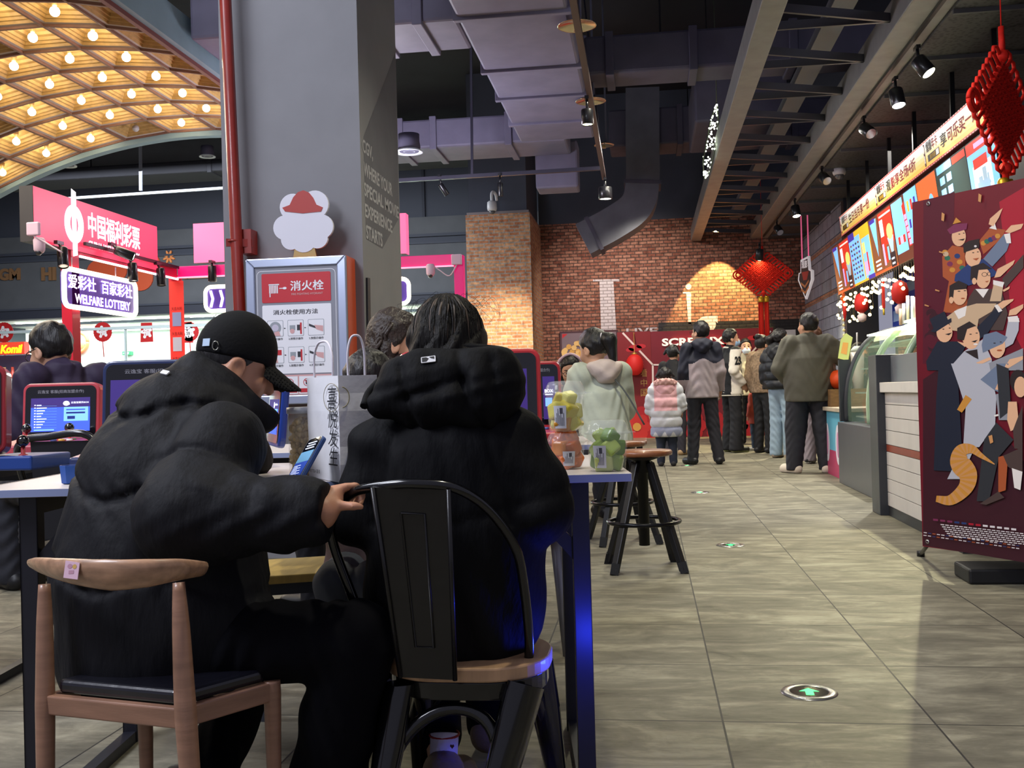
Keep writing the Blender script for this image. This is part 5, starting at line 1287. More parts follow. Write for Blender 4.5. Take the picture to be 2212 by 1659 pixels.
PC = ['#e2b08c', '#2a2022', '#253a6e', '#c7a98a', '#4a3a38', '#6d7a92', '#b3b3bd', '#1c2233', '#a8532f', '#c88a3a', '#e8e0dc', '#7a2d52', '#2e6a52', '#3a1220', '#8f9099', '#a8162e', '#551026', '#c98f5a', '#d9d2d4', '#2e3036']
aw_ = MB(); lay = [0.0004]
def A(pts, m):
    lay[0] += 0.00006; aw_.flat(pfr, [pl(x, y) for x, y in pts], m, lay[0])
def AE(x, y, rx, ry, m, n=18): A([(x + rx * math.cos(t), y + ry * math.sin(t)) for t in np.linspace(0, 2 * math.pi, n + 1)[:-1]], m)
def a1(x, y): return (1990 + x / 4.149, 400 + y / 4.147)
def a2(x, y): return (1990 + x / 3.770, 780 + y / 3.770)
B1 = lambda m, *p: A([a1(*k) for k in p], m)
B2 = lambda m, *p: A([a2(*k) for k in p], m)
def E1(m, x, y, rx, ry): AE(*a1(x, y), rx / 4.149, ry / 4.147, m)
def E2(m, x, y, rx, ry): AE(*a2(x, y), rx / 3.77, ry / 3.77, m)
B1(16, (20, 140), (300, 60), (250, 1600), (15, 1600)); B2(13, (15, 150), (240, 0), (900, 900), (900, 1650), (15, 1500)); B1(15, (700, 150), (921, 20), (921, 1500), (820, 1300), (760, 700))
for k in range(14): E1(16 if k % 2 else 13, 70 + 60 * rng.random(), 1130 + 400 * rng.random(), 45, 40)
# back row: robe and round red hat
B1(8, (190, 640), (280, 540), (390, 560), (420, 1150), (200, 1140), (250, 860), (195, 820)); B1(8, (520, 500), (620, 380), (760, 400), (720, 480), (560, 620))
for k, c in enumerate((9, 12, 11, 9, 8, 2, 9, 12, 11, 3)): E1(c, 215 + 22 * k % 190, 600 + (k * 53) % 230, 26, 22)
for k, c in enumerate((9, 12, 2, 11, 9)): E1(c, 560 + 32 * k, 520 - 16 * k, 24, 22)
E1(0, 340, 460, 64, 88); B1(11, (235, 400), (300, 350), (418, 340), (410, 395), (262, 440)); B1(9, (285, 350), (315, 290), (362, 330)); B1(1, (330, 490), (395, 478), (380, 497)); E1(1, 345, 438, 9, 4); E1(1, 385, 430, 8, 4)
B1(10, (612, 385), (665, 345), (680, 400)); B1(0, (608, 350), (620, 300), (700, 230), (735, 205), (700, 290), (650, 370))
# black cap man
B1(2, (310, 800), (420, 710), (560, 660), (700, 800), (430, 900), (300, 860)); B1(5, (560, 660), (745, 440), (805, 490), (770, 590), (640, 730)); B1(10, (745, 440), (800, 430), (810, 520), (770, 520)); B1(0, (755, 420), (810, 360), (921, 345), (900, 390), (800, 430))
E1(0, 470, 640, 72, 92); B1(1, (380, 530), (430, 500), (525, 480), (525, 560), (385, 605)); E1(18, 490, 547, 12, 10); E1(1, 470, 605, 10, 4); E1(1, 512, 598, 9, 4); B1(8, (465, 660), (525, 650), (500, 676))
# man with glasses
B1(4, (430, 1010), (480, 930), (720, 930), (780, 1150), (740, 1300), (560, 1300), (410, 1080)); B1(4, (730, 840), (921, 620), (921, 740), (760, 920)); B1(10, (490, 930), (610, 930), (560, 1010)); E1(0, 560, 830, 66, 95); B1(1, (445, 850), (450, 730), (560, 695), (640, 750), (520, 760), (505, 850)); E1(0, 480, 860, 20, 30)
E1(1, 572, 800, 25, 20); E1(0, 572, 800, 20, 16); E1(1, 612, 795, 16, 18); E1(0, 613, 795, 12, 14); B1(8, (575, 862), (615, 855), (595, 872))
B1(3, (620, 1040), (660, 860), (745, 870), (720, 1040)); B1(10, (650, 850), (750, 870), (735, 915), (650, 890)); B1(0, (660, 830), (690, 750), (845, 670), (830, 710), (715, 820))
B1(0, (735, 940), (800, 905), (795, 930), (745, 955))
# young man in beige
B1(3, (235, 1180), (330, 1110), (500, 1060), (680, 1060), (640, 1130), (520, 1200), (500, 1330), (280, 1300)); B1(10, (300, 1130), (415, 1080), (400, 1170), (340, 1200)); E1(0, 350, 975, 68, 100); B1(1, (255, 1020), (260, 900), (340, 855), (420, 890), (410, 930), (300, 940), (290, 1030)); E1(0, 275, 1030, 20, 30); E1(1, 345, 950, 14, 4); E1(1, 398, 945, 12, 4); E1(8, 380, 1015, 18, 6)
B1(7, (510, 1270), (700, 1080), (735, 1120), (600, 1330), (530, 1380)); B1(10, (662, 1080), (690, 1065), (735, 1125), (700, 1140)); B1(0, (690, 1070), (740, 1035), (835, 1018), (830, 1035), (730, 1110))
# top hat man
B1(7, (50, 1580), (150, 1400), (330, 1400), (400, 1450), (300, 1659), (60, 1659)); E1(0, 215, 1320, 72, 88); B1(7, (80, 1200), (215, 1130), (250, 1215), (120, 1290)); B1(7, (90, 1310), (130, 1270), (275, 1190), (278, 1225), (130, 1320)); B1(1, (220, 1335), (285, 1320), (255, 1345)); E1(1, 205, 1290, 10, 4); E1(1, 262, 1280, 9, 4); B1(0, (330, 1400), (420, 1420), (400, 1450))
# moustache man in light suit
B1(6, (275, 1620), (390, 1490), (560, 1380), (640, 1560), (640, 1659), (280, 1659)); B1(6, (740, 1470), (790, 1190), (885, 1190), (880, 1300), (830, 1420)); B1(10, (780, 1180), (870, 1170), (890, 1225), (790, 1225)); B1(0, (790, 1170), (800, 1120), (921, 1065), (921, 1100), (860, 1160))
E1(0, 455, 1360, 78, 110); B1(1, (330, 1380), (330, 1280), (440, 1220), (500, 1260), (420, 1290), (390, 1390)); B1(1, (455, 1400), (515, 1385), (490, 1410)); E1(10, 495, 1425, 20, 8); E1(1, 450, 1335, 12, 4); E1(1, 505, 1325, 11, 4); B1(1, (400, 1490), (510, 1470), (520, 1560), (480, 1540)); B1(0, (500, 1590), (620, 1540), (640, 1560), (530, 1610))
# cap man
B1(14, (600, 1600), (740, 1540), (921, 1460), (921, 1659), (600, 1659)); E1(0, 690, 1445, 72, 105); B1(5, (550, 1430), (570, 1340), (680, 1310), (780, 1360), (740, 1420), (560, 1500)); E1(1, 665, 1415, 12, 4); E1(1, 722, 1405, 10, 4); E1(8, 710, 1480, 24, 8); B1(0, (740, 1659), (800, 1560), (921, 1530), (921, 1560), (790, 1640))
# lower half
B2(7, (150, 30), (300, 20), (350, 900), (110, 890), (130, 300)); B2(6, (250, 20), (560, 20), (620, 300), (610, 520), (480, 700), (350, 700), (370, 380), (310, 190)); B2(5, (490, 150), (640, 20), (720, 20), (650, 260), (610, 240)); B2(0, (610, 230), (700, 20), (725, 40), (650, 240)); B2(6, (360, 680), (450, 690), (330, 960), (220, 960)); B2(19, (520, 640), (620, 500), (760, 640), (640, 780), (560, 1140), (460, 1140)); B2(14, (615, 270), (720, 250), (740, 480), (640, 480)); B2(19, (620, 20), (720, 60), (740, 400), (650, 470))
B2(9, (300, 395), (370, 275), (420, 310), (340, 420))
tail = spline([V(130, 1120, 0), V(250, 1130, 0), V(370, 1030, 0), V(390, 920, 0), V(320, 820, 0), V(340, 730, 0), V(420, 715, 0), V(500, 770, 0), V(610, 840, 0)], 6); wdt_ = np.interp(np.linspace(0, 1, len(tail)), [0, 0.25, 0.45, 0.7, 1], [25, 60, 85, 42, 4])
for i in range(len(tail) - 1):
    d0 = unit(tail[min(i + 1, len(tail) - 1)] - tail[max(i - 1, 0)]); d1 = unit(tail[min(i + 2, len(tail) - 1)] - tail[i]); n0 = V(-d0[1], d0[0], 0); n1 = V(-d1[1], d1[0], 0)
    a, b = tail[i], tail[i + 1]; B2((9, 17)[i % 2], tuple((a - n0 * wdt_[i])[:2]), tuple((b - n1 * wdt_[i + 1])[:2]), tuple((b + n1 * wdt_[i + 1])[:2]), tuple((a + n0 * wdt_[i])[:2]))
B2(8, (640, 780), (720, 760), (700, 1050), (640, 1070)); B2(4, (490, 1160), (640, 1060), (690, 1110), (540, 1170)); B2(4, (680, 770), (837, 700), (837, 930), (720, 860)); B2(0, (720, 330), (790, 330), (810, 540), (740, 570), (712, 480)); B2(4, (760, 560), (837, 360), (837, 720), (770, 710)); E2(1, 800, 160, 66, 90); E2(0, 820, 210, 50, 85); B2(10, (750, 870), (837, 900), (820, 1050), (770, 1030))
for x, y in ((540, 110), (210, 280)): B1(17, (x - 12, y - 35), (x + 14, y - 20), (x + 6, y + 45), (x - 16, y + 35))
for x, y in ((195, 598), (160, 940), (65, 1075)): B1(17, (x - 20, y - 8), (x + 20, y + 6), (x + 14, y + 14), (x - 22, y + 4))
B2(17, (560, 610), (590, 600), (600, 660), (575, 672)); B2(10, (605, 440), (640, 430), (645, 445), (612, 452))
for k in range(6):
    y0_ = 1325 + 18 * k; x0__ = 170 + 14 * k
    for j in range(18): B2(18, (x0__ + 38 * j, y0_ + 4.2 * j), (x0__ + 38 * j + 30, y0_ + 4.2 * j + 3), (x0__ + 38 * j + 30, y0_ + 4.2 * j + 11), (x0__ + 38 * j, y0_ + 4.2 * j + 8))
for k in range(2):
    for j in range(22): B2((18, 18, 8, 2)[(j * 7 + k) % 4], (40 + 36 * j, 1390 + 22 * k + 5 * j), (66 + 36 * j, 1393 + 22 * k + 5 * j), (66 + 36 * j, 1400 + 22 * k + 5 * j), (40 + 36 * j, 1397 + 22 * k + 5 * j))
for j in range(12): B2((11, 11, 11, 2, 2, 15, 15, 18, 18, 18, 18, 18)[j], (120 + 58 * j, 1280 + 7 * j), (160 + 58 * j, 1284 + 7 * j), (160 + 58 * j, 1300 + 7 * j), (120 + 58 * j, 1296 + 7 * j))
aw_.build('printed_figures', [mat(h, rough=0.4) for h in PC], ps)

# ------------------------------------------------------------------ arrow lights let into the floor
for (px, py, lab) in ((1748, 1496, 'round floor light with a green arrow nearest the front'), (1578, 1178, 'round floor light with a green arrow beside the bar stool'), (1512, 1064, 'round floor light with a green arrow, third along the aisle'), (1484, 1006, 'round floor light with a green arrow by the shoes of the man in grey')):
    p = at(px, py, Z=0); o = thing('floor_light', lab, 'floor light', p, 'arrow floor lights along the aisle')
    MB().lathe([(0.084, 0.001), (0.080, 0.005), (0.060, 0.005), (0.057, 0.003)], o=p, n=40, cap=False).build('ring', mat('#a8a8a4', rough=0.25, metal=0.85), o)
    MB().lathe([(0.0005, 0.0028), (0.058, 0.0028)], o=p, n=40, cap=False).build('glass', mat('#1b1d1c', rough=0.12, coat=1), o)
    fr0 = Fp(p, (1, -0.05, 0), (0.05, 1, 0)); q = MB(); q.flat(fr0, [(-0.012, -0.036), (0.012, -0.036), (0.012, 0.002), (0.03, 0.002), (0.0, 0.036), (-0.03, 0.002), (-0.012, 0.002)], 0, 0.0034); q.build('arrow', glow('#22e87a', 1.6), o)

# ------------------------------------------------------------------ starry string light shape under the roof
sn = thing('string_light_shape', 'slim sparkling string light shape hanging left of the ceiling frame', 'string lights', at(1532, 300, Y=13.0))
out = [(1548, 222), (1552, 262), (1549, 300), (1541, 340), (1533, 372), (1522, 388), (1518, 350), (1526, 310), (1534, 265)]
cpts = [at(x, y, Y=13.0) for x, y in out]
q = MB(); q.tube(cpts + [cpts[0]], 0.008, 5); q.tube([cpts[0], (cpts[0][0], 13.0, CEIL_Z)], 0.006, 5); q.build('wire_outline', mat('#3a4032', rough=0.6), sn)
b0 = None
for k in range(90):
    t_ = rng.random(); y = 224 + 162 * t_; xl = np.interp(y, [222, 265, 310, 350, 388], [1546, 1534, 1526, 1517, 1521]); xr_ = np.interp(y, [222, 262, 300, 340, 372, 388], [1549, 1552, 1549, 1541, 1533, 1523])
    p = at(xl + (xr_ - xl) * rng.random(), y, Y=13.0 + 0.04 * rng.standard_normal())
    if b0 is None:
        b0 = MB().ball(sn.location, 0.011, 6).build('bulb', glow('#f2ffe0', 8.0), sn); ob = b0
    else:
        ob = b0.copy(); C.objects.link(ob); ob.parent = sn
    ob.location = tuple(p - np.array(sn.location))

# ------------------------------------------------------------------ tables
TU = unit(V(1.298, 0.167, 0)); TV = V(-TU[1], TU[0], 0)
T0 = V(-0.037, 2.239, 0)      # right near corner of the front table; a runs left, b runs away
def tb(a, b, z): return T0 - TU * a + TV * b + V(0, 0, z)
def tbox(mb, a0, a1, b0, b1, z0, z1, m=0):
    f = Fr(T0, -TU, TV); vs = [tb(a, b, z) for a in (a0, a1) for b in (b0, b1) for z in (z0, z1)]
    return mb.add(vs, [(1, 3, 2, 0), (5, 7, 6, 4), (1, 0, 4, 5), (3, 7, 6, 2), (2, 6, 4, 0), (3, 1, 5, 7)][::1], m)
WHITET = mat('#cfc6c0', rough=0.35, var=0.06, vscale=3, coat=0.1)
LEGM = mat('#1a1a24', rough=0.45, var=0.1, vscale=20)
def table(label, a0, a1, b0, b1, legs_a, wide=0.036):
    o = thing('game_table', label, 'table', tb((a0 + a1) / 2, (b0 + b1) / 2, 0))
    q = MB(); tbox(q, a0, a1, b0, b1, 0.732, 0.75); q.build('tabletop', WHITET, o, bevel=0.002)
    q = MB(); tbox(q, a0 + 0.002, a1 - 0.002, b0 - 0.0015, b0, 0.733, 0.749); q.build('edge_band', mat('#8f9ac0', rough=0.4), o)
    for a in legs_a:
        for b in (b0 + 0.04, b1 - 0.08):
            q = MB(); tbox(q, a, a + wide, b, b + wide, 0.0, 0.731); q.build('leg', LEGM, o, bevel=0.002)
        q = MB(); tbox(q, a + 0.003, a + wide - 0.003, b0 + 0.08, b1 - 0.08, 0.0, 0.03); q.build('foot_rail', LEGM, o)
        q = MB(); tbox(q, a + 0.003, a + wide - 0.003, b0 + 0.08, b1 - 0.08, 0.69, 0.731); q.build('side_rail', LEGM, o)
        s = -1 if a > (a0 + a1) / 2 else 1
        q = MB(); q.bar(tb(a + wide / 2 + s * 0.14, b0 + 0.06, 0.72), tb(a + wide / 2, b0 + 0.06, 0.56), 0.022, 0.03); q.build('brace', LEGM, o)
    q = MB(); tbox(q, min(legs_a) + wide, max(legs_a), b1 - 0.08, b1 - 0.05, 0.66, 0.731); q.build('apron', LEGM, o)
    return o
table('white topped game table behind the two seated people in black', 0.0, 1.44, 0.0, 0.68, (0.092, 1.31), 0.038)
table('white topped game table in the second row carrying three game machines', -0.02, 1.75, 1.24, 1.9, (0.2, 1.6), 0.04)
table('white topped game table right behind the second row of game machines', 1.95, 3.2, 0.9, 1.6, (2.0, 3.0), 0.04)

# ------------------------------------------------------------------ game machines
GLASSB = mat('#0b0b10', rough=0.12, coat=0.8)
SC_B = glow('#3f5fe0', 0.75); SC_W = glow('#e8eeff', 1.0); SC_L = glow('#79b6ff', 0.9); SC_P = glow('#3b2a74', 0.45); SC_D = glow('#1b2a7a', 0.5)
def machine(label, c, yaw, W, H, col, ui='menu', base=True, sw=None, tilt=0.1, text=True, bcol=None, group='game machines on the white tables', depth=0.055):
    """screen on a slanted stand with a stick and buttons in front; c = middle of the screen's foot on the table"""
    u = V(math.cos(yaw), math.sin(yaw), 0); back = V(-math.sin(yaw), math.cos(yaw), 0)
    f = Fr(np.array(c, float), u, unit(V(0, 0, 1) + back * tilt))
    M_ = mat(col, rough=0.35, coat=0.3)
    o = thing('game_machine', label, 'game machine', c, group)
    z0 = 0.05
    q = MB(); q.prism(rrect(-W / 2, W / 2, z0, H, 0.028), f, -depth, 0.0); q.build('screen_case', M_, o, bevel=0.006)
    q = MB(); q.prism(rrect(-W / 2 + 0.012, W / 2 - 0.012, z0 + 0.012, H - 0.012, 0.02), f, 0.0, 0.003); q.build('bezel', GLASSB, o)
    sw = sw or (W * 0.76); a0, a1, b0, b1 = -sw / 2, sw / 2, z0 + 0.035, H - 0.055
    q = MB(); S = lambda x0, x1, y0, y1, m, d: q.rect(f, a0 + (a1 - a0) * x0, a0 + (a1 - a0) * x1, b0 + (b1 - b0) * y0, b0 + (b1 - b0) * y1, m, d)
    if ui == 'menu':
        S(0, 1, 0, 1, 0, 0.0036); S(0, 1, 0.72, 1, 3, 0.0038)
        for k in range(9): S(0.06, 0.085, 0.12 + 0.082 * k, 0.15 + 0.082 * k, 1, 0.0045); S(0.1, 0.18 + 0.03 * ((k * 5) % 4), 0.12 + 0.082 * k, 0.145 + 0.082 * k, 1, 0.0045); S(0.1, 0.44, 0.105 + 0.082 * k, 0.109 + 0.082 * k, 2, 0.0042)
        S(0.56, 0.97, 0.3, 0.72, 2, 0.0042); S(0.6, 0.92, 0.62, 0.66, 0, 0.0045); S(0.6, 0.92, 0.52, 0.57, 4, 0.0045); S(0.62, 0.75, 0.36, 0.45, 4, 0.0045)
        q.flat(f, circ(a0 + (a1 - a0) * 0.6, b0 + (b1 - b0) * 0.83, 0.012, 12, 0.009), 1, 0.0046); S(0.56, 0.66, 0.79, 0.82, 1, 0.0046)
        q.text('云逸宝娱乐BOX', f, a0 + (a1 - a0) * 0.68, a1 - 0.004, b0 + (b1 - b0) * 0.82, b0 + (b1 - b0) * 0.88, 1, d=0.0048, bold=0.02)
        S(0.06, 0.4, 0.03, 0.07, 2, 0.0044)
    elif ui == 'purple': S(0, 1, 0, 1, 3, 0.0036)
    elif ui == 'right':
        S(0.72, 1.0, 0, 1, 3, 0.0036); q.text('BOX', f, a0 + (a1 - a0) * 0.76, a0 + (a1 - a0) * 0.96, b0 + (b1 - b0) * 0.62, b0 + (b1 - b0) * 0.7, 1, d=0.0046, bold=0.04); S(0.77, 0.93, 0.3, 0.5, 2, 0.0044); S(0.77, 0.95, 0.56, 0.59, 1, 0.0044)
    q.build('screen_image', [SC_B, SC_W, SC_L, SC_P, SC_D], o)
    if text:
        q = MB(); q.text('云逸宝 客服(招商加盟合作)', f, -W * 0.3, W * 0.3, H - 0.04, H - 0.026, 0, d=0.0036, bold=0.015); q.build('lettering', mat('#7f7f88', rough=0.5), o)
    if base:
        bm = mat(bcol or col, rough=0.35, coat=0.3)
        q = MB(); g = Fr(np.array(c, float), u, -back)
        q.add([g(a, b, 0) + V(0, 0, z) for a in (-W / 2, W / 2) for b, z in ((-depth, 0.0), (-depth, 0.07), (0.20, 0.045), (0.20, 0.0))], [(0, 1, 2, 3), (7, 6, 5, 4), (0, 4, 5, 1), (1, 5, 6, 2), (2, 6, 7, 3), (3, 7, 4, 0)]); q.build('control_deck', bm, o, bevel=0.006)
        for sx in (-0.27, 0.27):
            p = g(sx * W, 0.09, 0) + V(0, 0, 0.055); q = MB(); q.lathe([(0.016, 0.0), (0.014, 0.004), (0.005, 0.006), (0.005, 0.035)], o=p, n=12); st_ = q.build('joystick', mat('#b02a2a', rough=0.4), o)
            MB().ball(p + V(0, 0, 0.045), 0.017, 14).build('ball_top', mat('#0c0c0e', rough=0.15, coat=1), st_)
        for k in range(6):
            p = g(0.02 + 0.028 * (k % 3) + W * 0.02, 0.075 + 0.03 * (k // 3), 0) + V(0, 0, 0.052); MB().lathe([(0.011, 0), (0.011, 0.006), (0.009, 0.009)], o=p, n=14).build('button', mat(['#c9352f', '#d8d8dc', '#3c8a52', '#4a5a9c', '#d2b04a', '#d8d8dc'][k], rough=0.4), o)
    return o
def on_table(px, py): return at(px, py, Z=0.751)
ya = TU; yaw0 = math.atan2(TU[1], TU[0])
c = on_table(122, 984); cB = at(122, 960, Y=3.45); machine('game machine with a lit blue menu screen in front of the man in purple', V(cB[0], 3.47, 0.751), yaw0, 0.28, 0.262, '#b03a44', 'menu', sw=0.215, bcol='#a83a48')
cC = at(342, 950, Y=2.66); machine('dark blue rimmed game machine with a purple screen left of the black cap', V(cC[0], 2.66, 0.751), yaw0, 0.32, 0.30, '#1d2a55', 'purple', sw=0.27)
cA = at(-96, 900, Y=2.58); machine('red game machine cut by the left edge of the view', V(cA[0], 2.62, 0.751), yaw0 + 0.25, 0.20, 0.30, '#8f1f2a', 'dark', base=False, text=False, depth=0.075)
cA2 = at(42, 1000, Y=2.72)
o = thing('control_box', 'blue control box with a black ball joystick at the far left table edge', 'game controller', V(cA2[0], 2.72, 0.751)); q = MB(); q.box(cA2[0] - 0.10, cA2[0] + 0.075, 2.66, 2.86, 0.751, 0.792); q.build('box', mat('#1d3f8a', rough=0.35, coat=0.3), o, bevel=0.006)
pj = at(50, 978, Y=2.70); pj[2] = 0.79; MB().lathe([(0.014, 0), (0.012, 0.004), (0.006, 0.006), (0.006, 0.03)], o=pj, n=12).build('joystick', mat('#8f2028', rough=0.4), o); MB().ball(pj + V(0, 0, 0.042), 0.017, 16).build('ball_top', mat('#0c0c0e', rough=0.12, coat=1), o)
cD = at(588, 990, Y=2.72); machine('game machine seen edge on with red and blue rims beside the popcorn jar', V(cD[0] - 0.005, 2.72, 0.751), yaw0 - 1.22, 0.26, 0.235, '#1d3a8c', 'menu', base=False, text=False, depth=0.02)
q = MB(); q.box(cD[0] - 0.06, cD[0] + 0.01, 2.42, 2.62, 0.751, 0.80); o = q.build('red_box', mat('#b8322e', rough=0.4), org=(cD[0], 2.5, 0.751), bevel=0.004); tag(o, 'small red box between the man in the cap and the popcorn jar', 'box')
cE = at(1018, 960, Y=2.74); machine('red rimmed game machine just behind the hooded woman', V(cE[0] + 0.005, 2.70, 0.751), yaw0, 0.385, 0.30, '#b3262c', 'right', sw=0.31, base=True)
cF = at(1150, 960, Y=3.5); machine('red game machine in the second row behind the fruit cups', V(cF[0] + 0.005, 3.55, 0.751), yaw0 + 0.1, 0.2, 0.29, '#a8242a', 'right', sw=0.15, depth=0.05)
cG = at(832, 960, Y=3.5); machine('blue rimmed game machine in the second row behind the paper bag', V(cG[0], 3.5, 0.751), yaw0, 0.28, 0.275, '#20408c', 'purple', sw=0.2)
kc_ = at(120, 1010, Y=3.0)

# ------------------------------------------------------------------ small things on the tables
pb = at(150, 1046, Z=0.75)
q = MB(); q.lathe([(0.018, 0), (0.022, 0.002), (0.026, 0.042), (0.024, 0.042), (0.02, 0.006)], o=pb + V(0, 0.01, 0.001), n=8, smooth=False); o = q.build('blue_cup', mat('#244f9c', rough=0.35), org=pb); tag(o, 'small blue ribbed cup on the table left of the man in the cap', 'cup')
# paper bag
Bz0, Bz1 = 0.751, at(728, 812, Y=2.13)[2]
P1, P2 = at(668, 1030, Z=Bz0), at(736, 1043, Z=Bz0)
e1 = P2 - P1; e2 = V(0.072, 0.045, 0)
bag = thing('paper_bag', 'white paper carrier bag with black characters and twisted handles', 'bag', (P1 + P2) / 2 + e2 / 2)
PAPERW = mat('#e6e6ea', rough=0.75, var=0.04, vscale=20, bump=0.25, bscale=14)
q = MB(); cs = [P1, P2, P2 + e2, P1 + e2]; n_ = 6
ring = []
for k in range(n_ + 1):
    z = Bz0 + (Bz1 - Bz0) * k / n_; t_ = 1 + 0.015 * math.sin(k * 2.1); cen = sum(cs) / 4
    mids = []
    for i in range(4):
        a, b = cs[i], cs[(i + 1) % 4]; mids += [a, (a + b) / 2 + (cen - (a + b) / 2) * (0.0 if i in (0, 1, 2, 3) else 0) * k / n_]
    ring.append([cen + (p - cen) * t_ + V(0, 0, z - cen[2] - 0 * z) - V(0, 0, 0) for p in mids])
for r in ring:
    for p in r: pass
vs = [V(p[0], p[1], Bz0 + (Bz1 - Bz0) * (i // 8) / n_) for i, p in enumerate([p for r in ring for p in r])]
fs = [(r * 8 + j, r * 8 + (j + 1) % 8, (r + 1) * 8 + (j + 1) % 8, (r + 1) * 8 + j) for r in range(n_) for j in range(8)]
q.add(vs, fs + [tuple(reversed(range(8)))], 0); ob = q.build('bag_body', PAPERW, bag); sm = ob.modifiers.new('thick', 'SOLIDIFY'); sm.thickness = 0.0015; sm.offset = -1
f1 = Fr(P1, unit(e1), V(0, 0, 1)); L1 = np.linalg.norm(e1); f2 = Fr(P2, unit(e2), V(0, 0, 1)); L2 = np.linalg.norm(e2)
q = MB()
for ch, (z0_, z1_) in zip('喜悦发生', ((0.155, 0.205), (0.115, 0.155), (0.075, 0.115), (0.035, 0.075))): q.text(ch, f1, L1 * 0.70, L1 * 0.985, z0_, z1_ - 0.002, 0, d=0.0035, bold=-0.01, shear=0.15)
q.text('HEYTEA 喜茶', f1, 0.012, L1 * 0.42, 0.012, 0.021, 0, d=0.0035, bold=0.01)
q.build('lettering', mat('#22232a', rough=0.7), bag)
q = MB(); oc = circ(L1 * 0.84, 0.18, L1 * 0.24, 30, 0.03); q.tube([f1(a, b, 0.004) for a, b in oc + [oc[0]]], 0.0007, 4, cap=False); oc = circ(0.004, 0.18, 0.018, 24, 0.022, -1.4, 1.4); q.tube([f2(a, b, 0.004) for a, b in oc], 0.0012, 4); q.build('printed_ring', mat('#8a8266', rough=0.7), bag)
def handle(a, b, top, dpt):
    A_, B_ = np.array(a), np.array(b); H_ = V(0, 0, top); pts = spline([A_ - V(0, 0, 0.01), A_ + H_ * 0.55, A_ * 0.8 + B_ * 0.2 + H_ * 0.92, (A_ + B_) / 2 + H_, A_ * 0.2 + B_ * 0.8 + H_ * 0.92, B_ + H_ * 0.55, B_ - V(0, 0, 0.01)], 5)
    MB().tube(pts, 0.0026, 8).build('handle', mat('#d9d4de', rough=0.7), bag)
zt_ = V(0, 0, Bz1 - Bz0)
handle(P1 + e1 * 0.2 + zt_ + V(0.004, 0.002, 0), P1 + e1 * 0.78 + zt_ + V(0.004, 0.002, 0), 0.078, 0)
handle(P2 + e2 * 0.27 + zt_ + V(-0.002, 0.004, 0), P2 + e2 * 0.70 + zt_ + V(-0.002, 0.004, 0), 0.085, 0)
# phone leaning on the bag
pc_ = at(628, 1043, Z=0.757); pt = at(684, 944, Y=pc_[1] + 0.06); la = unit(pt - pc_); wa = unit(V(0.62, -0.78, 0.0) - la * (V(0.62, -0.78, 0.0) @ la)); Lp = np.linalg.norm(pt - pc_)
nn_ = np.cross(wa, la)
fph = Fr(pc_, wa, la); W2 = 0.034
ph = thing('phone', 'smartphone in a blue case leaning on the white paper bag, screen lit', 'phone', pc_)
q = MB(); q.prism(rrect(-W2, W2, 0.0, Lp, 0.011), fph, -0.011, 0); q.build('case', mat('#3a5590', rough=0.4), ph, bevel=0.003)
q = MB(); q.prism(rrect(-W2 + 0.001, W2 - 0.001, 0.001, Lp - 0.001, 0.010), fph, 0, 0.0006, 1); q.prism(rrect(-W2 + 0.003, W2 - 0.003, 0.003, Lp - 0.003, 0.009), fph, 0.0006, 0.001, 0); q.build('glass_front', [mat('#0a0c16', rough=0.1, coat=1), mat('#b9c2d0', rough=0.3, metal=0.7)], ph)
q = MB(); q.rect(fph, -W2 + 0.004, W2 - 0.004, Lp * 0.08, Lp * 0.68, 0, 0.0014); q.rect(fph, -W2 + 0.004, W2 - 0.004, Lp * 0.44, Lp * 0.68, 1, 0.0016); q.rect(fph, -0.012, 0.012, Lp - 0.012, Lp - 0.007, 3, 0.0018)
for k in range(9): q.rect(fph, -0.026, -0.026 + 0.02 + 0.004 * (k * 3 % 7), Lp * (0.12 + 0.03 * k), Lp * (0.132 + 0.03 * k), 2, 0.0018)
for k in range(3): q.rect(fph, -0.02, 0.02, Lp * (0.74 + 0.06 * k), Lp * (0.76 + 0.06 * k), 2, 0.0018)
q.build('screen_image', [glow('#2a46a0', 0.55), glow('#5f8fb0', 0.55), glow('#dfe8ff', 0.9), mat('#000000', rough=0.2)], ph)
# popcorn jar
pj = at(650, 1030, Z=0.751); pj = V(pj[0] + 0.002, pj[1] + 0.045, 0.751)
CLEAR = mat('#eef2f4', rough=0.03, alpha=0.16, coat=1.0)
JH = at(650, 880, Y=pj[1])[2] - 0.751; JR = 0.043
jr = thing('popcorn_jar', 'clear plastic jar full of popcorn beside the white paper bag', 'jar', pj)
MB().lathe([(JR - 0.002, 0), (JR, 0.003), (JR, JH - 0.012), (JR - 0.004, JH - 0.004)], o=pj, n=32, cap=True).build('jar_body', CLEAR, jr)
MB().lathe([(JR + 0.003, JH - 0.014), (JR + 0.003, JH), (JR - 0.006, JH + 0.001)], o=pj, n=32).build('lid', mat('#c8ccd2', rough=0.3), jr)
q = MB()
for k in range(24):
    t_ = 0.55 + 0.02 * k; q.flat(Fr(pj + V((JR + 0.0006) * math.cos(t_ - 1.0), (JR + 0.0006) * math.sin(t_ - 1.0), 0), V(-math.sin(t_ - 1.0), math.cos(t_ - 1.0), 0), V(0, 0, 1)), [(0, 0.03), (0.001, 0.03), (0.001, JH - 0.03), (0, JH - 0.03)], 0, 0)
q.build('blue_label', mat('#1d2c6e', rough=0.5), jr)
q = MB()
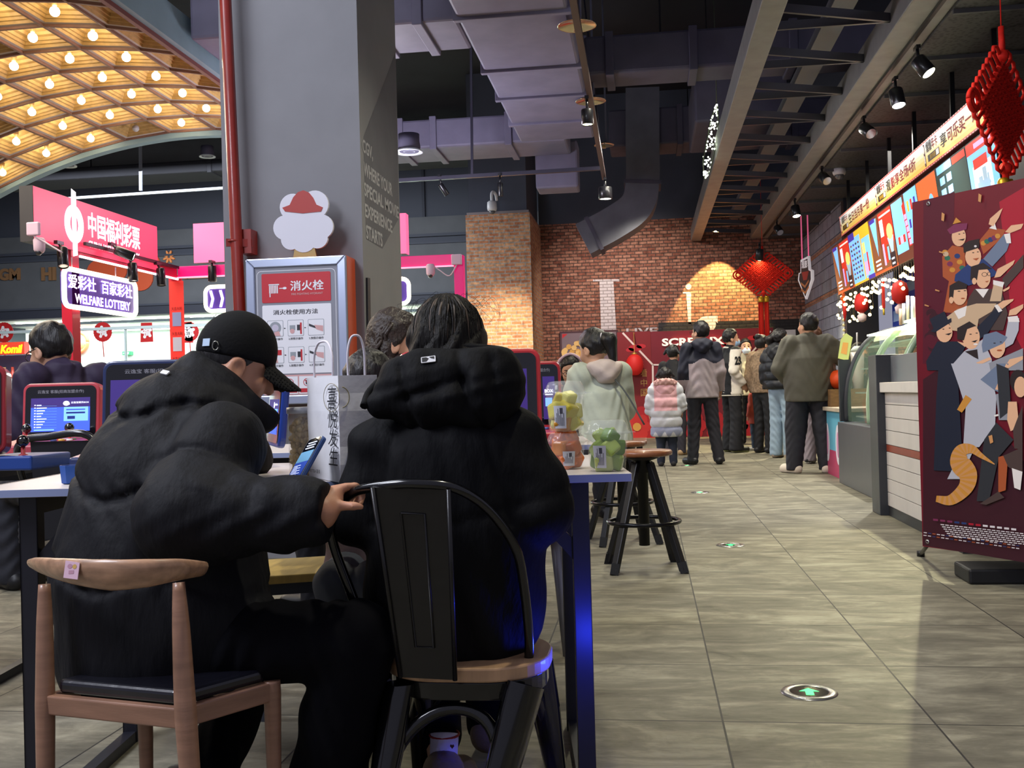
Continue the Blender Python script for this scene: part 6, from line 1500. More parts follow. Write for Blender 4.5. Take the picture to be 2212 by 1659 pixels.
for k in range(330):
    r_ = (JR - 0.0085) * math.sqrt(rng.random()); an = rng.random() * 6.28; z = 0.012 + (JH - 0.045) * rng.random(); p = pj + V(r_ * math.cos(an), r_ * math.sin(an), z)
    for j in range(3): q.ball(p + 0.004 * rng.standard_normal(3), 0.0062 + 0.002 * rng.random(), 7)
o = q.build('popcorn', mat('#cdb582', rough=0.7, var=0.3, vscale=60), org=pj); tag(o, 'caramel popcorn filling the clear jar', 'popcorn', kind='stuff')
# fruit cups
def fruit_cup(label, c, cols, r=0.044, h=0.075, turn=0.0, seed=1, flabel='', dome=0.034):
    r2 = np.random.default_rng(seed); c = np.array(c, float)
    o = thing('fruit_cup', label, 'fruit cup', c, None)
    MB().lathe([(r * 0.80, 0), (r * 0.82, 0.002), (r * 0.97, h), (r * 1.05, h + 0.003)], o=c, n=36).build('cup', CLEAR, o)
    MB().lathe([(r * 1.08, h + 0.002), (r * 1.1, h + 0.006), (r * 0.98, h + 0.010), (r * 0.95, h + dome * 0.6), (r * 0.82, h + dome * 0.93), (r * 0.5, h + dome)], o=c, n=36).build('dome_lid', CLEAR, o)
    MB().box(c[0] + r * 1.02, c[0] + r * 1.32, c[1] - 0.008, c[1] + 0.008, c[2] + h + 0.004, c[2] + h + 0.006).build('lid_tab', CLEAR, o)
    q = MB(); rr = lambda z: (r * (0.81 + 0.16 * z / h)) + 0.0009; nseg = 10; t0 = -1.95 + turn; t1 = -1.25 + turn
    def st(t_, z, e=0.0): return c + V((rr(z) + e) * math.cos(t_), (rr(z) + e) * math.sin(t_), z)
    for k in range(nseg):
        ta = t0 + (t1 - t0) * k / nseg; tb_ = t0 + (t1 - t0) * (k + 1) / nseg; q.add([st(ta, 0.008), st(tb_, 0.008), st(tb_, h * 0.72), st(ta, h * 0.72)], [(0, 1, 2, 3)], 0, True)
    for k in range(7):
        ta = t0 + (t1 - t0) * (0.12 + 0.11 * k); dt = 0.03; z0_ = 0.014; z1_ = h * (0.4 + 0.3 * ((k * 7) % 5) / 5); q.add([st(ta, z0_, 4e-4), st(ta + dt, z0_, 4e-4), st(ta + dt, z1_, 4e-4), st(ta, z1_, 4e-4)], [(0, 1, 2, 3)], 1)
    ta = t0 + (t1 - t0) * 0.5; q.add([st(ta, h * 0.5, 5e-4), st(ta + 0.16, h * 0.5, 5e-4), st(ta + 0.16, h * 0.66, 5e-4), st(ta, h * 0.66, 5e-4)], [(0, 1, 2, 3)], 1)
    q.build('price_label', [mat('#d5d6e2', rough=0.6), mat('#4a4a58', rough=0.6)], o)
    cnt = 0
    for lvl in range(3):
        for k in range(4 if lvl < 2 else 3):
            an = k * 2 * math.pi / (4 if lvl < 2 else 3) + lvl * 0.7 + turn; rad = r * (0.40 if lvl < 2 else 0.28); z = 0.02 + lvl * 0.029
            if lvl == 2: z = 0.075
            p = c + V(rad * math.cos(an), rad * math.sin(an), z); sx = r * (0.41 if lvl < 2 else 0.33)
            R_ = np.array(Matrix.Rotation(an + 0.3 * r2.random(), 3, 'Z') @ Matrix.Rotation(0.5 * r2.standard_normal(), 3, 'Y') @ Matrix.Rotation(0.4 * r2.standard_normal(), 3, 'X'))
            q = MB(); hx = np.array((sx, sx * 1.05, 0.019 if lvl < 2 else 0.018)); vs = []
            for a in (-1, 1):
                for b in (-1, 1):
                    for d in (-1, 1): vs.append(p + R_ @ (hx * V(a, b, d) * (0.8 + 0.25 * r2.random())))
            q.add(vs, [(0, 1, 3, 2), (4, 6, 7, 5), (0, 4, 5, 1), (2, 3, 7, 6), (0, 2, 6, 4), (1, 5, 7, 3)])
            ob = q.build('fruit_piece', mat(cols[(k + lvl * 2) % len(cols)], rough=0.25, coat=0.3, var=0.12, vscale=40), org=p, bevel=0.007, bseg=3); tag(ob, flabel, 'fruit', flabel.split(' in ')[0] + ' in a clear cup')
    return o
cg = at(1312, 1018, Z=0.751); cg = V(cg[0], cg[1] + 0.03, 0.751)
fruit_cup('clear domed cup of green melon nearest the table corner', cg, ('#8fae3c', '#a9c05a', '#6c9434', '#c3cf7a'), 0.0485, 0.080, -0.35, 3, 'green melon chunk in the clear domed cup at the table corner')
co = at(1222, 1014, Z=0.751); co = V(co[0], co[1] + 0.035, 0.751)
fruit_cup('clear domed cup of orange fruit under the cup of yellow melon', co, ('#d9702a', '#e08a3c', '#c85f24'), 0.0445, 0.058, 0.25, 4, 'orange fruit chunk in the clear cup under the yellow one', 0.026)
fruit_cup('clear domed cup of yellow melon stacked on the orange fruit cup', co + V(0.0, 0, 0.0865), ('#d9cf52', '#c9b83a', '#e2dc80', '#c98a2a'), 0.0465, 0.084, -0.2, 5, 'yellow melon chunk in the upper clear domed cup')

# ------------------------------------------------------------------ bar stools
WOODR = mat('#8a5434', rough=0.4, coat=0.3, var=0.25, vscale=6, stretch=(1, 8, 1))
def stool(label, c, rot=0.0):
    c = np.array(c, float); o = thing('bar_stool', label, 'stool', c)
    MB().lathe([(0.14, 0.585), (0.155, 0.59), (0.157, 0.605), (0.15, 0.615), (0.02, 0.617)], o=c, n=36).build('seat', WOODR, o)
    MB().lathe([(0.028, 0.12), (0.028, 0.5), (0.045, 0.5), (0.045, 0.56), (0.09, 0.575), (0.09, 0.586)], o=c, n=20).build('column', BLACKM, o)
    for k in range(4):
        an = rot + math.pi / 4 + k * math.pi / 2; d = V(math.cos(an), math.sin(an), 0)
        q = MB(); q.bar(c + d * 0.05 + V(0, 0, 0.55), c + d * 0.245 + V(0, 0, 0.012), 0.036, 0.032); lg = q.build('leg', BLACKM, o, bevel=0.004)
        q = MB(); q.bar(c + d * 0.235 + V(0, 0, 0.055), c + d * 0.252 + V(0, 0, 0.0), 0.042, 0.038); q.build('foot_cap', mat('#0c0c0e', rough=0.7), lg)
    MB().tube([c + V(0.185 * math.cos(t_), 0.185 * math.sin(t_), 0.245) for t_ in np.linspace(0, 2 * math.pi, 41)], 0.011, 8, cap=False).build('foot_ring', mat('#1a1a1d', rough=0.25, metal=0.6), o)
    return o
stool('round wooden bar stool with black splayed legs beside the white table corner', (-0.035, 5.4, 0), 0.12)
stool('second round wooden bar stool behind the nearer one', (-0.17, 6.35, 0), 0.3)

# ------------------------------------------------------------------ wooden chair
OAK = mat('#8f6a55', rough=0.4, coat=0.25, var=0.18, vscale=7, stretch=(1, 1, 9), bump=0.05, bscale=40)
OAKR = mat('#a47f64', rough=0.38, coat=0.3, var=0.3, vscale=7, stretch=(3, 9, 9))
RL, RR, FR = at(103, 1520, Z=.37), at(390, 1550, Z=.37), at(588, 1492, Z=.37); FL = RL + FR - RR
wcn = (RL + RR + FR + FL) / 4
wch = thing('wooden_chair', 'brown wooden chair with a curved back rail and black seat pad', 'chair', (wcn[0], wcn[1], 0))
def taper(pts, rs, name, m, parent): MB().tube(spline(pts, 5), np.interp(np.linspace(0, 1, 5 * (len(pts) - 1) + 1), np.linspace(0, 1, len(rs)), rs), 14, flat=1.0).build(name, m, parent)
tRL = at(96, 1262, Y=RL[1] + 0.02); tRR = at(386, 1258, Y=RR[1] + 0.03)
def leg(top, mid, rs, splay):
    foot = V(mid[0] + splay[0], mid[1] + splay[1], 0.0)
    taper([top, mid * 0.35 + top * 0.65, mid, (mid + foot) / 2, foot], rs, 'leg', OAK, wch)
leg(tRL, RL - V(0.005, 0, 0), (0.011, 0.015, 0.018, 0.016, 0.011), (0.012, -0.03))
leg(tRR, RR + V(0.01, 0, 0), (0.011, 0.016, 0.020, 0.017, 0.012), (0.035, -0.03))
leg(FR + V(0.0, 0, 0.02), FR + V(0, 0, -0.05), (0.016, 0.017, 0.016, 0.013, 0.011), (-0.005, 0.01))
leg(FL + V(0.0, 0, 0.02), FL + V(0, 0, -0.05), (0.016, 0.017, 0.016, 0.013, 0.011), (0.0, 0.0))
q = MB(); q.bar(RL, RR, 0.02, 0.036); q.build('rear_rail', OAK, wch, bevel=0.003)
q = MB(); q.bar(RR, FR, 0.02, 0.036); q.build('side_rail', OAK, wch, bevel=0.003)
q = MB(); q.bar(RL, FL, 0.02, 0.036); q.build('side_rail', OAK, wch, bevel=0.003)
q = MB(); q.bar(FL, FR, 0.02, 0.036); q.build('front_rail', OAK, wch, bevel=0.003)
q = MB(); pu = RR - RL; pv = FR - RR
fs_ = Fr(RL + V(0, 0, 0.018), unit(pu), unit(pv)); q.prism(rrect(0.006, np.linalg.norm(pu) - 0.006, 0.008, np.linalg.norm(pv) - 0.0, 0.02), fs_, 0.0, 0.026); q.build('seat_pad', mat('#14141c', rough=0.28, coat=0.4, bump=0.1, bscale=30), wch, bevel=0.009, bseg=3)
yb_ = 1.72
rail = [(74, 1219, yb_ + 0.10), (92, 1223, yb_ + 0.02), (150, 1234, yb_ - 0.05), (235, 1242, yb_ - 0.075), (320, 1238, yb_ - 0.065), (385, 1231, yb_ - 0.03), (438, 1229, yb_ + 0.03)]
hh_ = [15, 22, 31, 37, 33, 26, 18]
pts = spline([at(x, y, Y=Y) for x, y, Y in rail], 6); hs_ = np.interp(np.linspace(0, 6, len(pts)), range(7), hh_) * 1.68 / 2220
q = MB(); n_ = 16
for i, p in enumerate(pts):
    tg = unit(pts[min(i + 1, len(pts) - 1)] - pts[max(i - 1, 0)]); x_ = unit(np.cross(tg, V(0, 0, 1)))
    q.v.extend([tuple(p + x_ * 0.0115 * math.cos(a) + V(0, 0, hs_[i] * math.sin(a)) + x_ * 0.006 * math.sin(a)) for a in np.linspace(0, 2 * math.pi, n_ + 1)[:-1]])
for i in range(len(pts) - 1):
    for j in range(n_): q.f.append((i * n_ + j, i * n_ + (j + 1) % n_, (i + 1) * n_ + (j + 1) % n_, (i + 1) * n_ + j)); q.m.append(0); q.s.append(True)
q.f.append(tuple(range(n_))[::-1]); q.m.append(0); q.s.append(False); q.f.append(tuple((len(pts) - 1) * n_ + j for j in range(n_))); q.m.append(0); q.s.append(False)
q.build('back_rail', OAKR, wch)
fst = Fr(at(138, 1248, Y=yb_ - 0.072), unit(at(186, 1246, Y=yb_ - 0.088) - at(138, 1248, Y=yb_ - 0.072)), unit(V(0.02, 0.16, 1)))
q = MB(); q.prism([(0, 0), (0.034, -0.004), (0.036, 0.024), (0.002, 0.029)], fst, 0.0, 0.0012, 0); q.flat(fst, circ(0.014, 0.019, 0.006, 12, 0.004), 1, 0.0016); q.flat(fst, circ(0.025, 0.018, 0.005, 12, 0.004), 2, 0.0016); q.rect(fst, 0.012, 0.024, 0.006, 0.012, 1, 0.0016); q.build('sticker', [mat('#d8b3c4', rough=0.6), mat('#b88a9c', rough=0.6), mat('#c9a25a', rough=0.6)], wch)

# ------------------------------------------------------------------ black metal chair
SEATW = mat('#b48f6c', rough=0.45, var=0.15, vscale=6, stretch=(8, 1, 1), coat=0.15)
BLK = mat('#08080a', rough=0.18, coat=0.35)
mc = V(-0.378, 2.105, 0)
mch = thing('metal_chair', 'glossy black metal chair with a round hoop back and pale wooden seat', 'chair', mc)
fz = Fr(mc, (1, 0, 0), (0, 1, 0)); hsz = 0.168; hsy = 0.145
q = MB(); q.prism(rrect(-hsz, hsz, -hsy, hsy, 0.125, 10), fz, 0.372, 0.40); q.build('seat', SEATW, mch, bevel=0.004)
q = MB(); q.prism(rrect(-hsz + 0.008, hsz - 0.008, -hsy + 0.008, hsy - 0.008, 0.12, 10), fz, 0.335, 0.372); q.build('seat_frame', BLK, mch, bevel=0.004)
tops = [(-0.125, -0.105), (0.125, -0.105), (0.125, 0.105), (-0.125, 0.105)]
thru = [at(826, 1659, Y=1.93), at(1056, 1659, Y=1.93), at(1200, 1659, Y=2.26), at(915, 1659, Y=2.27)]
feet = []
for (tx, ty), p in zip(tops, thru):
    a = mc + V(tx, ty, 0.36); d = p - a; foot = a + d * (0.36 / -d[2]); foot[:2] = a[:2] + np.clip(foot[:2] - a[:2], -0.10, 0.10); feet.append(foot)
    q = MB(); dd = unit(foot - a); s1 = unit(V(tx, ty, 0)); s2 = np.cross(dd, s1)
    vs = []
    for t_, w_ in ((0, 0.046), (0.3, 0.042), (1, 0.024)):
        c_ = a + (foot - a) * t_
        for k in range(8):
            an = k * math.pi / 4; vs.append(c_ + w_ * (math.cos(an) * s2 + 0.7 * math.sin(an) * s1))
    q.add(vs, [(r * 8 + j, r * 8 + (j + 1) % 8, r * 8 + 8 + (j + 1) % 8, r * 8 + 8 + j) for r in range(2) for j in range(8)], 0, True); q.build('leg', BLK, mch)
for k in range(4):
    a, b = feet[k], feet[(k + 1) % 4]; ta = mc + V(*tops[k], 0.36); tb2 = mc + V(*tops[(k + 1) % 4], 0.36)
    zb_, zt2 = 0.06, 0.315; arc = []
    for t_ in np.linspace(0, math.pi, 25):
        z = zb_ + (zt2 - zb_) * math.sin(t_) ** 0.55; w_ = (1 - math.cos(t_)) / 2
        la_ = ta + (a - ta) * ((ta[2] - z) / (ta[2] - a[2])); lb_ = tb2 + (b - tb2) * ((tb2[2] - z) / (tb2[2] - b[2])); arc.append(la_ * (1 - w_) + lb_ * w_)
    MB().tube(arc, 0.013, 10).build('arch_brace', BLK, mch)
hoop = [(836, 1462, 2.005), (815, 1425, 2.030), (762, 1290, 2.010), (716, 1160, 1.990), (727, 1100, 1.950), (768, 1062, 1.910), (840, 1048, 1.880), (905, 1045, 1.870), (985, 1055, 1.880), (1055, 1100, 1.920), (1112, 1180, 1.970), (1131, 1262, 2.010), (1143, 1380, 2.040), (1140, 1440, 2.050), (1128, 1468, 2.040)]
q = MB(); q.tube(spline([at(x, y, Y=Y) for x, y, Y in hoop], 6), 0.0098, 12); q.build('back_hoop', BLK, mch)
tl4 = [at(806, 1052, Y=1.875), at(970, 1056, Y=1.87), at(984, 1468, Y=1.945), at(866, 1462, Y=1.945)]
q = MB(); fu = unit(tl4[1] - tl4[0]); nrm_ = unit(np.cross(fu, V(0, -0.15, 1)))
vs = [p + nrm_ * s * 0.0025 for p in tl4 for s in (-1, 1)]
q.add(vs, [(0, 2, 4, 6), (7, 5, 3, 1), (0, 1, 3, 2), (2, 3, 5, 4), (4, 5, 7, 6), (6, 7, 1, 0)]); 
rib = lambda s_, t_: tl4[0] * (1 - s_) * (1 - t_) + tl4[1] * s_ * (1 - t_) + tl4[2] * s_ * t_ + tl4[3] * (1 - s_) * t_ - V(0, 0.004, 0)
q.tube([rib(0.34, 0.13), rib(0.66, 0.13), rib(0.66, 0.83), rib(0.34, 0.83), rib(0.34, 0.13)], 0.0025, 6, cap=False)
for s_ in (0.0, 1.0): q.tube([rib(s_, 0.0), rib(s_, 1.0)], 0.005, 6)
q.build('back_splat', mat('#0e0c0e', rough=0.35, coat=0.15), mch)

# ------------------------------------------------------------------ more seats under and beyond the tables
YW = mat('#c2a45e', rough=0.4, var=0.15, vscale=6, stretch=(8, 1, 1))
p1, p2 = at(668, 1240, Z=0.42), at(760, 1205, Z=0.42)
ws = thing('square_stool', 'pale wooden square stool with dark legs between the man and the metal chair', 'stool', (p1[0], p1[1] + 0.15, 0))
cx, cy = p1[0] - 0.06, p1[1] + 0.16; fz2 = Fp((cx, cy, 0), (0.93, 0.36, 0), (-0.36, 0.93, 0))
q = MB(); q.prism(rrect(-0.16, 0.16, -0.16, 0.16, 0.02), fz2, 0.395, 0.42); q.build('seat', YW, ws, bevel=0.003)
q = MB(); q.prism(rrect(-0.14, 0.14, -0.14, 0.14, 0.01), fz2, 0.36, 0.395); q.build('apron', mat('#3a3d46', rough=0.5), ws)
for sx in (-1, 1):
    for sy in (-1, 1): q = MB(); q.bar(fz2(sx * 0.125, sy * 0.125, 0.37), fz2(sx * 0.14, sy * 0.14, 0.0), 0.028, 0.028); q.build('leg', mat('#3a3d46', rough=0.5), ws)
gc = at(1225, 1418, Z=0); gch = thing('metal_stool', 'grey legged chair with a pale wooden seat right of the seated woman', 'chair', (gc[0] - 0.12, gc[1] + 0.1, 0))
gx, gy = gc[0] - 0.15, gc[1] + 0.12
GRM = mat('#8d8e98', rough=0.35, metal=0.3)
for k, (dx, dy) in enumerate(((0.14, -0.11), (0.14, 0.17), (-0.16, 0.17), (-0.16, -0.11))): MB().tube([(gx + dx * 0.85, gy + dy * 0.85, 0.42), (gx + dx * 1.05, gy + dy * 1.05, 0.0)], [0.022, 0.012], 12).build('leg', GRM, gch)
q = MB(); q.prism(rrect(-0.16, 0.16, -0.15, 0.17, 0.06), Fr((gx, gy, 0), (1, 0, 0), (0, 1, 0)), 0.42, 0.445); q.build('seat', SEATW, gch, bevel=0.003)
q = MB(); q.tube(spline([(gx + 0.15, gy + 0.14, 0.44), (gx + 0.15, gy + 0.19, 0.62), (gx + 0.1, gy + 0.21, 0.74), (gx - 0.12, gy + 0.21, 0.74), (gx - 0.17, gy + 0.19, 0.62), (gx - 0.17, gy + 0.14, 0.44)], 5), 0.011, 8); q.build('back_hoop', GRM, gch)
bc_ = at(150, 1010, Y=3.25); bch = thing('bistro_chair', 'black backed chair with a pale rim between the left game machines', 'chair', (bc_[0], 3.3, 0))
bx_, by_ = bc_[0] + 0.03, 3.08
q = MB(); q.tube(spline([(bx_ - 0.1, by_ + 0.12, 0.5), (bx_ - 0.115, by_ + 0.02, 0.74), (bx_ - 0.09, by_, 0.815), (bx_, by_, 0.83), (bx_ + 0.14, by_, 0.83), (bx_ + 0.2, by_ + 0.05, 0.7), (bx_ + 0.19, by_ + 0.12, 0.5)], 6), 0.012, 10); q.build('back_hoop', mat('#17171b', rough=0.25, coat=0.5), bch)
q = MB(); q.prism([(bx_ - 0.05, 0.5), (bx_ + 0.17, 0.5), (bx_ + 0.17, 0.815), (bx_ - 0.065, 0.815)], Fr((0, by_ + 0.012, 0), (1, 0, 0), (0, 0, 1)), 0, 0.006); q.build('back_panel', mat('#15151a', rough=0.4), bch)
q = MB(); q.prism(rrect(bx_ - 0.13, bx_ + 0.22, by_ + 0.02, by_ + 0.34, 0.05), Fr((0, 0, 0), (1, 0, 0), (0, 1, 0)), 0.44, 0.47); q.build('seat', mat('#17171b', rough=0.4), bch)
for dx in (-0.1, 0.19):
    for dy in (0.05, 0.3): MB().tube([(bx_ + dx, by_ + dy, 0.44), (bx_ + dx * 1.15, by_ + dy * 1.1, 0)], 0.012, 8).build('leg', mat('#17171b', rough=0.3), bch)
wt = thing('wooden_table', 'low brown wooden table at the foot of the red display board', 'table', at(1390, 960, Y=9.2) * V(1, 1, 0))
wc_ = at(1380, 949, Y=9.2)
q = MB(); q.box(wc_[0] - 0.6, wc_[0] + 0.07, 8.9, 9.5, wc_[2] - 0.03, wc_[2] + 0.0); q.build('tabletop', WOODR, wt, bevel=0.004)
for dx in (-0.52, -0.02):
    for y in (8.98, 9.4): q = MB(); q.box(wc_[0] + dx, wc_[0] + dx + 0.05, y, y + 0.05, 0, wc_[2] - 0.03); q.build('leg', BLACKM, wt)
# cables under the front table
cbm = mat('#1b1b20', rough=0.5)
o = thing('cable_conduit', 'ribbed black cable hose sagging under the left end of the front table', 'cable', tb(1.3, 0.3, 0.6)); pts = spline([tb(1.46, 0.3, 0.70), tb(1.44, 0.25, 0.60), tb(1.36, 0.2, 0.575), tb(1.26, 0.2, 0.62), tb(1.15, 0.25, 0.71)], 14)
q = MB(); q.tube(pts, [0.011 if k % 2 else 0.0085 for k in range(len(pts))], 8); q.build('hose', cbm, o)

# ------------------------------------------------------------------ people
SKIN = mat('#c99a7e', rough=0.5, var=0.08, vscale=20)
SKIN2 = mat('#b98468', rough=0.5, var=0.08, vscale=20)
HAIRM = mat('#120f10', rough=0.42, var=0.3, vscale=60, bump=0.6, bscale=90, stretch=(1, 1, 0.15))
EYEM = mat('#141012', rough=0.2)
def cloth(h, rough=0.75, bump=0.35, bscale=16, sheen=0.0, var=0.12): return mat(h, rough=rough, var=var, vscale=9, bump=bump, bscale=bscale, sheen=sheen)
def rotz(a): c, s = math.cos(a), math.sin(a); return np.array(((c, -s, 0), (s, c, 0), (0, 0, 1)))
def frame(fwd, up=(0, 0, 1)):
    f = unit(fwd); r = unit(np.cross(f, up)); u = np.cross(r, f); return np.stack([r, f, u], 1)     # columns: right, forward, up
def bounds(pts, pad): P = np.array(pts); return P.min(0) - pad, P.max(0) + pad
def torso_sd(P, a, b, lat, ts, ws, dr):
    a = np.array(a, float); b = np.array(b, float); ab = b - a; L = np.linalg.norm(ab); ax = ab / L
    lat = unit(np.array(lat, float) - ax * (np.array(lat, float) @ ax)); dep = np.cross(ax, lat)
    q = P - a; t = q @ ax; tc = np.clip(t, 0, L); r = np.interp(tc / L, ts, ws)
    ql = q @ lat; qd = (q @ dep) / dr; qa = t - tc
    return (np.sqrt(ql * ql + qd * qd + qa * qa) - r) * 0.85, t / L
def puff(t, seams, amp):
    s = np.array(seams); i = np.clip(np.searchsorted(s, t) - 1, 0, len(s) - 2); u = np.clip((t - s[i]) / (s[i + 1] - s[i]), 0, 1)
    return amp * (1 - np.abs(2 * u - 1) ** 3)
def head_sd(P, c, R, s):
    q = (P - c) @ R / s            # head space: x right, y forward, z up; s = 1 for an adult
    d = sd_ell(q, (0, -0.012, 0.02), (0.076, 0.095, 0.098))
    d = smin(d, sd_ell(q, (0, 0.028, -0.045), (0.056, 0.066, 0.07)), 0.03)
    d = smin(d, sd_ell(q, (0, 0.062, -0.092), (0.026, 0.024, 0.022)), 0.025)
    for sx in (-1, 1):
        d = smin(d, sd_ell(q, (sx * 0.04, 0.062, -0.03), (0.024, 0.02, 0.024)), 0.02)
        d = smax(d, -sd_ell(q, (sx * 0.032, 0.095, 0.004), (0.020, 0.018, 0.012)), 0.012)
        e = sd_ell(q, (sx * 0.08, -0.012, -0.018), (0.012, 0.024, 0.034)); e = smax(e, -sd_ell(q, (sx * 0.091, -0.006, -0.016), (0.009, 0.014, 0.022)), 0.006); d = smin(d, e, 0.008)
    n1, _ = sd_cap(q, (0, 0.085, 0.008), (0, 0.108, -0.03), 0.009, 0.014); d = smin(d, n1, 0.012)
    d = smin(d, sd_ell(q, (0, 0.084, -0.064), (0.022, 0.012, 0.007)), 0.008)
    d = smax(d, -sd_ell(q, (0, 0.098, -0.0635), (0.02, 0.006, 0.0018)), 0.004)
    return d * s
def hand_sd(P, w, d, up, s, curl=0.5, side=1):
    """palm, four jointed fingers and a thumb; w wrist, d pointing direction, up = back of the hand"""
    d = unit(d); sd_ = unit(np.cross(d, up)) * side; up = np.cross(sd_, d) * side
    o, _ = sd_cap(P, w, w + d * 0.03 * s, 0.024 * s, 0.026 * s)
    pb = sd_box(P, w + d * 0.052 * s, np.array((0.038, 0.044, 0.013)) * s, 0.012 * s, np.stack([sd_, d, up], 1)); o = smin(o, pb, 0.02 * s)
    for k, (x, L) in enumerate(((-0.028, 0.068), (-0.0095, 0.078), (0.0095, 0.072), (0.027, 0.055))):
        a = w + (d * 0.09 + sd_ * x) * s; dirn = d; L *= s
        for seg, fr_ in enumerate((0.45, 0.32, 0.23)):
            an = curl * (0.5 + 0.5 * seg); dirn = unit(dirn * math.cos(an) - up * math.sin(an)); b = a + dirn * L * fr_
            c_, _ = sd_cap(P, a, b, (0.0092 - 0.001 * seg) * s, (0.0084 - 0.001 * seg) * s); o = smin(o, c_, 0.006 * s); a = b
    a = w + (d * 0.03 - sd_ * 0.026) * s; b = a + (d * 0.03 - sd_ * 0.022 - up * 0.008) * s; c = b + (d * 0.028 - sd_ * 0.004 - up * 0.012 * (1 + curl)) * s
    c1, _ = sd_cap(P, a, b, 0.0125 * s, 0.0105 * s); c2, _ = sd_cap(P, b, c, 0.0105 * s, 0.0085 * s)
    return smin(smin(o, c1, 0.012 * s), c2, 0.006 * s)
def hair_sd(P, c, R, s, style):
    q = (P - c) @ R / s
    d = sd_ell(q, (0, -0.016, 0.028), (0.088, 0.106, 0.109))
    n = 0.004 * np.sin(q[..., 0] * 90 + 3 * np.sin(q[..., 2] * 40)) * np.cos(q[..., 1] * 70)
    cut = np.maximum(q[..., 1] - 0.055 + 0.5 * np.maximum(0, 0.05 - q[..., 2]), -(q[..., 2] - 0.045) if False else -1e3)
    # keep what is behind the hairline (forehead high, temples back) and above the nape
    hl = q[..., 1] - np.interp(q[..., 2], (-0.1, -0.03, 0.03, 0.075, 0.12), (-0.03, -0.005, 0.028, 0.072, 0.12))
    low = {'short': -0.055, 'bob': -0.12, 'long': -0.2}.get(style, -0.06) - q[..., 2]
    d = smax(d, hl, 0.012)
    if style in ('bob', 'long'):
        b = sd_ell(q, (0, -0.03, -0.05 if style == 'bob' else -0.09), (0.09, 0.085, 0.11 if style == 'bob' else 0.16)); b = smax(b, q[..., 1] - 0.01, 0.02); d = smin(d, b, 0.03)
    d = smax(d, low, 0.02) - n
    if style == 'pony':
        a, _ = sd_cap(q, (0, -0.10, 0.05), (0, -0.15, 0.0), 0.03, 0.045); b, _ = sd_cap(q, (0, -0.15, 0.0), (0, -0.13, -0.14), 0.045, 0.02); d = smin(d, smin(a, b, 0.02), 0.015)
    if style == 'bun': d = smin(d, sd_ell(q, (0.0, -0.085, 0.105), (0.045, 0.045, 0.042)), 0.012)
    if style == 'pigtails':
        for sx in (-1, 1): a, _ = sd_cap(q, (sx * 0.07, -0.05, 0.07), (sx * 0.12, -0.06, 0.0), 0.028, 0.02); d = smin(d, a, 0.015)
    return d * s

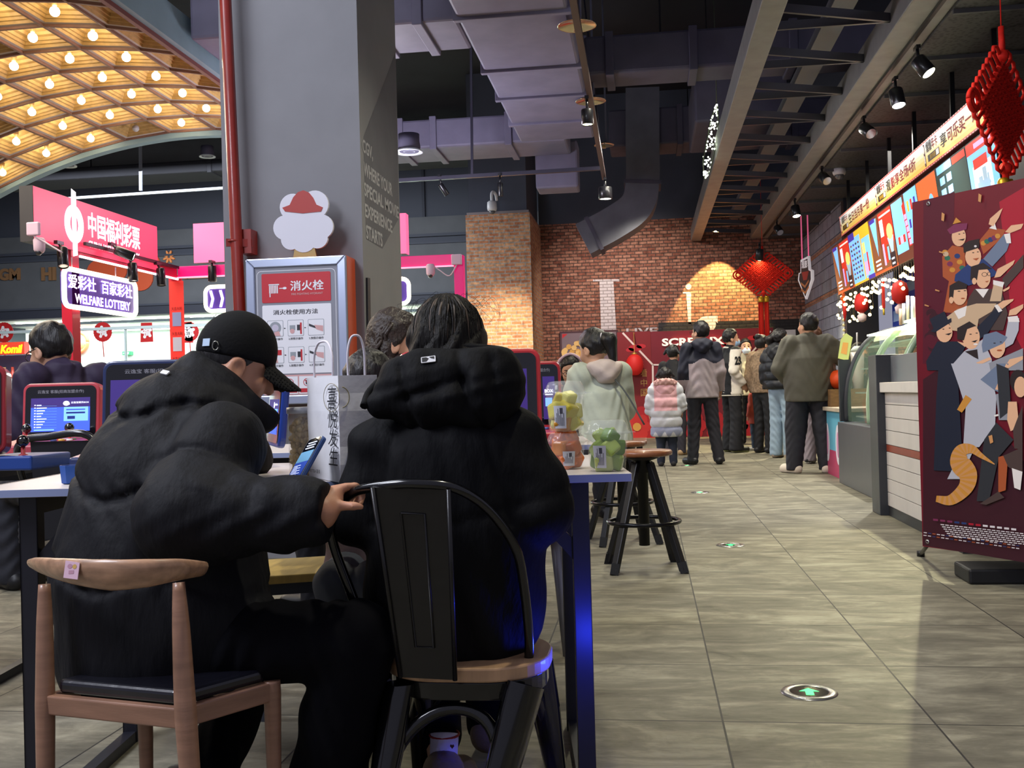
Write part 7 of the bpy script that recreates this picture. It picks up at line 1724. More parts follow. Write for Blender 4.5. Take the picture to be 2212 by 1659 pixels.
def person(label, pos, h, yaw, outfit, head_yaw=None, head_pitch=0.0, pose=None, res=0.011, hair='short', skin=SKIN, hs=None, seated=False, extras=None, hairmat=HAIRM, bulk=1.0, face=False):
    pos = np.array(pos, float); Rz = rotz(yaw); s = h / 1.72
    J = dict(pelvis=(0, 0, .93), waist=(0, 0.0, 1.06), chest=(0, 0.0, 1.27), neck=(0, -0.01, 1.44), head=(0, 0.02, 1.59),
             shL=(-.17, -.01, 1.40), shR=(.17, -.01, 1.40), elL=(-.22, -.03, 1.12), elR=(.22, -.03, 1.12), wrL=(-.23, .06, .87), wrR=(.23, .06, .87),
             hipL=(-.09, 0, .90), hipR=(.09, 0, .90), knL=(-.10, .02, .49), knR=(.10, .02, .49), anL=(-.11, -.01, .085), anR=(.11, -.01, .085), toL=(-.125, .14, .035), toR=(.125, .14, .035))
    if seated:
        for k in ('pelvis', 'waist', 'chest', 'neck', 'head', 'shL', 'shR', 'elL', 'elR', 'wrL', 'wrR', 'hipL', 'hipR'): J[k] = (J[k][0], J[k][1], J[k][2] - 0.40)
        J.update(knL=(-.12, .42, .52), knR=(.12, .42, .52), anL=(-.12, .38, .085), anR=(.12, .38, .085), toL=(-.13, .53, .035), toR=(.13, .53, .035), elL=(-.22, .06, .76), elR=(.22, .06, .76), wrL=(-.14, .30, .78), wrR=(.14, .30, .78))
    if pose: J.update(pose)
    W = {k: pos + Rz @ (np.array(v, float) * s) for k, v in J.items()}
    hs = hs or s * 1.08
    fwd = Rz @ V(0, 1, 0); lat = Rz @ V(1, 0, 0)
    hy = yaw if head_yaw is None else head_yaw
    RH = frame(rotz(hy) @ V(0, math.cos(head_pitch), math.sin(head_pitch)))
    root = thing('person', label, 'person', pos)
    r = lambda k: k * s
    hd = lambda sd: (lambda a, b: unit(a - b))(W['wr' + sd], W['el' + sd])
    curl = (outfit.get('curl', 0.45))
    def body(P):
        d = head_sd(P, W['head'], RH, hs)
        n, _ = sd_cap(P, W['neck'] - V(0, 0, r(.04)), W['head'] - V(0, 0, .05 * hs) - fwd * .01, r(.058), r(.052)); d = smin(d, n, .02)
        t, _ = torso_sd(P, W['pelvis'], W['neck'] - V(0, 0, r(.06)), lat, (0, .3, .7, 1), (r(.13), r(.115), r(.145), r(.08)), 0.68); d = smin(d, t, .03)
        for sd in 'LR':
            a, _ = sd_cap(P, W['sh' + sd], W['el' + sd], r(.045), r(.038)); b, _ = sd_cap(P, W['el' + sd], W['wr' + sd], r(.038), r(.026)); d = smin(d, smin(a, b, .02), .03)
            a, _ = sd_cap(P, W['hip' + sd], W['kn' + sd], r(.075), r(.05)); b, _ = sd_cap(P, W['kn' + sd], W['an' + sd], r(.05), r(.036)); d = smin(d, smin(a, b, .02), .03)
            d = smin(d, hand_sd(P, W['wr' + sd], hd(sd), unit(lat * (1 if sd == 'R' else -1)) if not seated else V(0, 0, 1), s, curl, 1 if sd == 'L' else -1), .01)
        return d
    lo, hi = bounds(list(W.values()), .15 * s); lo[2] = max(lo[2], 0.02)
    blob('body', body, lo, hi, res, skin, root)
    # pants
    pc_ = outfit.get('pants')
    if pc_ is not None:
        pr_ = outfit.get('pant_r', (.098, .078, .066))
        def pants(P):
            d = None
            for sd in 'LR':
                foot = W['an' + sd] + V(0, 0, -r(.035)); a, ta = sd_cap(P, W['hip' + sd], W['kn' + sd], r(pr_[0]), r(pr_[1])); b, tb_ = sd_cap(P, W['kn' + sd], foot, r(pr_[1]), r(pr_[2]))
                q = smin(a, b, .03); d = q if d is None else smin(d, q, .02)
            t, _ = torso_sd(P, W['pelvis'] - V(0, 0, 0.02 if not seated else 0), W['waist'], lat, (0, 1), (min(r(.155), r(.75 * outfit.get('top_w', (.2,))[0])), min(r(.14), r(.65 * outfit.get('top_w', (.2,))[0]))), 0.72); d = smin(d, t, .04)
            d = d - r(.004) * np.sin(P[..., 2] * 70 + 9 * np.sin(P[..., 0] * 15)) * np.sin(P[..., 1] * 25 + 1)
            return smax(d, (0.03 - P[..., 2]), .01)
        k = [W[q] for q in ('waist', 'hipL', 'hipR', 'knL', 'knR', 'anL', 'anR')]; lo, hi = bounds(k, .19 * s); lo[2] = max(.0, lo[2]); blob('trousers', pants, lo, hi, res, pc_, root)
    for sd in 'LR':
        shc = outfit.get('shoes')
        if shc is None: continue
        ax = unit(W['to' + sd] - W['an' + sd] * V(1, 1, 0) - V(0, 0, W['to' + sd][2])); heel = W['an' + sd] * V(1, 1, 0) + V(0, 0, W['to' + sd][2] + r(.01)) - ax * r(.045); toe = W['to' + sd] + V(0, 0, r(.005))
        zf = W['to' + sd][2] - r(.035)
        def shoe(P):
            k_ = outfit.get('shoe_k', 1.0); a, _ = sd_cap(P, heel, toe, r(.042) * k_, r(.044) * k_); b, _ = sd_cap(P, heel + ax * r(.03), W['an' + sd] + V(0, 0, r(.0)), r(.042) * k_, r(.046) * k_); return smax(smin(a, b, .03), zf + 0.002 - P[..., 2], .004)
        lo, hi = bounds([heel, toe, W['an' + sd]], .085 * s)
        ob = blob('shoe', shoe, lo, hi, .009, shc, root, mats=[shc, outfit.get('sole', shc)], mfun=lambda c_: (c_[:, 2] < zf + r(.022)).astype(int))
    # top
    tc = outfit.get('top')
    if tc is not None:
        tw = outfit.get('top_w', (.20, .19, .20, .12)); hem = outfit.get('hem', 0.80) ; ar_ = outfit.get('arm_r', (.08, .068, .055)); seams = outfit.get('seams'); amp = outfit.get('amp', .018) * s; drat = outfit.get('depth', .72)
        hemp = W['pelvis'] + V(0, 0, (hem - .93) * s) if not seated else W['pelvis'] + V(0, 0, (hem - .93) * s)
        top_end = W['neck'] - V(0, 0, r(.045))
        sl = outfit.get('sleeve', 1.0)
        def top(P):
            d, t = torso_sd(P, hemp, top_end, lat, (0, .35, .75, 1), tuple(r(w) * bulk for w in tw), drat)
            if seams: d = d - puff(t, seams, amp)
            for sd in 'LR':
                a, ta = sd_cap(P, W['sh' + sd], W['el' + sd], r(ar_[0]), r(ar_[1]))
                if sl >= 1:
                    wr = W['wr' + sd] - hd(sd) * r(.0); b, tb_ = sd_cap(P, W['el' + sd], wr, r(ar_[1]), r(ar_[2]))
                    if seams: a = a - puff(ta, (0, .5, 1), amp * .8); b = b - puff(tb_, (0, .5, 1), amp * .8)
                    a = smin(a, smax(b, ((P - wr) @ hd(sd)) - .004, .006), .025)
                d = smin(d, a, .035)
            nk, _ = sd_cap(P, W['neck'] - V(0, 0, r(.06)), W['neck'] + V(0, 0, r(outfit.get('collar', .02))) - fwd * .01, r(.085), r(.068)); d = smin(d, smax(nk, P[..., 2] - (W['neck'][2] + r(outfit.get('collar', .02))), .006), .03)
            d = d - r(.005) * np.sin(P[..., 2] * 45 + 6 * np.sin((P @ lat) * 14) + 4 * np.sin((P @ fwd) * 11)) * np.cos((P @ lat) * 23 + 2)
            return smax(d, hemp[2] - P[..., 2] - r(.0), .015)
        k = [hemp, W['neck'], W['shL'], W['shR'], W['elL'], W['elR'], W['wrL'], W['wrR']]; lo, hi = bounds(k, .24 * s * max(1, bulk)); lo[2] = max(lo[2], hemp[2] - .03)
        tm = outfit.get('top_mats', [tc]); mf = outfit.get('mfun')
        blob('jacket', top, lo, hi, res, tc, root, mats=tm, mfun=(lambda c_: mf((c_ - pos) @ Rz / s)) if mf else None)
    if outfit.get('hood') is not None:
        hm, hw, hh2, hz = outfit['hood']
        c0 = W['neck'] - fwd * r(.10) + V(0, 0, r(hz))
        blob('hood', lambda P: smin(sd_ell(P @ Rz, c0 @ Rz, (r(hw), r(.075), r(hh2))), sd_ell(P @ Rz, (c0 - V(0, 0, r(.05)) - fwd * r(.02)) @ Rz, (r(hw * .6), r(.07), r(hh2))), .05) - .006 * np.sin(P[..., 2] * 60) * np.sin((P @ lat) * 50), c0 - .26 * s, c0 + .26 * s, res, hm, root)
    if outfit.get('fur') is not None:
        c0 = W['neck'] - fwd * r(.03) + V(0, 0, r(.02))
        def fur(P):
            q = (P - c0) @ Rz; rr = np.sqrt(q[..., 0] ** 2 + (q[..., 1] * 1.2) ** 2) - r(.15); d = np.sqrt(rr ** 2 + (q[..., 2] + .25 * q[..., 1]) ** 2) - r(.062)
            return d - .012 * np.sin(P[..., 0] * 90) * np.sin(P[..., 1] * 95) * np.sin(P[..., 2] * 88)
        blob('fur_trim', fur, c0 - .27 * s, c0 + .27 * s, .009, outfit['fur'], root)
    if hair: blob('hair', lambda P: hair_sd(P, W['head'], RH, hs, hair), W['head'] - .26 * hs, W['head'] + .2 * hs, min(res, .009), hairmat, root)
    if face:
        q = MB()
        for sx in (-1, 1): q.ball(W['head'] + RH @ (V(sx * .032, .081, .004) * hs), .011 * hs, 8, sc=(1, .6, .5)); 
        q.build('eyes', EYEM, root)
        q = MB()
        for sx in (-1, 1): q.tube([W['head'] + RH @ (V(sx * .015, .092, .026) * hs), W['head'] + RH @ (V(sx * .035, .088, .031) * hs), W['head'] + RH @ (V(sx * .052, .07, .026) * hs)], .0035 * hs, 5)
        q.build('eyebrows', HAIRM, root)
    if outfit.get('mask'):
        def msk(P):
            q = (P - W['head']) @ RH / hs; d = sd_ell(q, (0, .03, -.055), (.066, .084, .062)); return smax(smax(d, -(q[..., 1] - .035), .008), q[..., 2] + .008, .006) * hs
        blob('face_mask', msk, W['head'] - .13 * hs, W['head'] + .13 * hs, .007, mat('#9cc0e6' if outfit['mask'] == 'blue' else '#d9e4f2', rough=.7), root)
    if outfit.get('glasses'):
        q = MB(); gp = lambda x, y, z: W['head'] + RH @ (V(x, y, z) * hs)
        for sx in (-1, 1):
            q.tube([gp(sx * .034 + .024 * math.cos(t_), .097, .002 + .019 * math.sin(t_)) for t_ in np.linspace(0, 6.283, 17)], .0022 * hs, 5, cap=False); q.tube([gp(sx * .058, .095, .006), gp(sx * .082, .05, .008), gp(sx * .086, -.02, .002)], .0024 * hs, 5)
        q.tube([gp(-.01, .1, .004), gp(.01, .1, .004)], .002 * hs, 5); q.build('glasses', mat('#1a1a1e', rough=.3), root)
    if extras: extras(root, W, RH, s, hs, fwd, lat)
    return root, W
def foot_at(px, py): p = at(px, py, Z=0); return V(p[0], p[1], 0)
def stand_at(px, Y): p = at(px, 840, Y=Y); return V(p[0], Y, 0)
BLACKC = cloth('#141418'); DARKP = cloth('#22232b'); JEANB = cloth('#8fa3b4'); WSHOE = mat('#cfc8bd', rough=.6); BSHOE = mat('#17171a', rough=.45)

# tall man in the two-tone jacket
NAVY = cloth('#191c2c'); GREYJ = cloth('#a2979a')
def tall():
    return person('tall man from behind in a grey jacket with dark navy shoulders', stand_at(1516, 12.75), 1.74, 0.12, dict(top=GREYJ, top_mats=[GREYJ, NAVY], mfun=lambda c: ((c[:, 2] > 1.24 + .03 * np.cos(c[:, 0] * 22)) | ((c[:, 0] < -.165) & (c[:, 2] > 1.02))).astype(int), hem=.80, top_w=(.205, .20, .205, .11), pants=cloth('#26262e'), shoes=BSHOE, sole=mat('#2a2a2c', rough=.6), hood=(NAVY, .13, .07, .01), glasses=True),
       head_yaw=0.75, pose=dict(anL=(-.135, -.01, .085), toL=(-.2, .12, .035), anR=(.175, -.06, .085), toR=(.2, .07, .035), knR=(.12, .0, .49), wrL=(-.25, .12, .88), wrR=(.24, .1, .9)), res=.0085)
tall()
PINK = cloth('#d9a8ac', .8); PALE = cloth('#c6c9cf', .8); LAV = cloth('#8f95ad', .8)
person('small girl from behind in a pink and white puffer coat with a fur hood', stand_at(1437, 12.55), 1.17, 0.0, dict(top=PALE, top_mats=[PALE, PINK, LAV], mfun=lambda c: np.where((c[:, 2] > .98) & (np.abs(c[:, 0]) < .2), 1, np.where((c[:, 2] < .70) & (c[:, 2] + .05 * np.sin(c[:, 0] * 40) > .56), 2, 0)), hem=.52, top_w=(.25, .25, .235, .13), depth=.82, seams=(0, .2, .4, .6, .8, 1.0), amp=.03, arm_r=(.10, .09, .07), pants=cloth('#232a3c'), pant_r=(.10, .085, .07), shoes=mat('#2a2a2e', rough=.7), fur=cloth('#c79c96', .9), hood=(PINK, .17, .1, -.06)), hair='pigtails', hs=.86, pose=dict(wrL=(-.28, .05, .92), wrR=(.28, .05, .98), elL=(-.27, 0, 1.12), elR=(.27, 0, 1.12)), res=.010)
person('woman with tied up hair in a black coat behind the girl', stand_at(1456, 14.6), 1.54, -0.5, dict(top=BLACKC, hem=.70, pants=cloth('#2a2830'), shoes=mat('#a58a66', rough=.7)), hair='pigtails')
# varsity jacket
VW = cloth('#d8d0c4', .7)
def varsity(root, W, RH, s, hs, fwd, lat):
    for z in (.795, .835, .862):
        q = MB(); c0 = W['pelvis'] * V(1, 1, 0) + V(0, 0, z * s)
        pts = [c0 + lat * .187 * s * math.cos(t_) + fwd * .134 * s * math.sin(t_) for t_ in np.linspace(0, 6.283, 33)]; q.tube(pts, .009 * s, 6, cap=False); q.build('hem_stripe', VW, root)
    q = MB(); c0 = W['neck'] + V(0, 0, .005); q.tube([c0 + lat * .078 * s * math.cos(t_) + fwd * .078 * s * math.sin(t_) + V(0, 0, -.02 * math.sin(t_)) for t_ in np.linspace(0, 6.283, 25)], .014 * s, 6, cap=False); q.build('collar', VW, root)
    p = (W['shR'] + W['elR']) / 2 + lat * .075 * s; f = Fp(p, fwd * -1 if False else -fwd, V(0, 0, 1)); f = Fr(p, -fwd, V(0, 0, 1)) if (np.cross(-fwd, V(0, 0, 1)) @ lat) > 0 else Fr(p, fwd, V(0, 0, 1))
    MB().text('23', f, -.05, .05, -.06, .06, 0, d=.012, bold=.05).build('number_patch', BLACKC, root)
person('man in a black and white varsity jacket with a blue face mask', stand_at(1580, 15.0), 1.76, -1.15, dict(top=BLACKC, top_mats=[BLACKC, VW], mfun=lambda c: ((np.abs(c[:, 0]) > .155) & (c[:, 2] < 1.43)).astype(int), hem=.80, pants=cloth('#16161b'), pant_r=(.10, .09, .10), shoes=mat('#20211f', rough=.5), sole=mat('#b9c08a', rough=.6), mask='blue'), head_yaw=-1.35, pose=dict(elR=(.23, -.08, 1.14), wrR=(.19, .08, .95), elL=(-.23, -.08, 1.14), wrL=(-.19, .08, .95)), extras=varsity, face=True)
person('man in a beige jacket and pale face mask facing this way', stand_at(1614, 16.9), 1.70, math.pi - 0.35, dict(top=cloth('#b3a88c'), hem=.80, pants=cloth('#17171c'), shoes=mat('#1c1c1e', rough=.5), sole=mat('#cfcfcf', rough=.6), mask='white', collar=.05), head_yaw=math.pi + 0.1, pose=dict(elR=(.24, .02, 1.12), wrR=(.16, .22, 1.02), elL=(-.24, .02, 1.12), wrL=(-.2, .2, .98)), face=True, hair='short')
person('small child in a red and white coat holding hands in the queue', stand_at(1633, 15.4), 0.98, 0.6, dict(top=cloth('#d9cfc6'), top_mats=[cloth('#d9cfc6'), cloth('#c2574a')], mfun=lambda c: ((c[:, 0] < -.1) | ((c[:, 0] > .12) & (c[:, 2] > 1))).astype(int), hem=.68, top_w=(.24, .23, .21, .12), pants=cloth('#39465a'), shoes=WSHOE), hs=.78, hair='bob')
FURC = mat('#86705a', rough=.95, var=.4, vscale=30, bump=1.0, bscale=60)
person('woman in a short brown fur coat and black trousers in the queue', stand_at(1648, 14.7), 1.64, -0.9, dict(top=FURC, hem=.88, top_w=(.2, .21, .2, .13), arm_r=(.10, .09, .07), pants=cloth('#141418'), shoes=BSHOE), hair='bun')
PUFB = cloth('#16171d', .5, .4)
person('woman in a short black puffer jacket and pale jeans in the queue', stand_at(1688, 13.6), 1.66, -0.75, dict(top=PUFB, hem=.92, top_w=(.205, .215, .21, .13), seams=(0, .25, .5, .75, 1), amp=.03, arm_r=(.095, .085, .06), pants=JEANB, pant_r=(.10, .09, .085), shoes=mat('#b8a594', rough=.7), hood=(PUFB, .14, .10, .0)), head_yaw=-1.3, hair='pony')
OLIVE = mat('#56544a', rough=.7, var=.15, vscale=5, bump=.6, bscale=11)
def bigman(root, W, RH, s, hs, fwd, lat): pass
person('big man from behind in an olive grey jacket leaning on the counter', stand_at(1748, 11.25), 1.69, -0.15, dict(top=OLIVE, hem=.77, top_w=(.255, .27, .245, .13), depth=.78, arm_r=(.115, .10, .075), pants=cloth('#24252d', bump=.6, bscale=9), pant_r=(.135, .115, .085), shoe_k=1.3, shoes=mat('#d8cdbd', rough=.6), sole=mat('#e0d8cc', rough=.6), collar=.03), head_yaw=0.62, pose=dict(shL=(-.185, 0, 1.385), shR=(.185, 0, 1.385), elR=(.40, .10, 1.20), wrR=(.55, .30, 1.12), elL=(-.29, -.02, 1.14), wrL=(-.24, .22, 1.02), anL=(-.18, -.05, .085), toL=(-.28, .05, .035), anR=(.16, -.02, .085), toR=(.17, .13, .035), hipL=(-.11, 0, .9), hipR=(.11, 0, .9), knL=(-.15, 0, .49), knR=(.14, 0, .49)))
person('person with brown hair mostly hidden behind the big man', stand_at(1762, 12.5), 1.62, -0.6, dict(top=cloth('#5a3f36'), hem=.80, pants=cloth('#8a8088'), pant_r=(.10, .09, .085), shoes=BSHOE, sole=mat('#d8d8d8', rough=.6)), hair='bob', hairmat=mat('#4a2c1e', rough=.5, var=.3, vscale=50, bump=.4, bscale=80))
def staffcap(root, W, RH, s, hs, fwd, lat):
    blob('cap', lambda P: (lambda q: smin(smax(sd_ell(q, (0, -.01, .03), (.092, .11, .105)), .045 - q[..., 2], .01), sd_ell(q, (0, .12, .045), (.065, .06, .012)), .01) * hs)((P - W['head']) @ RH / hs), W['head'] - .2, W['head'] + .22, .009, BLACKC, root)
p_ = at(1856, 780, X=2.95)
person('shop worker in a black cap behind the counter', V(p_[0], p_[1], 0), 1.50, 1.9, dict(top=BLACKC, hem=.8, pants=BLACKC, shoes=BSHOE), extras=staffcap, face=True)

# people seated at the other tables
MINT = cloth('#b9c0b0', .65, .5, 9)
def whitewoman(root, W, RH, s, hs, fwd, lat):
    q = MB(); c0 = W['head'] + RH @ (V(0, -.12, .03) * hs); q.tube([c0 + RH @ (V(.028 * math.cos(t_), 0, .028 * math.sin(t_)) * hs) for t_ in np.linspace(0, 6.283, 17)], .012 * hs, 6, cap=False); q.build('hair_tie', mat('#d8d2d4', rough=.7), root)
    a = W['shR'] + lat * -.03 + V(0, 0, .02); q = MB(); q.tube(spline([W['neck'] + lat * .02 - fwd * .125 + V(0, 0, -.02), W['chest'] - fwd * .165 + lat * .1, W['waist'] - fwd * .19 + lat * .19], 5), .012, 6, flat=.4); q.build('bag_strap', mat('#4a4e4e', rough=.6), root)
p_ = stand_at(1310, 7.15)
person('seated woman in a pale green white jacket with a black ponytail', p_, 1.80, 0.45, dict(top=MINT, hem=.84, top_w=(.185, .18, .175, .10), depth=.78, arm_r=(.095, .085, .06), pants=DARKP, shoes=BSHOE, hood=(cloth('#cdbcb4', .7), .13, .06, .01), collar=.03), seated=True, hair='pony', head_yaw=0.85, head_pitch=-.35, extras=whitewoman, pose=dict(chest=(0, .06, .87), neck=(0, .12, 1.03), head=(-.01, .18, 1.17), shL=(-.135, .10, .99), shR=(.135, .10, .99), elL=(-.19, .16, .76), elR=(.19, .16, .76)), res=.009)
def phones(root, W, RH, s, hs, fwd, lat):
    gp = lambda x, y, z: W['head'] + RH @ (V(x, y, z) * hs); q = MB(); q.tube(spline([gp(.098, -.01, .0), gp(.09, -.01, .09), gp(0, -.01, .145), gp(-.09, -.01, .09), gp(-.098, -.01, .0)], 6), .012 * hs, 8); q.build('headband', mat('#d8b8c4', rough=.5), root)
    for sx in (-1, 1): q = MB(); q.lathe([(.035 * hs, -.012), (.04 * hs, 0), (.03 * hs, .02)], o=gp(sx * .09, -.01, -.02), axis=RH @ V(sx, 0, 0), n=16); q.build('ear_cup', mat('#c79aa8', rough=.5), root)
p_ = stand_at(1236, 8.4)
person('seated girl in glasses and pink headphones looking down', p_, 1.58, math.pi - .5, dict(top=cloth('#5a4a4e'), hem=.86, pants=DARKP, shoes=BSHOE, glasses=True), seated=True, hair='bob', head_yaw=math.pi + .1, head_pitch=-.25, extras=phones, face=True, res=.009)
BRN = mat('#2a1f1a', rough=.45, var=.4, vscale=40, bump=.8, bscale=60)
def curls(root, W, RH, s, hs, fwd, lat):
    q = MB()
    for k in range(46):
        an = math.pi + 2.9 * (rng.random() - .5); y0_ = .075 * math.cos(an); x0_ = .08 * math.sin(an); pts = []
        for j in range(9):
            z = .07 - .028 * j; rr = 1.0 + .05 * j; pts.append(W['head'] + RH @ (V(x0_ * rr + .012 * math.sin(j * 1.4 + k), -.01 + y0_ * rr + .012 * math.cos(j * 1.7 + k), z) * hs))
        q.tube(pts, [.008, .009, .009, .009, .008, .008, .007, .006, .003], 5)
    q.build('curly_strands', BRN, root)
p_ = stand_at(866, 4.25)
person('seated woman with wavy brown hair by the grey pillar, half hidden', p_, 1.73, 1.2, dict(top=cloth('#3a2c30'), hem=.86, pants=DARKP, shoes=BSHOE), seated=True, hair='long', hairmat=BRN, head_yaw=-1.2, head_pitch=-.2, extras=curls, face=True, res=.008, pose=dict(head=(0, .02, 1.15)))
p_ = stand_at(800, 3.08)
person('child with dark hair in grey trousers seated behind the paper bag', p_, 1.38, math.pi, dict(top=cloth('#6a5a60'), hem=.86, pants=cloth('#4a4f5a'), pant_r=(.085, .07, .06), shoes=BSHOE), seated=True, hair='short', hs=.9, head_pitch=-.45, face=True, res=.008, pose=dict(knL=(-.10, .40, .52), knR=(.03, .40, .52), anL=(-.10, .36, .085), anR=(.04, .36, .085), toL=(-.10, .5, .035), toR=(.04, .5, .035)))
PURP = cloth('#2c1f3a', .7, .25)
p_ = stand_at(146, 4.75)
person('man in glasses and a dark purple tee shirt looking down to the left', p_, 1.74, 1.0, dict(top=PURP, hem=.86, top_w=(.20, .21, .225, .10), arm_r=(.078, .075, .05), sleeve=0, pants=DARKP, shoes=BSHOE, glasses=True), seated=True, hair='short', head_yaw=1.25, head_pitch=-.35, face=True, res=.008, pose=dict(head=(-.02, .13, 1.19), neck=(0, .04, 1.10), chest=(0, .0, .95), shL=(-.165, .02, 1.055), shR=(.165, .02, 1.055), elL=(-.21, .06, .80), elR=(.21, .06, .80)))

# ------------------------------------------------------------------ the two people in front
def cp(px, py, Y): return at(px, py, Y=Y)
COATM = mat('#0d0d12', rough=.7, ior=1.28, var=.15, vscale=6, bump=.35, bscale=9, stretch=(6, 6, 1.6))
COATW = mat('#09090c', rough=.75, ior=1.25, var=.15, vscale=6, bump=.4, bscale=10, stretch=(5, 5, 1.6))
PANTM = mat('#08080d', rough=.9, ior=1.2, bump=.3, bscale=20)
K = 1 / 2220.0
def crease(s, w): return np.exp(-(s / w) ** 2)
# ---- man in the cap, seen from behind on the right, turned towards the woman
mroot = thing('person', 'man in black puffer coat and cap on the wooden chair, gripping the metal chair', 'person', V(-0.95, 2.02, 0))
Yh = 2.24
hc = cp(512, 788, Yh); mf = unit(V(0.76, 0.50, -0.42)); RHm = frame(mf); hsm = 0.84
sR, eR, wR = cp(482, 962, 1.98), cp(400, 1118, 1.86), cp(701, 1106, 1.862)
sL, eL, wL = cp(455, 900, 2.36), cp(528, 985, 2.42), cp(548, 1008, 2.45)
pel, mid_, che, nec = cp(350, 1345, 2.02), cp(350, 1100, 2.05), cp(398, 930, 2.12), cp(470, 838, 2.20)
hipR, knR, anR = cp(440, 1392, 1.95), cp(765, 1385, 1.98), cp(688, 1800, 2.00)
hipL, knL, anL = cp(400, 1380, 2.12), cp(560, 1390, 2.42), cp(455, 1690, 2.12)
hdR = unit(cp(765, 1070, 1.90) - wR)
def mbody(P):
    d = head_sd(P, hc, RHm, hsm)
    n, _ = sd_cap(P, nec, hc - V(0, 0, .04) - mf * .02, .052, .048); d = smin(d, n, .025)
    for a, b, ra, rb in ((pel, mid_, .13, .11), (mid_, che, .11, .11), (che, nec, .11, .06), (nec, sR, .042, .03), (sR, eR, .03, .032), (eR, wR, .034, .024), (nec, sL, .04, .03), (sL, eL, .042, .036), (eL, wL, .036, .026), (hipR, knR, .065, .045), (knR, anR, .045, .032), (hipL, knL, .065, .045), (knL, anL, .045, .032)):
        c, _ = sd_cap(P, a, b, ra, rb); d = smin(d, c, .02)
    return d
def mhand(P):      # right hand: fingers over the hoop and curled behind it, thumb straight along the near side
    d, _ = sd_cap(P, cp(716, 1070, 1.897), cp(716, 1097, 1.888), .0165, .0165)
    e, _ = sd_cap(P, cp(727, 1064, 1.902), cp(722, 1090, 1.894), .0125, .0125); d = smin(d, e, .01)
    for p, q, ra, rb in ((cp(700, 1096, 1.868), cp(716, 1080, 1.892), .0225, .019), (cp(700, 1122, 1.866), cp(714, 1094, 1.886), .019, .017)):
        e, _ = sd_cap(P, p, q, ra, rb); d = smin(d, e, .012)
    fingers = [([(722, 1060, 1.903), (746, 1052, 1.908), (767, 1050, 1.922), (781, 1058, 1.948), (784, 1073, 1.957)], (.0105, .0085, .0080, .0072, .0062)),
               ([(726, 1064, 1.912), (748, 1058, 1.935), (769, 1061, 1.958), (781, 1076, 1.955), (779, 1089, 1.938)], (.0100, .0085, .0078, .0070, .0060)),
               ([(726, 1072, 1.912), (746, 1067, 1.938), (764, 1073, 1.958), (775, 1085, 1.948), (772, 1094, 1.932)], (.0095, .0080, .0074, .0066, .0058)),
               ([(724, 1080, 1.908), (742, 1079, 1.932), (756, 1085, 1.946), (764, 1093, 1.938)], (.0085, .0070, .0064, .0055))]
    for pts, rs in fingers:
        f = None
        for i in range(len(pts) - 1):
            e, _ = sd_cap(P, cp(*pts[i]), cp(*pts[i + 1]), rs[i], rs[i + 1]); f = e if f is None else smin(f, e, .003)
        d = smin(d, f, .0035)
    pts = [(708, 1090, 1.880), (722, 1090, 1.876), (744, 1093, 1.872), (764, 1093, 1.870), (781, 1095, 1.874)]; rs = (.014, .0115, .0088, .0084, .0062); f = None
    for i in range(4):
        e, _ = sd_cap(P, cp(*pts[i]), cp(*pts[i + 1]), rs[i], rs[i + 1]); f = e if f is None else smin(f, e, .004)
    return smin(d, f, .006)
lo, hi = bounds([hc, pel, mid_, eR, eL, wR, wL, knR, knL, anR, anL, cp(790, 1090, 1.85)], .14); lo[2] = .03
def mfull(P): return smin(mbody(P), mhand(P), .012)
blob('body', mfull, lo, hi, .0052, SKIN2, mroot)
axm = unit(nec - pel)
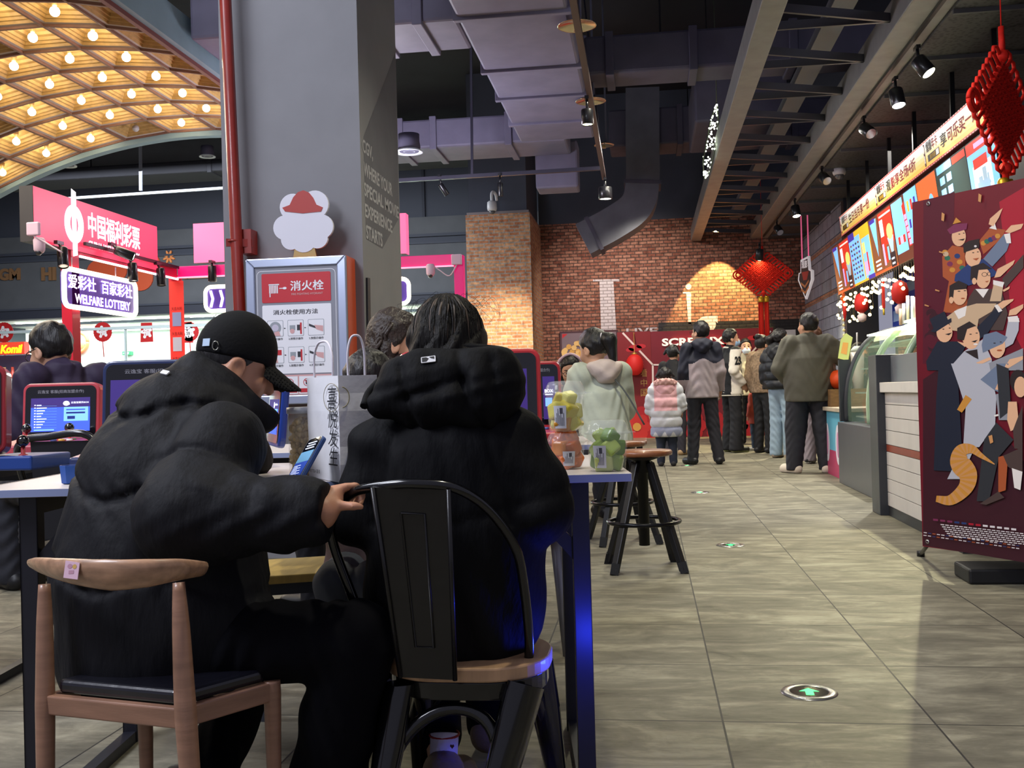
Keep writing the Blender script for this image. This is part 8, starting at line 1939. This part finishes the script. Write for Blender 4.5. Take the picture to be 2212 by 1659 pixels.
def mcoat(P):
    z = P[..., 2]; x = P[..., 0]
    d = None
    zl = [cp(200, 1215, 2.03)[2], cp(200, 1040, 2.05)[2], cp(280, 876, 2.1)[2]]
    for a, b, ra, rb in ((cp(356, 1405, 2.02), cp(348, 1240, 2.03), .215, .212), (cp(348, 1240, 2.03), cp(356, 1075, 2.06), .198, .178), (cp(356, 1075, 2.06), cp(402, 942, 2.12), .176, .148), (cp(402, 942, 2.12), cp(445, 862, 2.18), .142, .078)):
        c, t = sd_cap(P * V(1, 1.12, 1), a * V(1, 1.12, 1), b * V(1, 1.12, 1), ra, rb); c = c * .92; d = c if d is None else smin(d, c, .05)
    slope = z + .10 * (x - hc[0]) + .02 * np.sin(x * 22)
    for zk in zl: 
        s = slope - (zk + .10 * (cp(230, 900, 2.05)[0] - hc[0])); d = d + .011 * crease(s, .009) - .003 * crease(s - .05, .045) - .003 * crease(s + .05, .045)
        d = d + .0035 * np.sin(x * 120 + 5 * np.sin(z * 25)) * crease(s, .03)
    # stand collar
    c, t = sd_cap(P, cp(440, 815, 2.17), cp(510, 850, 2.20), .066, .068); c2, _ = sd_cap(P, cp(512, 850, 2.22), cp(566, 900, 2.26), .056, .042); col = smin(c, c2, .03)
    up = unit(V(0.60, .22, .77)); col = smax(col, (P - cp(500, 815, 2.2)) @ up, .01); d = smin(d, col, .02)
    # right sleeve
    a, t = sd_cap(P, sR, eR, .084, .094); a = a - puff(t + .12 * np.sin((x - eR[0]) * 9), (-.2, .42, 1.05), .004); a = a + .009 * crease(t - .42 - .25 * (np.abs(x - (sR[0] + eR[0]) / 2 - .01)), .045)
    b, t2 = sd_cap(P, eR + V(.015, 0, .0), wR - hdR * .0, .084, .056); b = b - puff(t2, (-.1, .55, 1.0), .008) ; b = smax(b, (P - wR) @ unit(wR - eR) - .004, .006)
    b = b + .003 * np.sin(x * 70 + 4 * np.sin(z * 40))
    arm = smin(a, b, .04); dd = smin(d, arm, .036); 
    l1, _ = sd_cap(P, sL, eL, .075, .06); l2, _ = sd_cap(P, eL, wL, .058, .045); l2 = smax(l2, (P - wL) @ unit(wL - eL) - .004, .006); dd = smin(dd, smin(l1, l2, .03), .03)
    # coat skirt over the lap towards the right
    sk, _ = sd_cap(P, cp(440, 1345, 1.98), cp(520, 1385, 1.98), .135, .098); dd = smin(dd, sk, .05)
    cut = z - (cp(400, 1500, 1.95)[2] + .05 * np.clip(x - cp(300, 1400, 2)[0], -.2, .2)); dd = smax(dd, -cut, .012)
    cut2 = (P - cp(607, 1400, 1.95)) @ unit(V(1, .15, -.12)); dd = smax(dd, np.where(z < cp(600, 1210, 1.95)[2], cut2, -1), .01)
    neckhole, _ = sd_cap(P, hc - V(0, 0, .02), nec + (hc - nec) * .3, .075, .05); dd = smax(dd, -neckhole, .008)
    return dd - .0025 * np.sin(z * 38 + 7 * np.sin(x * 13)) * np.cos(x * 31 + z * 12)
lo, hi = bounds([pel, mid_, che, eR, sR, wR, eL, wL, cp(610, 1420, 1.95)], .26); lo[2] = .25; hi[2] = 1.12; lo[1] = 1.68
blob('puffer_coat', mcoat, lo, hi, .0072, COATM, mroot)
def mpants(P):
    d = None
    for a, b, ra, rb in ((hipR, knR, .088, .078), (knR, cp(692, 1770, 2.0), .078, .078), (hipL, knL, .085, .07), (knL, cp(460, 1660, 2.14), .07, .058)):
        c, _ = sd_cap(P, a, b, ra, rb); d = c if d is None else smin(d, c, .015)
    p, _ = sd_cap(P, cp(330, 1400, 2.03), cp(430, 1395, 2.03), .12, .11); d = smin(d, p, .04)
    return d - .004 * np.sin(P[..., 2] * 50 + 8 * np.sin(P[..., 0] * 20))
lo, hi = bounds([pel, knR, anR, knL, anL, hipR], .14); lo[2] = .05; blob('trousers', mpants, lo, hi, .0085, PANTM, mroot)
for a, d_ in ((cp(445, 1700, 2.13), V(-.35, .25, 0)), (V(anR[0], anR[1], .05), V(.9, .3, 0))):
    d_ = unit(d_); a = V(a[0], a[1], max(a[2] - .02, .05)); zf = a[2] - .045
    ob = blob('shoe', lambda P: smax(smin(sd_cap(P, a - d_ * .03, a + d_ * .13, .042, .038)[0], sd_cap(P, a, a + V(0, 0, .045), .045, .042)[0], .03), zf - P[..., 2], .005), a - .2, a + .2, .009, BSHOE, mroot, mats=[BSHOE, mat('#d8d8da', rough=.6)], mfun=lambda c_: (c_[:, 2] < zf + .022).astype(int))
CAPM = mat('#0b0b0d', rough=.85, ior=1.3, bump=.12, bscale=160)
def mcap(P):
    q = (P - hc) @ RHm / hsm
    cr = sd_ell(q, (0, -.014, .034), (.088, .108, .112)); cr = cr + .0018 * crease(np.abs(q[..., 0]) - .0, .004)
    cr = smax(cr, (.012 + .22 * q[..., 1]) - q[..., 2], .006)
    rad = np.sqrt((q[..., 0] / .088) ** 2 + ((q[..., 1] - .075) / .115) ** 2)
    brz = q[..., 2] - (.04 - .30 * np.maximum(0, q[..., 1] - .07) - 7.0 * q[..., 0] ** 2)
    br = smax(np.abs(brz) - .004, (rad - 1) * .08, .004); br = smax(br, .06 - q[..., 1], .004)
    hole = sd_ell(q, (0, -.012, .02), (.081, .1, .1))
    return smin(cr, br, .006) * hsm
blob('cap', mcap, hc - .24, hc + .24, .0045, CAPM, mroot)
def mhair(P):
    q = (P - hc) @ RHm / hsm; d = sd_ell(q, (0, -.014, .012), (.081, .1, .1)); hl = q[..., 1] - np.interp(q[..., 2], (-.1, -.04, .02, .08), (-.05, -.012, .03, .05)); d = smax(d, hl, .01); return smax(d, -.062 - q[..., 2], .012) * hsm
blob('hair', mhair, hc - .16, hc + .16, .006, HAIRM, mroot)
q = MB(); gp = lambda x, y, z: hc + RHm @ (V(x, y, z) * hsm)
bq = Fr(gp(.028, -.118, .034), RHm @ V(1, .35, 0), RHm @ V(0, -.15, 1)); 
def on_cap(az, el, push=.0):       # a point on the crown, az from straight back towards the right ear
    dirq = V(math.sin(az) * math.cos(el), -math.cos(az) * math.cos(el), math.sin(el)); k = 1 / math.sqrt((dirq[0] / .088) ** 2 + (dirq[1] / .108) ** 2 + (dirq[2] / .112) ** 2); p = dirq * (k + push) + V(0, -.014, .034); return hc + RHm @ (p * hsm), RHm @ unit(dirq / V(.088 ** 2, .108 ** 2, .112 ** 2))
p, n = on_cap(.50, -.17, .001); u_ = unit(np.cross(V(0, 0, 1), n)); f = Fr(p, u_, np.cross(n, u_)); q.prism([(-.0095, -.0085), (.0095, -.0085), (.0095, .0085), (-.0095, .0085)], f, 0, .0015); q.build('label_tag', mat('#b5cbe2', rough=.5), mroot)
p, n = on_cap(.80, -.19, .001); u_ = unit(np.cross(V(0, 0, 1), n)); f = Fr(p, u_, np.cross(n, u_)); q = MB(); q.tube([f(a, b, .002) for a, b in circ(0, 0, .007, 16, .010)], .0013, 6); q.build('buckle', mat('#9a9a90', rough=.25, metal=.9), mroot)
p, n = on_cap(-.05, .55, .001); u_ = unit(np.cross(V(0, 0, 1), n)); f = Fr(p, u_, np.cross(n, u_)); q = MB(); q.prism([(-.006, -.004), (.006, -.004), (.006, .006), (0, .01), (-.003, .005)], f, 0, .0015); q.rect(f, -.012, .004, -.0085, -.0065, 0, .001); q.build('emblem', mat('#cfcfcf', rough=.6), mroot)
q = MB(); f = Fp(cp(357, 806, 2.055), cp(370, 806, 2.04) - cp(344, 800, 2.06), V(0.3, .8, .6)); q.prism(rrect(-.012, .012, -.006, .006, .002), f, 0, .003); q.build('coat_tag', mat('#c8c8cc', rough=.4), mroot)

# ---- woman with the big hood, seen from behind
wroot = thing('person', 'woman in a black hooded puffer coat seen from behind on the metal chair', 'person', V(-0.38, 2.10, 0))
whc = cp(968, 752, 2.14); wf = unit(V(-.12, .93, -.30)); RHw = frame(wf); hsw = .80
wpel, wmid, wche, wnec = cp(985, 1370, 2.12), cp(988, 1150, 2.11), cp(985, 985, 2.11), cp(975, 850, 2.13)
wsL, weL, wwL = cp(830, 975, 2.10), cp(800, 1105, 2.10), cp(900, 1020, 2.42)
wsR, weR, wwR = cp(1112, 968, 2.10), cp(1156, 1095, 2.10), cp(1090, 1015, 2.42)
whL, wkL, waL = cp(930, 1400, 2.16), cp(925, 1330, 2.55), V(cp(955, 1640, 2.2)[0] - .03, 2.2, .09)
whR, wkR, waR = cp(1040, 1400, 2.16), cp(1060, 1330, 2.55), V(cp(1060, 1640, 2.6)[0], 2.6, .09)
waL = cp(958, 1672, 2.18)
def wbody(P):
    d = head_sd(P, whc, RHw, hsw); n, _ = sd_cap(P, wnec, whc - V(0, 0, .03), .048, .045); d = smin(d, n, .02)
    for a, b, ra, rb in ((wpel, wmid, .085, .09), (wmid, wche, .10, .11), (wche, wnec, .11, .05), (wnec, wsL, .05, .045), (wsL, weL, .04, .034), (weL, wwL, .034, .024), (wnec, wsR, .05, .045), (wsR, weR, .04, .034), (weR, wwR, .034, .024), (whL, wkL, .062, .045), (wkL, waL, .045, .03), (whR, wkR, .062, .045), (wkR, waR, .045, .03)):
        c, _ = sd_cap(P, a, b, ra, rb); d = smin(d, c, .02)
    d = smin(d, hand_sd(P, wwL, unit(V(.2, 1, -.1)), V(0, 0, 1), .82, .5, -1), .01); d = smin(d, hand_sd(P, wwR, unit(V(-.2, 1, -.1)), V(0, 0, 1), .82, .5, 1), .01)
    return d
lo, hi = bounds([whc, wpel, weL, weR, wwL, wwR, wkL, wkR, waL, waR], .15); lo[2] = .03
blob('body', wbody, lo, hi, .0085, SKIN, wroot)
def wcoat(P):
    z = P[..., 2]; x = P[..., 0]; d = None; xs = x - wche[0]
    for a, b, ra, rb in ((cp(985, 1335, 2.13), cp(985, 1260, 2.13), .168, .178), (cp(985, 1260, 2.13), cp(985, 1130, 2.11), .182, .176), (cp(985, 1130, 2.11), cp(985, 1010, 2.11), .176, .172), (cp(985, 1010, 2.11), cp(978, 925, 2.13), .160, .10)):
        c, t = sd_cap(P * V(1, 1.35, 1), a * V(1, 1.35, 1), b * V(1, 1.35, 1), ra, rb); c = c * .85; d = c if d is None else smin(d, c, .05)
    for s_, e_, w_ in ((wsL, weL, wwL), (wsR, weR, wwR)):
        a, t = sd_cap(P, s_, e_, .078, .078); b, t2 = sd_cap(P, e_, w_, .076, .05); b = smax(b, (P - w_) @ unit(w_ - e_) - .004, .006); a = a + .004 * np.sin(z * 60 + 12 * xs); arm = smin(a, b, .03); d = smin(d, arm, .018)
    for s_, sg in ((wsL, -1), (wsR, 1)):      # armhole seams
        pl_ = (P - s_ - V(sg * -.035, 0, 0)) @ unit(V(sg, 0, .25)); d = d + .006 * crease(pl_, .008) * (z > wmid[2] + .02)
    z1 = cp(985, 1135, 2.0)[2]; d = d + .004 * crease(z - z1 - .25 * np.abs(xs), .01)
    d = d - .004 * np.sin(z * 26 + 9 * np.sin(xs * 10)) * np.cos(xs * 22 + 3 * z) - .002 * np.sin(xs * 70 + 20 * z)
    nh, _ = sd_cap(P, whc, wnec + V(0, .02, .03), .08, .06); d = smax(d, -nh, .008)
    return smax(d, cp(985, 1436, 2.05)[2] - z, .02)
lo, hi = bounds([wpel, wche, weL, weR, wwL, wwR, wnec], .24); lo[2] = .37; hi[2] = 1.02
blob('puffer_coat', wcoat, lo, hi, .0075, COATW, wroot)
def whood(P):
    d = None
    for a, b, ra, rb in ((cp(905, 815, 2.06), cp(1042, 812, 2.07), .072, .074), (cp(930, 868, 2.04), cp(1040, 868, 2.05), .066, .062), (cp(905, 815, 2.06), cp(822, 872, 2.02), .062, .030), (cp(1042, 810, 2.07), cp(1084, 835, 2.08), .062, .045)):
        c, _ = sd_cap(P, a, b, ra, rb); d = c if d is None else smin(d, c, .035)
    x = P[..., 0]; z = P[..., 2]
    A_ = cp(870, 790, 2.0); B_ = cp(900, 900, 2.0)
    for p0, p1 in (((868, 800), (905, 945)), ((990, 765), (1008, 880)), ((885, 856), (1000, 818)), ((1003, 826), (1040, 925)), ((1060, 790), (1075, 930))):
        a = cp(*p0, 2.0); b = cp(*p1, 2.0); ab = np.array((b[0] - a[0], b[2] - a[2])); L = np.linalg.norm(ab); n2 = np.array((-ab[1], ab[0])) / L; tt = ((x - a[0]) * ab[0] + (z - a[2]) * ab[1]) / L ** 2
        s = (x - a[0]) * n2[0] + (z - a[2]) * n2[1]; m_ = np.exp(-np.maximum(0, np.abs(tt - .5) - .5) ** 2 / .02); d = d + .0075 * crease(s, .008) * m_ - .004 * crease(np.abs(s) - .03, .02) * m_
    op, _ = sd_cap(P, whc + V(0, .03, .10), whc + V(0, .0, -.045), .088, .066); d = smax(d, -op, .010)
    d = smax(d, z - (cp(980, 752, 2.05)[2] - .35 * np.maximum(0, cp(905, 760, 2.05)[0] - x)), .010)
    return d - .0022 * np.sin(x * 45 + 6 * np.sin(z * 30)) * np.cos(z * 50)
blob('hood', whood, cp(985, 850, 2.06) - V(.24, .16, .15), cp(985, 850, 2.06) + V(.24, .16, .15), .0052, COATW, wroot)
rim = [(786, 878, 2.0), (800, 845, 2.03), (840, 806, 2.05), (885, 772, 2.06), (930, 754, 2.06), (990, 749, 2.05), (1050, 753, 2.06), (1098, 762, 2.09), (1112, 790, 2.12)]
MB().tube(spline([cp(*r_) for r_ in rim], 5), .0085, 8).build('hood_rim', COATW, wroot)
def surface_at(fun, px, py, Y0, Y1):
    ts = np.linspace(Y0, Y1, 400); pts = np.array([cp(px, py, y) for y in ts]); v = fun(pts); k = int(np.argmax(v < 0)); p = pts[k]
    e = 1e-3; g = np.array([fun((p + e * V(*a))[None])[0] - fun((p - e * V(*a))[None])[0] for a in ((1, 0, 0), (0, 1, 0), (0, 0, 1))]); return p, unit(g)
p, n = surface_at(whood, 926, 779, 1.85, 2.15); u_ = unit(V(1, 0, .16) - n * (V(1, 0, .16) @ n)); f = Fr(p + n * .003, u_, np.cross(n, u_)); q = MB(); q.prism(rrect(-.0145, .0145, -.007, .007, .0018), f, 0, .002, 0); q.prism([(-.0125, -.005), (-.004, -.005), (.001, .0015), (-.004, .005), (-.0125, .005)], f, .002, .0026, 1); q.prism([(.002, .005), (.012, .005), (.012, -.001), (.005, .002)], f, .002, .0026, 1); q.build('hood_badge', [mat('#d4d4d8', rough=.4), mat('#131316', rough=.5)], wroot)
def wpants(P):
    d = None
    for a, b, ra, rb in ((whL, wkL, .085, .07), (wkL, waL + (wkL - waL) * .22, .07, .05), (whR, wkR, .085, .07), (wkR, waR, .07, .06)):
        c, _ = sd_cap(P, a, b, ra, rb); d = c if d is None else smin(d, c, .015)
    p, _ = sd_cap(P, cp(920, 1390, 2.14), cp(1045, 1390, 2.14), .10, .10); return smin(d, p, .04)
lo, hi = bounds([wpel, wkL, wkR, waL, waR], .14); lo[2] = .05; blob('trousers', wpants, lo, hi, .0085, PANTM, wroot)
s0, s1 = cp(960, 1588, 2.22), cp(957, 1690, 2.18)
q = MB(); q.tube([s0 + (s0 - s1) * .03, s0, (s0 + s1) / 2, s1], [.031, .0315, .030, .031], 20); sk = q.build('sock', mat('#c9c2e2', rough=.8, bump=.5, bscale=70), wroot)
q = MB(); q.tube([s0 + (s0 - s1) * .02 + V(.0315 * math.cos(t_), .0315 * math.sin(t_), 0) for t_ in np.linspace(0, 6.283, 21)], .003, 6, cap=False); q.build('red_trim', mat('#8c1f24', rough=.7), sk)
for px, py in ((945, 1627), (977, 1612), (968, 1648), (950, 1655)):
    p = cp(px, py, 2.18); q = MB(); f = Fr(V(p[0], p[1] - .002, p[2]), V(1, 0, 0), V(0, 0, 1)); ob = q.flat(f, [(0, -.005), (.005, .001), (.003, .005), (0, .003), (-.003, .005), (-.005, .001)], 0, 0.0).build('heart_print', mat('#4a2c34', rough=.8), sk)
for a, d_ in ((waL, V(.1, .95, 0)), (waR, V(0, 1, 0))):
    d_ = unit(d_); a = V(a[0], a[1], .07); zf = .03
    blob('shoe', lambda P: smax(smin(sd_cap(P, a - d_ * .04, a + d_ * .13, .043, .04)[0], sd_cap(P, a, a + V(0, 0, .05), .044, .046)[0], .03), zf - P[..., 2], .005), a - .2, a + .2, .009, mat('#6a5a4c', rough=.8, bump=.4, bscale=40), wroot)
HAIRW = mat('#0d0a09', rough=.55, ior=1.25, var=.5, vscale=70, bump=.7, bscale=110, stretch=(1, 1, .12))
HAIRB = mat('#3a2b20', rough=.5, var=.3, vscale=60)
def whair(P):
    q = (P - whc) @ RHw / hsw; d = sd_ell(q, (0, -.018, .018), (.094, .108, .112)); l, _ = sd_cap(P, whc - V(0, .02, 0), cp(972, 790, 2.10), .078, .082); d = smin(d * hsw, l, .03)
    d = d - .0035 * np.sin(P[..., 0] * 150 + 6 * np.sin(P[..., 2] * 22)); return smax(d, ((P - whc) @ RHw)[..., 1] - .055, .02)
blob('hair', whair, whc - V(.16, .16, .15), whc + V(.16, .16, .17), .005, HAIRW, wroot)
q = MB(); q2 = MB()
r3 = np.random.default_rng(11)
for k in range(150):
    az = -1.45 + 2.9 * r3.random(); crown = whc + RHw @ (V(.012 * r3.standard_normal(), -.03 + .012 * r3.standard_normal(), .118) * hsw); pts = [crown]
    for j in range(1, 9):
        t_ = j / 8; el = math.pi / 2 - t_ * 1.9; rr = 1.03 + .035 * r3.random() ; a2 = az * (.35 + .65 * min(1, t_ * 1.6)) + .05 * math.sin(4 * t_ + k)
        pq = V(.094 * math.sin(a2) * math.cos(min(el, 1.4)), -.108 * math.cos(a2) * math.cos(max(-.2, el)) - .018, .112 * math.sin(max(-.75, el)) + .018 - max(0, t_ - .7) * .12) * rr; pts.append(whc + RHw @ (pq * hsw))
    (q2 if k % 7 == 0 else q).tube(pts, [.0012, .0022, .0026, .0026, .0026, .0025, .0022, .002, .001], 5)
for k in range(26):      # flyaway hairs
    az = -1.5 + 3.0 * r3.random(); b = whc + RHw @ (V(.085 * math.sin(az), -.02 - .05 * math.cos(az), .075 + .04 * r3.random()) * hsw); sd_ = 1 if az > 0 else -1
    q.tube(spline([b, b + V(sd_ * .02 * abs(az), 0, .025 * r3.random()), b + V(sd_ * (.03 + .02 * r3.random()), -.01, -.03 * r3.random()), b + V(sd_ * (.03 + .015 * r3.random()), -.02, -.06 * r3.random())], 4), .0003, 4)
q.build('hair_strands', HAIRW, wroot); q2.build('light_strands', HAIRB, wroot)
